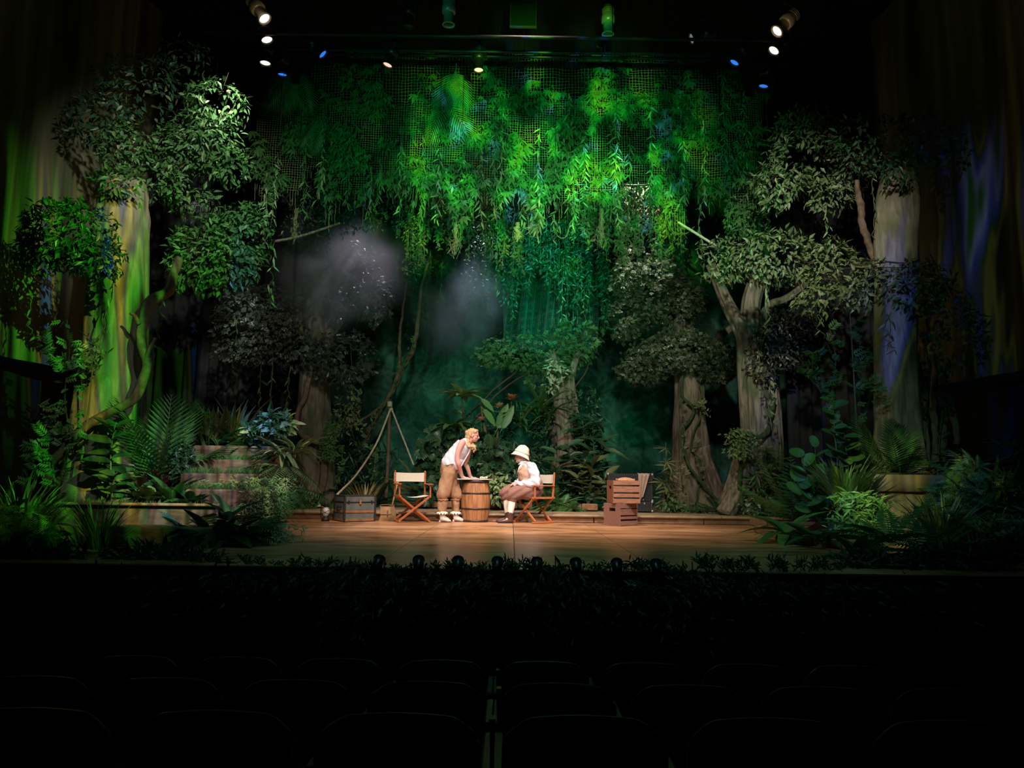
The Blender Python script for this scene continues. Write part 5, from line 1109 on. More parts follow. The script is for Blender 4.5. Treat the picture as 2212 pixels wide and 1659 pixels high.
for i, (x, a, b) in enumerate(VX):
    vine('%s from the left of the narrow-leaved vines hanging over the nets' % ORD[i], x, a, b, 12.0 + .12 * (i % 3), .13, ['leaf_mid', 'leaf_light'][i % 2], 1.5, group='narrow-leaved vines over the nets', line=True)
vine('pale vine dangling from the tip of the rounded left crown', 592, 525, 662, 10.1, .13, 'leaf_pale', .7, line=True)
vine('thin vine dangling beside the gnarled liana on the left', 352, 625, 778, 9.9, .12, 'leaf_light', .6, sway=-.08)
vine('thin vine down the middle of the striped trunk', 252, 560, 790, 8.7, .11, 'leaf_mid', .7, sway=-.2)
vine('short vine under the far left crown', 70, 600, 720, 8.7, .11, 'leaf_mid', .7)
vine('vine hanging under the middle of the wide right crown', 1768, 615, 730, 10.5, .14, 'leaf_light', .9)
vine('vine cluster hanging above the wide right crown', 1785, 440, 520, 10.4, .14, 'leaf_light', 1.2)
vine('vine hanging under the left end of the wide right crown', 1655, 610, 690, 11.0, .16, 'leaf_light', .8)
vine('vine beside the tall planter trunk, below the crown', 1912, 660, 750, 9.8, .14, 'leaf_olive', .8)
vine('thin vine left of the tall planter trunk, above the crown', 1884, 360, 540, 10.2, .12, 'leaf_olive', .5)
vine('vine hanging at the far right against the dark wall', 2086, 290, 440, 10.2, .14, 'leaf_mid', .9)
vine('vine trailing down the forked trunk', 1662, 800, 930, 13.1, .14, 'leaf_light', .7, sway=-.1)
for i, (x, a, b) in enumerate([(512, 690, 860), (565, 780, 900), (590, 770, 905), (627, 790, 910)]):
    vine('%s from the left of the dim vines hanging below the shadowy back left tree' % ORD[i], x, a, b, 13.6, .16, 'leaf_mid', .8, group='dim vines under the back left tree', line=True)
for i, (x, a, b) in enumerate([(735, 640, 760), (775, 840, 905), (955, 560, 660), (1075, 530, 640), (1215, 600, 720), (1262, 620, 700)]):
    vine('%s from the left of the pale vines before the painted cloth' % ORD[i], x, a, b, 15.9, .13, 'leaf_light', .6, group='pale vines before the painted cloth', line=True)
for i, (x, a, b) in enumerate([(1118, 480, 525), (1150, 470, 515), (1300, 450, 540), (640, 450, 530), (985, 470, 560)]):
    o = W(x, a, 12.3); t = thing('dry_root_tassel', 'dry root tassel under the net hem, %s' % ['left of the net centre', 'at the net centre', 'right of centre above the crates', 'over the shadowy back left tree', 'above the leaning person'][i], 'roots', o, 0, 'dry root tassels')
    cl = Cloud(); h = o.z - W(x, b, 12.3).z
    for k in range(14):
        cl.strips([Vector((U(-.03, .03) + .22 * nz((k, j * .5, i)) * j / 6, .05 * nz((k, j * .4, 5)), -h * U(.6, 1) * j / 8)) for j in range(9)], .0025)
    cl.out('root_fibre', M['leaf_dry'], t); obj('tie_line', MB().tube([(0, 0, 0), (0, 0, 9.86 - o.z)], .003, 4), M['blackmetal'], t)
# palm fronds hanging high
for i, (x, y, lab) in enumerate([(640, 150, 'pair of dim palm fronds hanging at the upper left of the nets'), (985, 150, 'pair of dim palm fronds hanging at the upper middle of the nets'), (700, 250, 'single palm frond hanging over the left net'), (965, 215, 'palm frond drooping over the brightest net')]):
    o = W(x, y, 12.2); t = thing('palm_spray', lab, 'palm', o)
    for k in range(4 if i < 2 else 2): leaf(t, 'palm', M['leaf_mid'], (0, 0, 0), (U(-.9, .9), -.3, -.9), (U(-.3, .3), -1, .3), U(.7, 1.0), 1, 'frond')
    obj('stem', MB().tube([(0, .1, .3), (0, .05, .1), (0, 0, -.02)], .012, 6), M['stem'], t)
# ropes
def ropeline(label, pts, r, name='rope', mat='rope'):
    o = pts[0]; t = obj(name, MB().tube(rel(smoothpath(pts, 40), o), r, 8, True, None, None, lambda i, a: 1 + .12 * math.sin(a * 2 + i * 1.4)), M[mat], None, True, o); return tag(t, label, 'rope')
ropeline('grey rope running from the rounded left crown to the net', [W(590, 522, 10.6), W(650, 510, 11.2), W(735, 482, 12.2)], .020, mat='bark_grey')
ropeline('pale rope running from the net to the wide right crown', [W(1465, 480, 12.2), W(1500, 502, 12.0), W(1548, 532, 11.8)], .022)
ropeline('dark looped rope under the right net', [W(1440, 470, 12.2), W(1455, 500, 12.2), W(1480, 505, 12.2), W(1500, 490, 12.2)], .010, mat='stem')
ropeline('dark looped rope under the middle net', [W(1195, 485, 12.2), W(1205, 510, 12.2), W(1222, 512, 12.2), W(1233, 480, 12.2)], .010, mat='stem')
ropeline('thin wire holding up the high left crown', [W(468, 180, 10.3), W(471, 100, 10.3), W(476, 0, 10.3)], .004, 'wire', 'blackmetal')
# ------------------------------------------------------------------ plants
def rosette(name, label, base, kind, mat, n, s, tilt=(20, 75), arc=None, cat='plant', face=-PI / 2, stems=None, lname='leaf', w=1.0, rise=0.0, group=None, spread=.05):
    """leaves springing from one crown; tilt in degrees from upright"""
    t = thing(name, label, cat, base, 0, group)
    for i in range(n):
        a = (face + (i / n - .5) * arc + U(-.15, .15)) if arc else (2 * PI * i / n * 1.0 + 2.4 * i)
        tl = math.radians(U(*tilt)); hd = Vector((math.cos(a), math.sin(a), 0)); dv = hd * math.sin(tl) + Vector((0, 0, math.cos(tl)))
        nn = hd * -math.cos(tl) + Vector((0, 0, math.sin(tl)))
        p = hd * U(0, spread) + Vector((0, 0, rise * U(.2, 1)))
        leaf(t, kind, M[mat], p, dv, nn, s * U(.7, 1.2), w, lname)
    if rise or stems:
        obj('stem', MB().tube([(0, 0, 0), (.01, 0, rise * .5), (0, 0, max(rise, .05))], [.018, .015, .01], 6), M[stems or 'stem'], t, True)
    return t
def stalk_plant(name, label, base, stalks, kind, mat, s, per, cat='plant', smat='stem', srad=.010, group=None, spreadn=.9, w=1.0, face=.6, lname='leaf', top_tuft=0):
    """stalks: lists of offsets; leaves alternate up each stalk"""
    t = thing(name, label, cat, base, 0, group)
    for st in stalks:
        P = smoothpath([Vector(p) for p in st], 12); obj('stem', MB().tube(P, lerplist([srad * 1.3, srad, srad * .5], 12), 6), M[smat], t, True)
        for k in range(per):
            u = (.15 + .85 * (k + .5) / per) * 12; i = min(11, int(u)); p = P[i].lerp(P[i + 1], u - i); a = 2.4 * k + U(-.4, .4)
            dv = Vector((math.cos(a), math.sin(a) * (1 - face) - face * .4, U(.1, spreadn))); leaf(t, kind, M[mat], p, dv, Vector((0, -.55, 1)) + rdir() * .25, s * U(.75, 1.2), w, lname)
        for k in range(top_tuft):
            a = 2 * PI * k / top_tuft + U(-.2, .2); tl = U(.5, 1.25); dv = Vector((math.cos(a) * math.sin(tl), math.sin(a) * math.sin(tl), math.cos(tl))); leaf(t, kind, M[mat], P[-1], dv, (-math.cos(a) * .6, -math.sin(a) * .6, .8), s * U(.9, 1.2), w, lname)
    return t
def grass(name, label, base, n, h, mat, spread=.15, lean=.5, wid=1.0, cat='grass', group=None, seeds=0):
    t = thing(name, label, cat, base, 0, group); cl = Cloud()
    for _ in range(n):
        a = U(0, 6.28); dv = Vector((math.cos(a) * U(0, lean), math.sin(a) * U(0, lean), 1)); cl.put('blade', (math.cos(a) * U(0, spread), math.sin(a) * U(0, spread) * .7, 0), dv, Vector((math.cos(a), math.sin(a), .2)) * -1 + Vector((0, 0, 1)), h * U(.5, 1.15), wid * 1.4)
    cl.out('blades', M[mat], t); return t
def trail(name, label, top, drop, width, n, mat, s=.06, kind='lance_lo', cat='plant', stems=10, out=.10, parts=0):
    """trailing plant that spills down from top (world), small leaves"""
    t = thing(name, label, cat, top); cl = Cloud()
    for k in range(stems):
        x = (k / max(1, stems - 1) - .5) * width; cl.strips([Vector((x + .04 * nz((k, j, 3)), -out * math.sin(PI * min(1, j / 5)) * 1 - .02 * j * out, -drop * U(.75, 1) * j / 10)) for j in range(11)], .004)
    for k in range(n):
        u = random.random() ** .9; p = Vector((max(-.75, min(.75, random.gauss(0, .3))) * width * (.55 + .75 * math.sin(PI * min(1, .25 + u * .62))) + .12 * width * math.sin(u * 7 + drop * 9), -out * U(.2, 1.4), -drop * u + .04 * random.random())); a = (U(-1, 1), U(-1, .1), U(-.9, .45)); b_ = Vector((0, -1, .6)) + rdir() * .5
        if k < parts: leaf(t, 'lance', M[mat], p, a, b_, s * U(1, 1.6), 1.2)
        else: cl.put(kind, p, a, b_, s * U(.7, 1.3), 1.2)
    cl.out('foliage', M[mat], t); return t
def bush(name, label, blobs, kind, mat, s, npart, nstuff, lo, cat='shrub', tw=6, mat2=None):
    b = blobs[0]; t = thing(name, label, cat, W(b[0], b[1] + b[4], b[2])); crown(t, blobs, kind, mat if not isinstance(mat, str) else M[mat], s, npart, nstuff, lo, M[mat2] if mat2 else None, twigs=tw, droop=.25); return t
def climber(label, d, paths, s=.07, mat='leaf_mid', per=26, name='climbing_vine', smat='stem'):
    o = W(*paths[0][0], d); t = thing(name, label, 'vine', o)
    for pts in paths:
        P = smoothpath([W(x, y, d + U(-.06, .06)) - o for x, y in pts], 20); obj('stem', MB().tube(P, lerplist([.014, .010, .006], 20), 6), M[smat], t, True)
        for k in range(per):
            u = (k + .5) / per * 20; i = min(19, int(u)); p = P[i].lerp(P[i + 1], u - i) + Vector((U(-.07, .07), U(-.08, 0), U(-.05, .05)))
            leaf(t, 'sprig' if k % 3 else 'ovate', M[mat], p, (U(-1, 1), U(-.6, 0), U(-.3, .9)), Vector((0, -1, .8)) + rdir() * .3, s * U(.8, 1.4) * (1.7 if k % 3 else 1.0), 1.1)
    return t
def at(px, py, d, z=None):
    p = W(px, py, d)
    if z is not None: p.z = z
    return p
# ---- left side
stalk_plant('rubber_plant', 'rubber plant with big pale-edged leaves before the striped trunk', at(232, 1062, 8.75, .42), [[(0, 0, 0), (.02, 0, .3), (0, 0, .62), (.03, 0, .95)]], 'rubber', 'leaf_dark', .30, 18, spreadn=.6)
stalk_plant('rubber_plant', 'small rubber plant at the foot of the striped trunk', at(245, 1064, 8.55, .42), [[(0, 0, 0), (-.02, 0, .15), (.02, 0, .34)]], 'rubber', 'leaf_mid', .24, 11, spreadn=.7)
pb = at(348, 1020, 9.3, .62)
pt_ = rosette('red_stemmed_palm', 'tall feathery palm with red stems left of the stepped planter', pb, 'palm_up', 'leaf_fern', 13, 1.05, (8, 62), lname='frond', rise=.0, cat='palm', spread=.1)
for k in range(16): obj('stalk', MB().tube([(U(-.12, .12), U(-.08, .08), -.12), (U(-.1, .1), U(-.08, .08), .18), (U(-.2, .2), U(-.1, .1), .55)], [.013, .010, .003], 6), M['stem_red'], pt_, True)
for i, (x, y, h, m) in enumerate([(425, 925, .62, 'leaf_dry'), (470, 925, .66, 'leaf_dry'), (505, 930, .72, 'leaf_dry'), (450, 940, .5, 'leaf_olive')]):
    grass('tan_grass', ['tan arching grass at the left end of the top tier', 'tan arching grass in the middle of the top tier', 'tallest tan grass at the right of the top tier', 'short olive grass low on the top tier'][i], at(x, y, 10.1 - .1 * (i == 3), 1.12), 80, h, m, .12, .75, 1.6, group='grasses on the stepped planter')
rosette('lance_fern', 'upright fern rising beside the tan grasses', at(532, 945, 10.0, 1.12), 'fern_flat', 'leaf_olive', 7, .62, (5, 45), lname='frond', cat='fern')
rosette('lily', 'blue-green lily leaves in the middle of the top tier', at(475, 965, 9.85, 1.13), 'drac', 'leaf_mid', 10, .32, (10, 60), w=1.4)
rosette('lily', 'dark lily leaves at the right of the top tier', at(545, 965, 9.85, 1.13), 'drac', 'leaf_dark', 12, .32, (15, 70), w=1.2)
bush('pale_shrub', 'pale silvery-leaved shrub at the right end of the top tier', [(592, 915, 9.9, 42, 26, .22), (560, 930, 9.9, 30, 20, .2)], 'ovate', 'leaf_pale', .13, 130, 200, 'ovate_lo', mat2='leaf_mid')
bush('box_shrub', 'dark small-leaved shrub left of the top tier', [(410, 905, 10.0, 26, 24, .2), (395, 935, 9.9, 24, 24, .2)], 'ovate', 'leaf_mid', .10, 80, 160, 'ovate_lo')
rosette('spider_plant', 'olive spiky plant spilling over the right corner of the stepped planter', at(608, 985, 9.3, 1.0), 'drac', 'leaf_olive', 40, .36, (20, 120), w=.6, spread=.12)
rosette('spider_plant', 'pale spiky plant above the right corner of the stepped planter', at(640, 960, 9.5, 1.08), 'drac', 'leaf_light', 26, .32, (10, 100), w=.5, spread=.12)
rosette('boston_fern', 'drooping fern hanging off the right corner of the stepped planter', at(615, 1025, 9.1, .86), 'fern', 'leaf_olive', 20, .55, (60, 135), lname='frond', cat='fern', arc=3.6)
rosette('boston_fern', 'lower drooping fern at the right corner above the step end', at(628, 1070, 9.0, .58), 'fern', 'leaf_fern', 14, .5, (70, 140), lname='frond', cat='fern', arc=3.4)
trail('trailing_moss_fern', 'pale green trailing plant spilling down the planter front to the floor', at(580, 1055, 8.42, .60), .56, .30, 1700, 'leaf_light', .055, parts=60)
trail('trailing_moss_fern', 'yellow-green trailing plant along the second tier', at(556, 1038, 8.75, .70), .16, .60, 800, 'leaf_light', .055, parts=40)
trail('trailing_moss_fern', 'grey-green trailing heap where the planter meets the floor', at(590, 1130, 8.3, .20), .20, .42, 700, 'leaf_pale', .055, parts=40)
rosette('hosta', 'broad drooping hosta on the ledge below the red-stemmed palm', at(325, 1072, 8.55, .44), 'rubber', 'leaf_olive', 16, .30, (35, 95), w=1.0)
rosette('hosta', 'pale ribbed hosta left of the lowest tier', at(372, 1075, 8.5, .44), 'rubber', 'leaf_mid', 14, .28, (15, 80), w=.9)
rosette('hosta', 'dark hosta tucked against the left of the tiers', at(410, 1075, 8.4, .44), 'rubber', 'leaf_dark', 14, .26, (30, 90), w=1.0)
rosette('lily', 'dark lily leaves between the striped trunk and the palm', at(302, 1050, 8.9, .44), 'drac', 'leaf_dark', 16, .36, (20, 85), w=1.3)
rosette('bird_nest_fern', 'glossy upright fern below the red palm stems', at(372, 1055, 8.8, .44), 'drac', 'leaf_fern', 9, .36, (5, 40), w=1.3)
bush('ivy_mound', 'ivy mound between the red palm and the tiers', [(395, 1000, 9.2, 22, 50, .2)], 'ovate', 'leaf_dark', .08, 60, 220, 'ovate_lo')
rosette('calathea', 'large dark drooping calathea on the floor in front of the tiers', at(470, 1150, 7.9, .10), 'rubber', 'leaf_dark', 30, .36, (30, 120), w=.8, spread=.2)
rosette('calathea', 'dark jagged leafy plant at the corner of the tiers on the floor', at(522, 1150, 7.95, .12), 'fern', 'leaf_dark', 22, .42, (40, 125), w=1.6, spread=.1)
rosette('sword_fern', 'blue-green fern on the ledge end before the tiers', at(405, 1140, 7.8, .12), 'fern', 'leaf_blue', 15, .42, (30, 90), lname='frond', cat='fern')
rosette('bird_nest_fern', 'dark upright fern top in front of the lowest tier', at(492, 1112, 8.1, .25), 'drac', 'leaf_dark', 12, .34, (10, 75), w=1.2)
grass('wispy_grass', 'thin dim wispy grass before the low ledge', at(215, 1165, 7.3, .0), 90, .55, 'leaf_olive', .12, .45, .8)
grass('wispy_grass', 'bright wispy grass at the far left edge', at(48, 1120, 7.3, .12), 120, .60, 'leaf_light', .15, .6, .9)
bush('moss_mound', 'green-lit fern mound at the far left floor', [(45, 1130, 7.2, 60, 36, .35), (10, 1150, 7.1, 40, 36, .3)], 'fern', 'leaf_light', .22, 60, 160, 'fern')
bush('moss_mound', 'bluish dark grass mound left of the low ledge', [(85, 1170, 7.0, 50, 24, .3), (20, 1190, 6.9, 60, 20, .3)], 'fern', 'leaf_dark', .22, 50, 140, 'fern')
climber('leafy climber up the left of the striped trunk', 8.7, [[(120, 1060), (150, 960), (140, 860), (150, 760), (145, 690)], [(150, 960), (120, 920), (105, 880)], [(148, 800), (110, 770), (95, 730)], [(140, 800), (175, 780), (205, 730)]], .075, 'leaf_light', 24)
climber('dim climber at the foot of the left wall', 8.4, [[(70, 1060), (90, 1000), (85, 960), (100, 930)], [(90, 990), (70, 970)], [(120, 1050), (112, 1000), (100, 985)]], .07, 'leaf_mid', 20)
climber('thin climber over the striped trunk at mid height', 8.75, [[(175, 1000), (190, 900), (200, 800), (215, 720)], [(200, 800), (230, 760)]], .06, 'leaf_mid', 22)
rosette('aloe', 'dim broad-leaved plant cut by the left picture edge', at(8, 1090, 7.2, .3), 'rubber', 'leaf_dark', 9, .3, (20, 70))
# ---- back left
bush('twiggy_shrub', 'dry twiggy shrub left of the roped post', [(755, 880, 15.0, 26, 50, .3), (770, 930, 15.0, 20, 30, .3), (735, 900, 15, 18, 30, .3)], 'ovate', 'leaf_olive', .09, 110, 160, 'ovate_lo', tw=30)
trail('moss_basket', 'hanging green moss clump beside the back left trunk', at(715, 915, 14.6), .75, .22, 900, 'leaf_mid', .07, parts=50)
rosette('fan_palm', 'small fan palm behind the grey trunk', at(708, 1085, 14.0, PZ), 'palm', 'leaf_mid', 12, .62, (25, 95), lname='frond', cat='palm')
rosette('fan_palm', 'dim fan palm left of the grey trunk', at(660, 1085, 14.4, PZ), 'palm', 'leaf_dark', 12, .6, (20, 90), lname='frond', cat='palm')
rosette('lily', 'broad-leaved plant at the back, left of the roped post', at(810, 1080, 15.2, PZ), 'drac', 'leaf_dark', 22, .62, (10, 75), w=1.3)
rosette('lily', 'dark broad-leaved plant behind the grey trunk', at(750, 1085, 15.4, PZ), 'drac', 'leaf_dark', 22, .6, (10, 80), w=1.2)
grass('tan_grass', 'upright tan grass tuft standing behind the grey trunk', at(788, 1090, 13.2, PZ), 90, .50, 'leaf_dry', .12, .3, 1.2)
bush('ground_cover', 'low glossy ground cover along the step, left end', [(650, 1085, 13.4, 36, 14, .25), (615, 1088, 13.2, 25, 12, .2)], 'ovate', 'leaf_mid', .09, 80, 140, 'ovate_lo')
bush('ivy_thicket', 'dark tangled undergrowth behind the roped post, left', [(735, 1000, 16.2, 60, 75, .4), (820, 1020, 16.4, 50, 60, .3)], 'lance', 'leaf_dark', .22, 140, 500, 'lance_lo', tw=20)
rosette('giant_fern', 'dark fern clump by the left of the leaning person', at(915, 1085, 15.0, .28), 'fern', 'leaf_olive', 13, .95, (8, 65), lname='frond', cat='fern')
# ---- centre back
stalk_plant('dracaena', 'tall bright dracaena head behind the leaning person', at(998, 1085, 14.7, PZ), [[(0, 0, 0), (-.02, 0, .8), (.0, 0, 1.5), (-.05, 0, 2.25)]], 'drac', 'leaf_light', .46, 0, smat='stem_brown', srad=.02, top_tuft=16, w=1.25)
stalk_plant('dracaena', 'lower drooping dracaena head left of the leaning person', at(992, 1085, 14.5, PZ), [[(0, 0, 0), (-.02, 0, .6), (-.06, 0, 1.1), (-.16, 0, 1.62)]], 'drac', 'leaf_mid', .44, 0, smat='stem_brown', srad=.02, top_tuft=15, w=1.25)
stalk_plant('dracaena', 'small young dracaena shoot between the two dracaena heads', at(985, 1085, 14.6, PZ), [[(0, 0, 0), (0, 0, .9), (-.02, 0, 1.9)]], 'drac', 'leaf_light', .22, 0, smat='stem_brown', srad=.012, top_tuft=6, w=1.2)
bp = thing('banana_plant', 'banana plant with large paddle leaves over the leaning person', 'plant', at(1062, 1085, 14.9, PZ))
for (x0, y0, x1, y1, s_) in ((1040, 862, 1072, 884, .5), (1045, 884, 1076, 916, .5), (1075, 925, 1100, 868, .75), (1085, 925, 1112, 872, .75), (1075, 918, 1088, 885, .5)):
    a, c = W(x0, y0, 14.6), W(x1, y1, 14.5); dv = c - a; leaf(bp, 'paddle', M['leaf_fern'], a - bp.location - dv * .2, dv, (.3, -1, .5), dv.length * 1.1, .95)
for st in ([(1062, 1085), (1050, 950), (1040, 880), (1045, 862)], [(1066, 1085), (1070, 990), (1076, 925)]):
    obj('stalk', MB().tube(smoothpath([W(x, y, 14.7) - bp.location for x, y in st], 12), lerplist([.04, .02], 12), 8), M['stem'], bp, True)
def bloom(label, px, py, d, s, mat):
    o = W(px, py, d); t = thing('flower_head', label, 'flower', o)
    for k in range(16):
        a = 2.4 * k; tl = .3 + 1.3 * k / 16; leaf(t, 'ovate', mat, (0, 0, 0), (math.cos(a) * math.sin(tl), math.sin(a) * math.sin(tl), math.cos(tl) * .9), (0, 0, 1), s * U(.8, 1.2), 1.5, 'petal')
    obj('stem', MB().tube([(0, 0, -s * 3), (0, 0, 0)], .012, 6), M['stem'], t)
PETAL = leafmat('petal_rust', (.35, .13, .07), (.50, .25, .16)); PETAL2 = leafmat('petal_pink', (.50, .28, .2), (.62, .40, .28))
bloom('rust-coloured flower head above the banana leaves', 1105, 862, 14.7, .15, PETAL)
bloom('pale pink flower head beside the banana leaves', 1040, 908, 14.6, .12, PETAL2)
bloom('rusty flower head behind the banana leaves', 1078, 880, 14.9, .13, PETAL2)
bush('philodendron', 'glossy split-leaf philodendron right of the leaning person', [(1055, 985, 14.3, 50, 42, .35), (1085, 1030, 14.3, 40, 36, .3)], 'monstera', 'leaf_dark', .19, 150, 120, 'monstera')
bush('philodendron', 'dark split-leaf philodendron left of the leaning person', [(950, 970, 14.6, 42, 45, .35), (935, 1040, 14.6, 36, 40, .3)], 'monstera', 'leaf_dark', .19, 130, 120, 'monstera')
rosette('broadleaf_bush', 'tall dark broadleaf plant rising behind the barrel', at(1085, 1085, 14.8, .3), 'drac', 'leaf_dark', 30, .85, (5, 60), w=1.2)
bush('low_bush', 'bright green low bush between the barrel and the seated person', [(1078, 1060, 13.9, 30, 26, .25), (1065, 1040, 14, 20, 20, .2)], 'ovate', 'leaf_light', .12, 110, 160, 'ovate_lo')
bush('undergrowth', 'dense dark undergrowth behind the two people', [(1110, 960, 15.4, 60, 80, .4), (1030, 960, 15.6, 60, 60, .4), (1150, 1030, 15.0, 50, 50, .4)], 'lance', 'leaf_dark', .24, 160, 800, 'lance_lo', tw=20)
rosette('giant_fern', 'dark fern behind the seated person', at(1160, 1060, 14.7, .3), 'fern', 'leaf_dark', 15, .95, (10, 75), lname='frond', cat='fern')
for i, (x, y, s_) in enumerate([(1125, 870, .6), (1165, 850, .7), (1185, 860, .55)]):
    rosette('spiky_dracaena', ['spiky fan of leaves left of the pale centre trunk', 'tallest spiky fan of leaves above the seated person', 'small spiky fan of leaves touching the pale centre trunk'][i], at(x, y + 60, 15.2), 'drac', 'leaf_mid', 16, s_, (5, 75), w=.5, rise=.25, group='spiky leaf fans over the centre bushes')
stalk_plant('rubber_bush', 'dense dark rubber bush right of the seated person', at(1232, 1070, 14.5, .25), [[(0, 0, 0), (.02, 0, .5), (-.04, 0, 1.2)], [(0, 0, 0), (.2, 0, .5), (.3, 0, 1.0)], [(0, 0, 0), (-.15, 0, .5), (-.3, 0, 1.15)], [(.1, 0, 0), (.25, 0, .4), (.45, 0, .75)]], 'rubber', 'leaf_dark', .30, 17, spreadn=.8, w=.9)
stalk_plant('rubber_bush', 'olive leafy bush above the right brick planter', at(1270, 1075, 14.4, .25), [[(0, 0, 0), (.05, 0, .4), (.1, 0, .85)], [(0, 0, 0), (.2, 0, .3), (.35, 0, .55)], [(0, 0, 0), (-.1, 0, .3), (-.2, 0, .6)]], 'rubber', 'leaf_olive', .34, 12, spreadn=.9, w=.8)
stalk_plant('tall_shrub', 'tall narrow-leaved shrub at the right edge of the centre bushes', at(1278, 1070, 14.9, .25), [[(0, 0, 0), (.05, 0, .9), (.0, 0, 1.9)], [(0, 0, 0), (.15, 0, .8), (.25, 0, 1.5)], [(0, 0, 0), (-.1, 0, .9), (-.2, 0, 1.8)]], 'drac', 'leaf_dark', .42, 16, spreadn=1.2, w=1.0)
rosette('sword_fern', 'green fern low in the right brick planter', at(1215, 1082, 14.0, .26), 'fern', 'leaf_fern', 18, .52, (30, 100), lname='frond', cat='fern')
rosette('sword_fern', 'pale fern directly behind the seated person chair', at(1190, 1075, 14.1, .26), 'fern', 'leaf_mid', 16, .48, (10, 90), lname='frond', cat='fern')
rosette('sword_fern', 'fern in front of the right brick planter', at(1238, 1092, 13.9, .2), 'fern', 'leaf_mid', 16, .42, (40, 115), lname='frond', cat='fern')
bush('undergrowth', 'dark small-leaved undergrowth above the right brick planter', [(1240, 900, 15.4, 60, 80, .3), (1275, 960, 15.2, 30, 60, .3), (1180, 940, 15.4, 40, 50, .3)], 'ovate', 'leaf_dark', .12, 140, 700, 'ovate_lo', tw=20)
bush('small_tree_top', 'pale variegated leaf spray above the pale centre trunk', [(1200, 800, 15.0, 22, 28, .2), (1190, 830, 15.0, 16, 16, .2)], 'ovate', 'leaf_pale', .11, 90, 60, 'ovate_lo')
bush('low_bush', 'teal small-leaved bush right of the brick planter', [(1300, 1040, 15.6, 22, 42, .25)], 'ovate', 'leaf_mid', .08, 60, 260, 'ovate_lo')
# ---- right of centre
stalk_plant('lady_palm', 'slender lady palm behind the black case', at(1440, 1098, 14.2, PZ), [[(0, 0, 0), (.01, 0, .6), (.0, 0, 1.35)], [(.02, 0, 0), (.06, 0, .5), (.10, 0, .95)], [(0, 0, 0), (-.03, 0, .3), (-.06, 0, .62)]], 'star', 'leaf_olive', .34, 5, spreadn=.5)
rosette('blue_palm', 'small bluish palm above the black case', at(1410, 1050, 14.6, .75), 'drac', 'leaf_blue', 9, .36, (40, 95), w=.6, rise=.12)
rosette('sword_fern', 'low dark fern between the two right trunks', at(1556, 1100, 13.6, PZ), 'fern', 'leaf_dark', 20, .62, (15, 100), lname='frond', cat='fern')
bush('ground_cover', 'low ground cover at the foot of the umbrella tree', [(1450, 1092, 14.2, 30, 9, .25), (1500, 1098, 14, 30, 8, .2)], 'ovate', 'leaf_mid', .08, 70, 120, 'ovate_lo')
trail('moss_basket', 'bright hanging ivy clump on the forked tree', at(1597, 930, 13.0), .5, .34, 500, 'leaf_light', .075, 'ovate_lo', parts=120, stems=7)
stalk_plant('bamboo_palm', 'bamboo palm in front of the forked tree', at(1652, 1098, 13.0, PZ), [[(0, 0, 0), (.02, 0, .6), (0, 0, 1.25)], [(.1, 0, 0), (.14, 0, .5), (.2, 0, 1.05)], [(-.1, 0, 0), (-.12, 0, .4), (-.14, 0, .8)]], 'star', 'leaf_mid', .34, 6, spreadn=.6)
bush('ground_cover', 'variegated ground cover at the foot of the forked tree', [(1640, 1090, 13.0, 40, 22, .25)], 'ovate', 'leaf_pale', .08, 70, 160, 'ovate_lo', mat2='leaf_dark')
# ---- right side
rosette('giant_fern', 'large bright fern arching left beside the bright green grass', at(1712, 1120, 10.6, .2), 'fern_flat', 'leaf_fern', 15, .95, (15, 75), lname='frond', cat='fern')
rosette('giant_fern', 'dark tall fern left of the round planter', at(1765, 1110, 10.2, .2), 'fern_flat', 'leaf_dark', 18, .85, (10, 80), lname='frond', cat='fern')
rosette('lily', 'broad dark lily at the kerb end on the right', at(1700, 1150, 9.2, .12), 'drac', 'leaf_mid', 16, .42, (20, 100), w=1.5)
rosette('calathea', 'pale tipped low plant at the right kerb', at(1690, 1155, 9.5, .1), 'fern', 'leaf_light', 10, .34, (20, 90), lname='frond')
stalk_plant('sea_grape', 'tall column of round sea-grape leaves before the round planter', at(1812, 1120, 9.5, .15), [[(0, 0, 0), (.02, 0, .6), (0, 0, 1.2), (-.02, 0, 1.75)], [(.05, 0, .5), (.14, 0, .8), (.12, 0, 1.3)]], 'round', 'leaf_mid', .21, 15, spreadn=.5)
stalk_plant('cabbage_plant', 'frilled pale-leaved plant leaning left of the sea-grape', at(1775, 1120, 9.8, .2), [[(0, 0, 0), (-.15, 0, .5), (-.25, 0, .95)], [(0, 0, 0), (-.05, 0, .55), (-.05, 0, 1.1)], [(0, 0, 0), (-.2, 0, .3), (-.32, 0, .6)]], 'round', 'leaf_fern', .22, 7, spreadn=1.2)
grass('bright_grass', 'bright green grass cascading left of the round planter', at(1826, 1095, 9.2, .45), 260, .62, 'leaf_light', .16, .5, 1.4)
trail('trailing_grass', 'bright green trailing grass on the floor before the round planter', at(1835, 1070, 9.0, .62), .6, .42, 900, 'leaf_light', .11, 'lance_lo', parts=100, out=.28)
rosette('sword_fern', 'thin green fern across the round planter front', at(1862, 1072, 9.2, .52), 'fern_flat', 'leaf_fern', 9, .5, (40, 110), lname='frond', cat='fern', arc=2.4)
rosette('calathea', 'dark low broad-leaved clump on the kerb', at(1780, 1170, 8.6, .1), 'rubber', 'leaf_dark', 26, .32, (30, 110), w=.8, spread=.2)
rosette('sword_fern', 'dim teal fern on the floor below the round planter', at(1925, 1185, 7.6, .15), 'fern', 'leaf_mid', 18, .6, (20, 95), lname='frond', cat='fern')
rosette('lily', 'dim broad plant at the front right floor', at(1850, 1195, 7.4, .0), 'drac', 'leaf_dark', 14, .4, (10, 85), w=1.5)
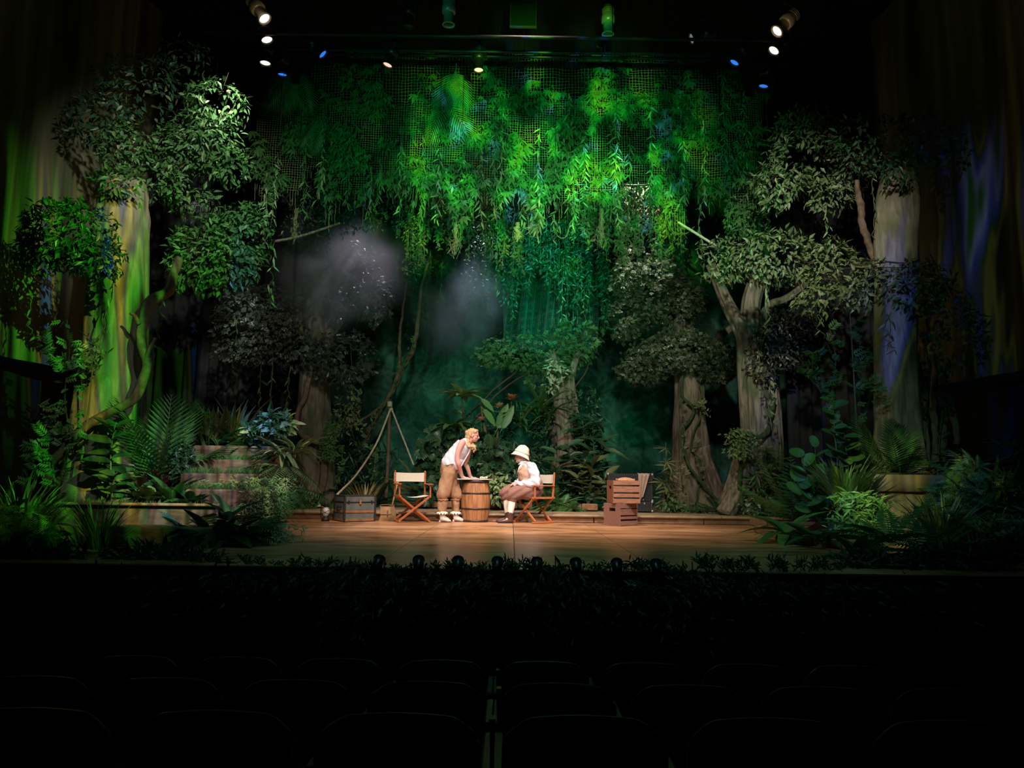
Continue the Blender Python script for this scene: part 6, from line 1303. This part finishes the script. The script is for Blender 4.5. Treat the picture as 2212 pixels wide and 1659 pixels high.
rosette('sword_fern', 'dim fern at the front right corner', at(2010, 1210, 7.0, .05), 'fern', 'leaf_dark', 18, .62, (20, 100), lname='frond', cat='fern')
grass('wispy_grass', 'yellow-tipped wispy grass right of the round planter', at(2035, 1170, 8.2, .05), 150, .62, 'leaf_light', .16, .6, .9)
palm1 = rosette('parlour_palm', 'green parlour palm standing in the round planter', at(1912, 1012, 9.7, .88), 'palm_up', 'leaf_fern', 8, .8, (5, 60), lname='frond', cat='palm')
rosette('parlour_palm', 'dark palm fronds right of the parlour palm in the round planter', at(1945, 1015, 9.6, .88), 'palm_up', 'leaf_dark', 6, .75, (15, 65), lname='frond', cat='palm')
climber('tall leafy climber left of the tall planter trunk', 9.9, [[(1845, 1020), (1850, 930), (1846, 840), (1840, 740), (1835, 660)], [(1846, 850), (1880, 830), (1895, 880)], [(1846, 800), (1875, 770)]], .075, 'leaf_mid', 26)
climber('arching leafy branch left of the sea-grape', 10.4, [[(1812, 1000), (1795, 900), (1770, 840), (1740, 810), (1722, 800)], [(1795, 900), (1800, 830), (1805, 770), (1790, 700)], [(1775, 850), (1755, 800), (1760, 760)]], .08, 'leaf_mid', 24)
climber('dim ivy on the hanging roots', 10.3, [[(2025, 1030), (2030, 940), (2040, 860), (2035, 780)], [(1995, 900), (1990, 830), (1970, 780)]], .06, 'leaf_dark', 24)
bush('fern_mound', 'green fern shrub right of the round planter', [(2080, 1040, 9.2, 55, 34, .35), (2050, 1065, 9.1, 36, 24, .3)], 'fern', 'leaf_fern', .26, 70, 110, 'fern')
bush('fern_mound', 'dark fern bank at the right below the fern shrub', [(2090, 1120, 8.6, 70, 50, .4), (2030, 1150, 8.2, 40, 40, .3)], 'fern', 'leaf_dark', .28, 70, 180, 'fern')
rosette('yucca', 'dim spiky yucca at the far right', at(2115, 1000, 9.4, .75), 'drac', 'leaf_olive', 34, .55, (5, 100), w=.45, rise=.2)
rosette('giant_fern', 'dim arching fern at the far right edge', at(2140, 1015, 9.0, .6), 'fern', 'leaf_mid', 12, .8, (20, 90), lname='frond', cat='fern')
trail('variegated_ivy', 'yellow-green ivy trailing down at the far right front', at(2140, 1145, 7.6, .45), .42, .42, 160, 'leaf_light', .08, 'ovate_lo', parts=90, out=.2)
bush('dark_thicket', 'dark thicket at the far right edge of the stage', [(2170, 1120, 8.4, 60, 90, .4), (2190, 1000, 9, 40, 60, .3)], 'lance', 'leaf_dark', .2, 80, 400, 'lance_lo')
# ---- hedge along the front of the stage
HX = [352, 400, 446, 492, 548, 585, 640, 690, 735, 775, 870, 925, 958, 1012, 1030, 1110, 1130, 1185, 1212, 1285, 1370, 1395, 1452, 1480, 1540, 1590, 1650, 1700, 1745, 1800]
for i, x in enumerate(HX):
    dd = 6.15 + .35 * max(0, (700 - x) / 350) + .3 * max(0, (x - 1550) / 250); base = at(x, 1220, dd, -.075)
    t = thing('edging_plant', '%s from the left of the dark twiggy plants edging the stage front' % ORD[i], 'plant', base, 0, 'dark plants edging the stage front')
    cl = Cloud(); hh = U(.085, .14) * (1.25 if i % 4 == 0 else 1) * (1.0 if 500 < x < 1500 else 1.25)
    mb = MB()
    for k in range(9):
        a = U(-1.1, 1.1); p1 = Vector((math.sin(a) * hh * .55, U(-.05, .05), hh * .55)); p2 = p1 + Vector((math.sin(a * 1.4) * hh * .5, U(-.03, .03), hh * U(.2, .55))); mb.tube([(0, 0, 0), p1, p2], [.006, .005, .002], 5)
        for j in range(7):
            q = p1.lerp(p2, j / 6); cl.put('lance_lo', q, (U(-1, 1), U(-.4, .4), U(.1, 1)), (0, -1, .3), hh * .38, 1.3)
    for k in range(40): cl.put('lance_lo', (U(-.16, .16), U(-.12, .1), U(-.05, .03)), (U(-1, 1), U(-.8, .3), U(-.2, .8)), (0, -1, .5), .09, 1.4)
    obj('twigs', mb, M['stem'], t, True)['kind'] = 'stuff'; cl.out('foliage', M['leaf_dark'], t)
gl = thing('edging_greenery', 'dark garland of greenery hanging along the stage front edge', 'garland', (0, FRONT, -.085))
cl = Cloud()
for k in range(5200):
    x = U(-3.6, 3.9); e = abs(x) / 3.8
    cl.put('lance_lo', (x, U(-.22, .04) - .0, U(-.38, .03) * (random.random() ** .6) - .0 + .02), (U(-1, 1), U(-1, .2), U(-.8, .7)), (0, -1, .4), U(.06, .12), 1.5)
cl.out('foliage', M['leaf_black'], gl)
obj('backing_rail', MB().box((.15, -.02, -.18), (7.4, .04, .3)), M['black'], gl)
for i, (px, py) in enumerate([(750, 1300), (1200, 1300), (1500, 1310)]):
    o = W(px, py, 5.95); t = thing('trailing_garland', ['dim greenery clump trailing down the stage front, left', 'dim greenery clump trailing down the stage front, centre', 'dim greenery clump trailing down the stage front, right'][i], 'plant', o); cl = Cloud()
    for k in range(260): cl.put('lance_lo', (random.gauss(0, .10), U(-.1, .05), U(-.3, .3)), (U(-1, 1), U(-1, .2), U(-.9, .3)), (0, -1, .4), U(.06, .11), 1.5)
    cl.out('foliage', M['leaf_black'], t); obj('stem', MB().tube([(0, .05, .35), (0, 0, 0), (.02, 0, -.3)], .006, 5), M['stem'], t)

climber('leaf tufts climbing the umbrella tree trunk', 14.85, [[(1478, 1080), (1470, 1000), (1478, 930), (1470, 860)], [(1520, 1060), (1505, 1000), (1498, 950)], [(1530, 900), (1512, 870), (1500, 880)]], .06, 'leaf_olive', 18)
climber('leaf tufts climbing the forked trunk', 13.0, [[(1668, 930), (1655, 850), (1640, 780), (1660, 700)], [(1660, 960), (1645, 1010), (1655, 1060)]], .07, 'leaf_olive', 20)
climber('leafy twigs between the roped post and the shadowy back left tree', 14.9, [[(715, 960), (735, 930), (760, 900), (775, 850)], [(720, 1060), (740, 1010), (735, 960)], [(800, 1050), (810, 1000), (800, 960)]], .07, 'leaf_mid', 18)
climber('small leaves clinging to the leaning branch', 16.2, [[(850, 850), (862, 812), (880, 775), (898, 725)], [(790, 950), (815, 900), (838, 862)]], .07, 'leaf_mid', 16)
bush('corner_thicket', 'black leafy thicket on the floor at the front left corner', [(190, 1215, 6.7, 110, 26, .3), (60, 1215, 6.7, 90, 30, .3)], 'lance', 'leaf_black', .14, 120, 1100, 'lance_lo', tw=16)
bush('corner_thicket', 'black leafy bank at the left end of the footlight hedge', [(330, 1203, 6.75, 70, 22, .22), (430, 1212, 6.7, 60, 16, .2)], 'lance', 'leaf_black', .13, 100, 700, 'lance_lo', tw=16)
bush('corner_thicket', 'black leafy bank at the right end of the footlight hedge', [(1880, 1228, 6.8, 90, 24, .22), (1960, 1234, 6.75, 60, 26, .22)], 'lance', 'leaf_dark', .14, 110, 800, 'lance_lo', tw=16, mat2='leaf_black')
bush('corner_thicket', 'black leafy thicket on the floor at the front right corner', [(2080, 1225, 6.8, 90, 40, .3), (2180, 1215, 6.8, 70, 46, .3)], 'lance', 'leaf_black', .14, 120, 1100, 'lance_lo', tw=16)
# ------------------------------------------------------------------ stage lanterns overhead
def lantern(label, px, py, d, aim, glow, length=.42, rad=.075, lit='blackmetal', name='stage_lantern'):
    """ellipsoidal spotlight: lens at the given place, aim is the beam direction"""
    L0 = W(px, py, d); f = Vector(aim).normalized(); q = Vector((0, 0, 1)).rotation_difference(f).to_matrix(); t = thing(name, label, 'stage light', L0, 0, 'stage lanterns overhead')
    lm_ = M[lit] if lit in M else lit
    obj('lens_tube', MB().lathe([(rad * 1.05, .0), (rad * 1.05, -.012), (rad * .92, -.014), (rad * .92, -length * .40)], 22, (0, 0, 0), q), lm_, t, True)
    obj('lens', MB().lathe([(.001, -.012), (rad * .6, -.010), (rad * .95, -.016)], 22, (0, 0, 0), q), glow, t, True)
    b = obj('housing', MB().lathe([(rad * .92, -length * .40), (rad * 1.25, -length * .42), (rad * 1.25, -length * .62), (rad * 1.05, -length * .72), (rad * .9, -length), (.001, -length * 1.03)], 22, (0, 0, 0), q), lm_, t, True)
    for k in range(3): obj('cooling_fin', MB().lathe([(rad * 1.0, -length * (.76 + .06 * k)), (rad * 1.18, -length * (.765 + .06 * k)), (rad * 1.0, -length * (.77 + .06 * k))], 18, (0, 0, 0), q), lm_, b, True)
    obj('gel_frame', MB().lathe([(rad * .97, .004), (rad * 1.16, .004), (rad * 1.16, -.008), (rad * .97, -.008)], 22, (0, 0, 0), q, True), lm_, t)
    c = q @ Vector((0, 0, -length * .52)); top = c + Vector((0, 0, rad * 3.4))
    for s in (-1, 1): obj('yoke_arm', MB().tube([c + Vector((s * rad * 1.45, 0, 0)), c + Vector((s * rad * 1.45, 0, rad * 1.8)), top + Vector((s * rad * .4, 0, -.02))], .009, 6), M['blackmetal'], t)
    obj('hanger', MB().tube([top, Vector((top.x, top.y, 9.86 - L0.z))], .007, 5), M['blackmetal'], t)
    obj('clamp', MB().box(top, (.06, .05, .07), bev=.01), M['blackmetal'], t)
    return t, L0 + top
GW, GA, GB = emit('lens_white', (1.0, .86, .84), 1.1), emit('lens_amber', (1.0, .66, .48), 1.0), emit('lens_blue', (.03, .22, 1.0), .9)
GD = emit('lens_grey', (.5, .45, .44), .30); GG = plain('lens_dark', (.02, .03, .03), .2)
GOLD = plain('lantern_bronze', (.40, .31, .18), .4, .3, var=.3); GREENB = plain('lantern_grey_body', (.30, .36, .34), .4, .3, var=.2)
specs = [
 ('bronze-lit lantern at the top left, first of the white lamps', 572, 41, 9.4, (.55, -.10, -.80), GW, GOLD),
 ('second white lamp down at the upper left', 577, 87, 9.9, (.32, -.05, -.90), GW, None),
 ('lowest white lamp at the upper left', 573, 137, 10.5, (.0, -.02, -1), GW, None),
 ('upper blue lamp at the upper left', 698, 118, 10.6, (.75, .12, -.75), GB, None),
 ('lower blue lamp at the upper left', 610, 162, 11.0, (-.05, .12, -1), GB, None),
 ('single amber lamp left of centre', 837, 141, 10.6, (-.28, -.02, -.95), GA, None),
 ('green-lit lantern body at the top centre', 969, 54, 9.6, (0, .1, -1), GG, GREENB),
 ('dim unlit lantern left of the green-lit lantern', 882, 58, 10.2, (-.05, .1, -1), GG, None),
 ('amber lamp hanging at the top centre', 1034, 152, 10.7, (0, -.02, -1), GA, None),
 ('dim green lantern body right of the top centre', 1313, 74, 9.9, (0, .1, -1), GG, GREENB),
 ('dim grey lamp facing left at the upper right', 1493, 84, 10.0, (-.9, -.05, -.4), GD, None),
 ('bronze-lit lantern at the top right', 1678, 68, 9.4, (-.68, -.02, -.72), GW, GOLD),
 ('white lamp below the bronze lantern at the upper right', 1671, 110, 9.9, (-.55, -.05, -.8), GW, None),
 ('upper blue lamp at the upper right', 1586, 136, 10.5, (-.5, .10, -.85), GB, None),
 ('lower blue lamp at the upper right', 1649, 187, 11.0, (-.22, .10, -.97), GB, None)]
for lab, px, py, d, aim, g, body in specs: lantern(lab, px, py, d, aim, g, lit=body or 'blackmetal', rad=.085 if g in (GW,) else .078)
for i, (y, z) in enumerate(((9.75, 7.15), (10.6, 7.45), (11.0, 7.62))):
    pp = thing('lighting_pipe', ['nearest', 'middle', 'farthest'][i] + ' black lighting pipe above the stage', 'pipe', (0, y, z), 0, 'lighting pipes')
    obj('tube', MB().tube([(-4.6, 0, 0), (4.6, 0, 0)], .025, 8), M['blackmetal'], pp, True)
    for x in (-4, -1.4, 1.4, 4): obj('drop_wire', MB().tube([(x, 0, 0), (x, 0, 9.85 - z)], .006, 5), M['blackmetal'], pp)
cw = thing('booth_glass', 'faint green pane hanging at the top centre', 'panel', W(1130, 60, 11.4))
obj('pane', MB().box((0, 0, .22), (.42, .01, .46)), plain('pane_glass', (.01, .03, .03), .12, spec=.6), cw); obj('sill', MB().box((0, -.02, 0), (.46, .05, .025), bev=.004), plain('pane_frame', (.05, .06, .05), .6), cw)
for s in (-1, 1): obj('side_frame', MB().box((s * .22, 0, .25), (.012, .02, .5)), MATS['pane_frame'], cw)
# ------------------------------------------------------------------ footlights along the stage front
for i, (px, py) in enumerate([(816, 1218), (904, 1217), (989, 1219), (1074, 1219), (1160, 1221), (1245, 1222), (1333, 1225), (1418, 1228)]):
    p = W(px, py, 6.08); p.z = 0; t = thing('footlight', '%s from the left of the black footlights at the stage edge' % ORD[i], 'stage light', p + Vector((0, 0, .0)), U(-.15, .15), 'footlights')
    q = rotm(math.radians(62), 0, 0); FM = plain('footlight_shell', (.03, .032, .035), .35, .4, var=.3)
    h0 = .045
    obj('shell', MB().lathe([(.001, -.075), (.025, -.07), (.040, -.05), (.045, .0), (.046, .05), (.042, .052)], 20, (0, 0, h0), rotm(math.radians(-55), 0, 0)), FM, t, True)
    obj('rim', MB().lathe([(.046, .045), (.051, .045), (.051, .058), (.046, .058)], 20, (0, 0, h0), rotm(math.radians(-55), 0, 0), True), FM, t, True)
    obj('lens', MB().lathe([(.001, .048), (.043, .05)], 18, (0, 0, h0), rotm(math.radians(-55), 0, 0)), GG, t, True)
    for s in (-1, 1): obj('yoke', MB().tube([(s * .056, 0, h0), (s * .056, 0, .0), (s * .02, 0, -.03)], .006, 6), FM, t)
    for s in (-1, 1): obj('knob', MB().lathe([(.001, 0), (.012, 0), (.012, .014), (.001, .014)], 10, (s * .058, 0, h0), rotm(0, s * PI / 2, 0)), FM, t)
    obj('foot', MB().box((0, 0, -.035), (.07, .06, .012), bev=.003), FM, t)
# ------------------------------------------------------------------ seats in the dark house
SEATM = plain('seat_fabric', (.02, .02, .022), .9, var=.3, scale=40); SHELL = plain('seat_shell', (.035, .033, .032), .35, var=.2, spec=.5); ARM = plain('pale_armrest', (.40, .37, .30), .6, var=.2)
def seat(label, x, y, ztop):
    zf = ztop - .80; t = thing('theatre_seat', label, 'seat', (x, y, zf), 0, 'theatre seats in the dark house'); w = .49
    def bk(u, v, dy):
        xx = (u - .5) * w; rnd = .05 * max(0, abs(u - .5) * 2 - .62) ** 1.6 / .2; return (xx, dy - .07 * v * 1 + .03 * (1 - (2 * u - 1) ** 2), .34 + (.46 - rnd - .012 * (2 * u - 1) ** 2) * v)
    mb = MB().grid(lambda u, v: bk(u, v, -.20), 16, 10); mb.grid(lambda u, v: bk(1 - u, v, -.14), 16, 10)
    a0 = 16 + 1; base = len(mb.v) // 2
    mb.f += [(10 * 17 + i, 10 * 17 + i + 1, base + 10 * 17 + (16 - i - 1), base + 10 * 17 + (16 - i)) for i in range(16)]
    for s0 in (0, 16): mb.f += [(j * 17 + s0, (j + 1) * 17 + s0, base + (j + 1) * 17 + 16 - s0, base + j * 17 + 16 - s0) for j in range(10)]
    obj('backrest', mb, SEATM, t, True)
    obj('back_rim', MB().tube([Vector(bk(.02 + .96 * k / 24, 1, -.17)) + Vector((0, 0, .004)) for k in range(25)], .010, 6), SHELL, t, True)
    obj('seat_cushion', MB().box((0, .10, .42), (w - .03, .42, .10), rotm(math.radians(6), 0, 0), .03), SEATM, t)
    for s in (-1, 1):
        obj('armrest', MB().box((s * (w / 2 + .02), .06, .60), (.05, .34, .03), bev=.008), SHELL, t); obj('standard', MB().box((s * (w / 2 + .02), .08, .30), (.03, .26, .60), bev=.006), SHELL, t)
    return t
ROWS = [(4.30, 1412, 'farthest'), (3.42, 1452, 'third'), (2.50, 1507, 'second'), (1.72, 1641, 'nearest')]
for d, py, rn in ROWS:
    cen = W(1066, py, d); n_ = 3 if d > 2 else 2
    k = 0
    for i in range(-n_ - (1 if d > 3 else 0), n_ + (1 if d > 3 else 0)):
        xx = cen.x + .555 * (i + .5); zt = W(1106, py, d).z; nm = {'nearest': 'row nearest the viewer', 'second': 'second row from the viewer', 'third': 'third row from the viewer', 'farthest': 'seat row nearest the stage'}[rn]
        seat('%s dark theatre seat from the left in the %s' % (ORD[k], nm), xx, d, zt); k += 1
for i, (px, y0, y1, d) in enumerate([(1075, 1450, 1484, 3.62), (1077, 1490, 1538, 2.85), (1063, 1556, 1606, 2.05)]):
    a_, b_ = W(px, y0, d), W(px, y1, d); m_ = MB().box((0, 0, (a_.z - b_.z) / 2), (.014, .03, a_.z - b_.z), bev=.003); t = thing('aisle_end_strip', ['pale end strip between seats, nearest the stage', 'pale end strip between seats, middle one', 'pale end strip between seats, nearest the viewer'][i], 'strip', b_); obj('strip_panel', m_, ARM, t); obj('bracket', MB().box((0, .02, (-1.0 - b_.z) / 2), (.012, .02, 1.0 + b_.z)), SHELL, t); obj('cap', MB().box((0, 0, a_.z - b_.z + .004), (.018, .034, .008)), SHELL, t)
# ------------------------------------------------------------------ stage haze
def haze(label, c, r, dens, col, nscale, thr=.35):
    m = bpy.data.materials.new('haze_' + label.split()[0]); m.use_nodes = True; nt = m.node_tree; nt.nodes.clear(); N = nt.nodes.new; L = nt.links.new
    tc = N('ShaderNodeTexCoord'); ln_ = N('ShaderNodeVectorMath'); ln_.operation = 'LENGTH'; L(tc.outputs['Object'], ln_.inputs[0])
    mr = N('ShaderNodeMapRange'); mr.interpolation_type = 'SMOOTHSTEP'; mr.inputs[1].default_value = 1.0; mr.inputs[2].default_value = .15; mr.inputs[3].default_value = 0; mr.inputs[4].default_value = 1; L(ln_.outputs['Value'], mr.inputs[0])
    nz_ = N('ShaderNodeTexNoise'); nz_.inputs['Scale'].default_value = nscale; nz_.inputs['Detail'].default_value = 3; L(tc.outputs['Object'], nz_.inputs['Vector'])
    m2 = N('ShaderNodeMapRange'); m2.inputs[1].default_value = thr; m2.inputs[2].default_value = .72; L(nz_.outputs[0], m2.inputs[0])
    mu = N('ShaderNodeMath'); mu.operation = 'MULTIPLY'; L(mr.outputs[0], mu.inputs[0]); L(m2.outputs[0], mu.inputs[1])
    m3 = N('ShaderNodeMath'); m3.operation = 'MULTIPLY'; L(mu.outputs[0], m3.inputs[0]); m3.inputs[1].default_value = dens
    vs_ = N('ShaderNodeVolumeScatter'); vs_.inputs[0].default_value = (*col, 1); L(m3.outputs[0], vs_.inputs['Density']); vs_.inputs['Anisotropy'].default_value = 0.2
    oo = N('ShaderNodeOutputMaterial'); L(vs_.outputs[0], oo.inputs['Volume'])
    o = obj('stage_haze', MB().blob((0, 0, 0), 1.0, 24, 14), m, None, True, c); o.scale = r; o['kind'] = 'stuff'; o['label'] = label; return o
haze("lavender stage haze drifting under the net at the left", W(725, 570, 13.9), (1.75, 1.0, 1.6), 2.1, (.9, .86, .95), 2.1, .40)
haze("thin bluish haze over the centre of the painted cloth", W(985, 640, 15.6), (1.5, .8, 1.6), 1.3, (.85, .92, 1.0), 1.9, .38)
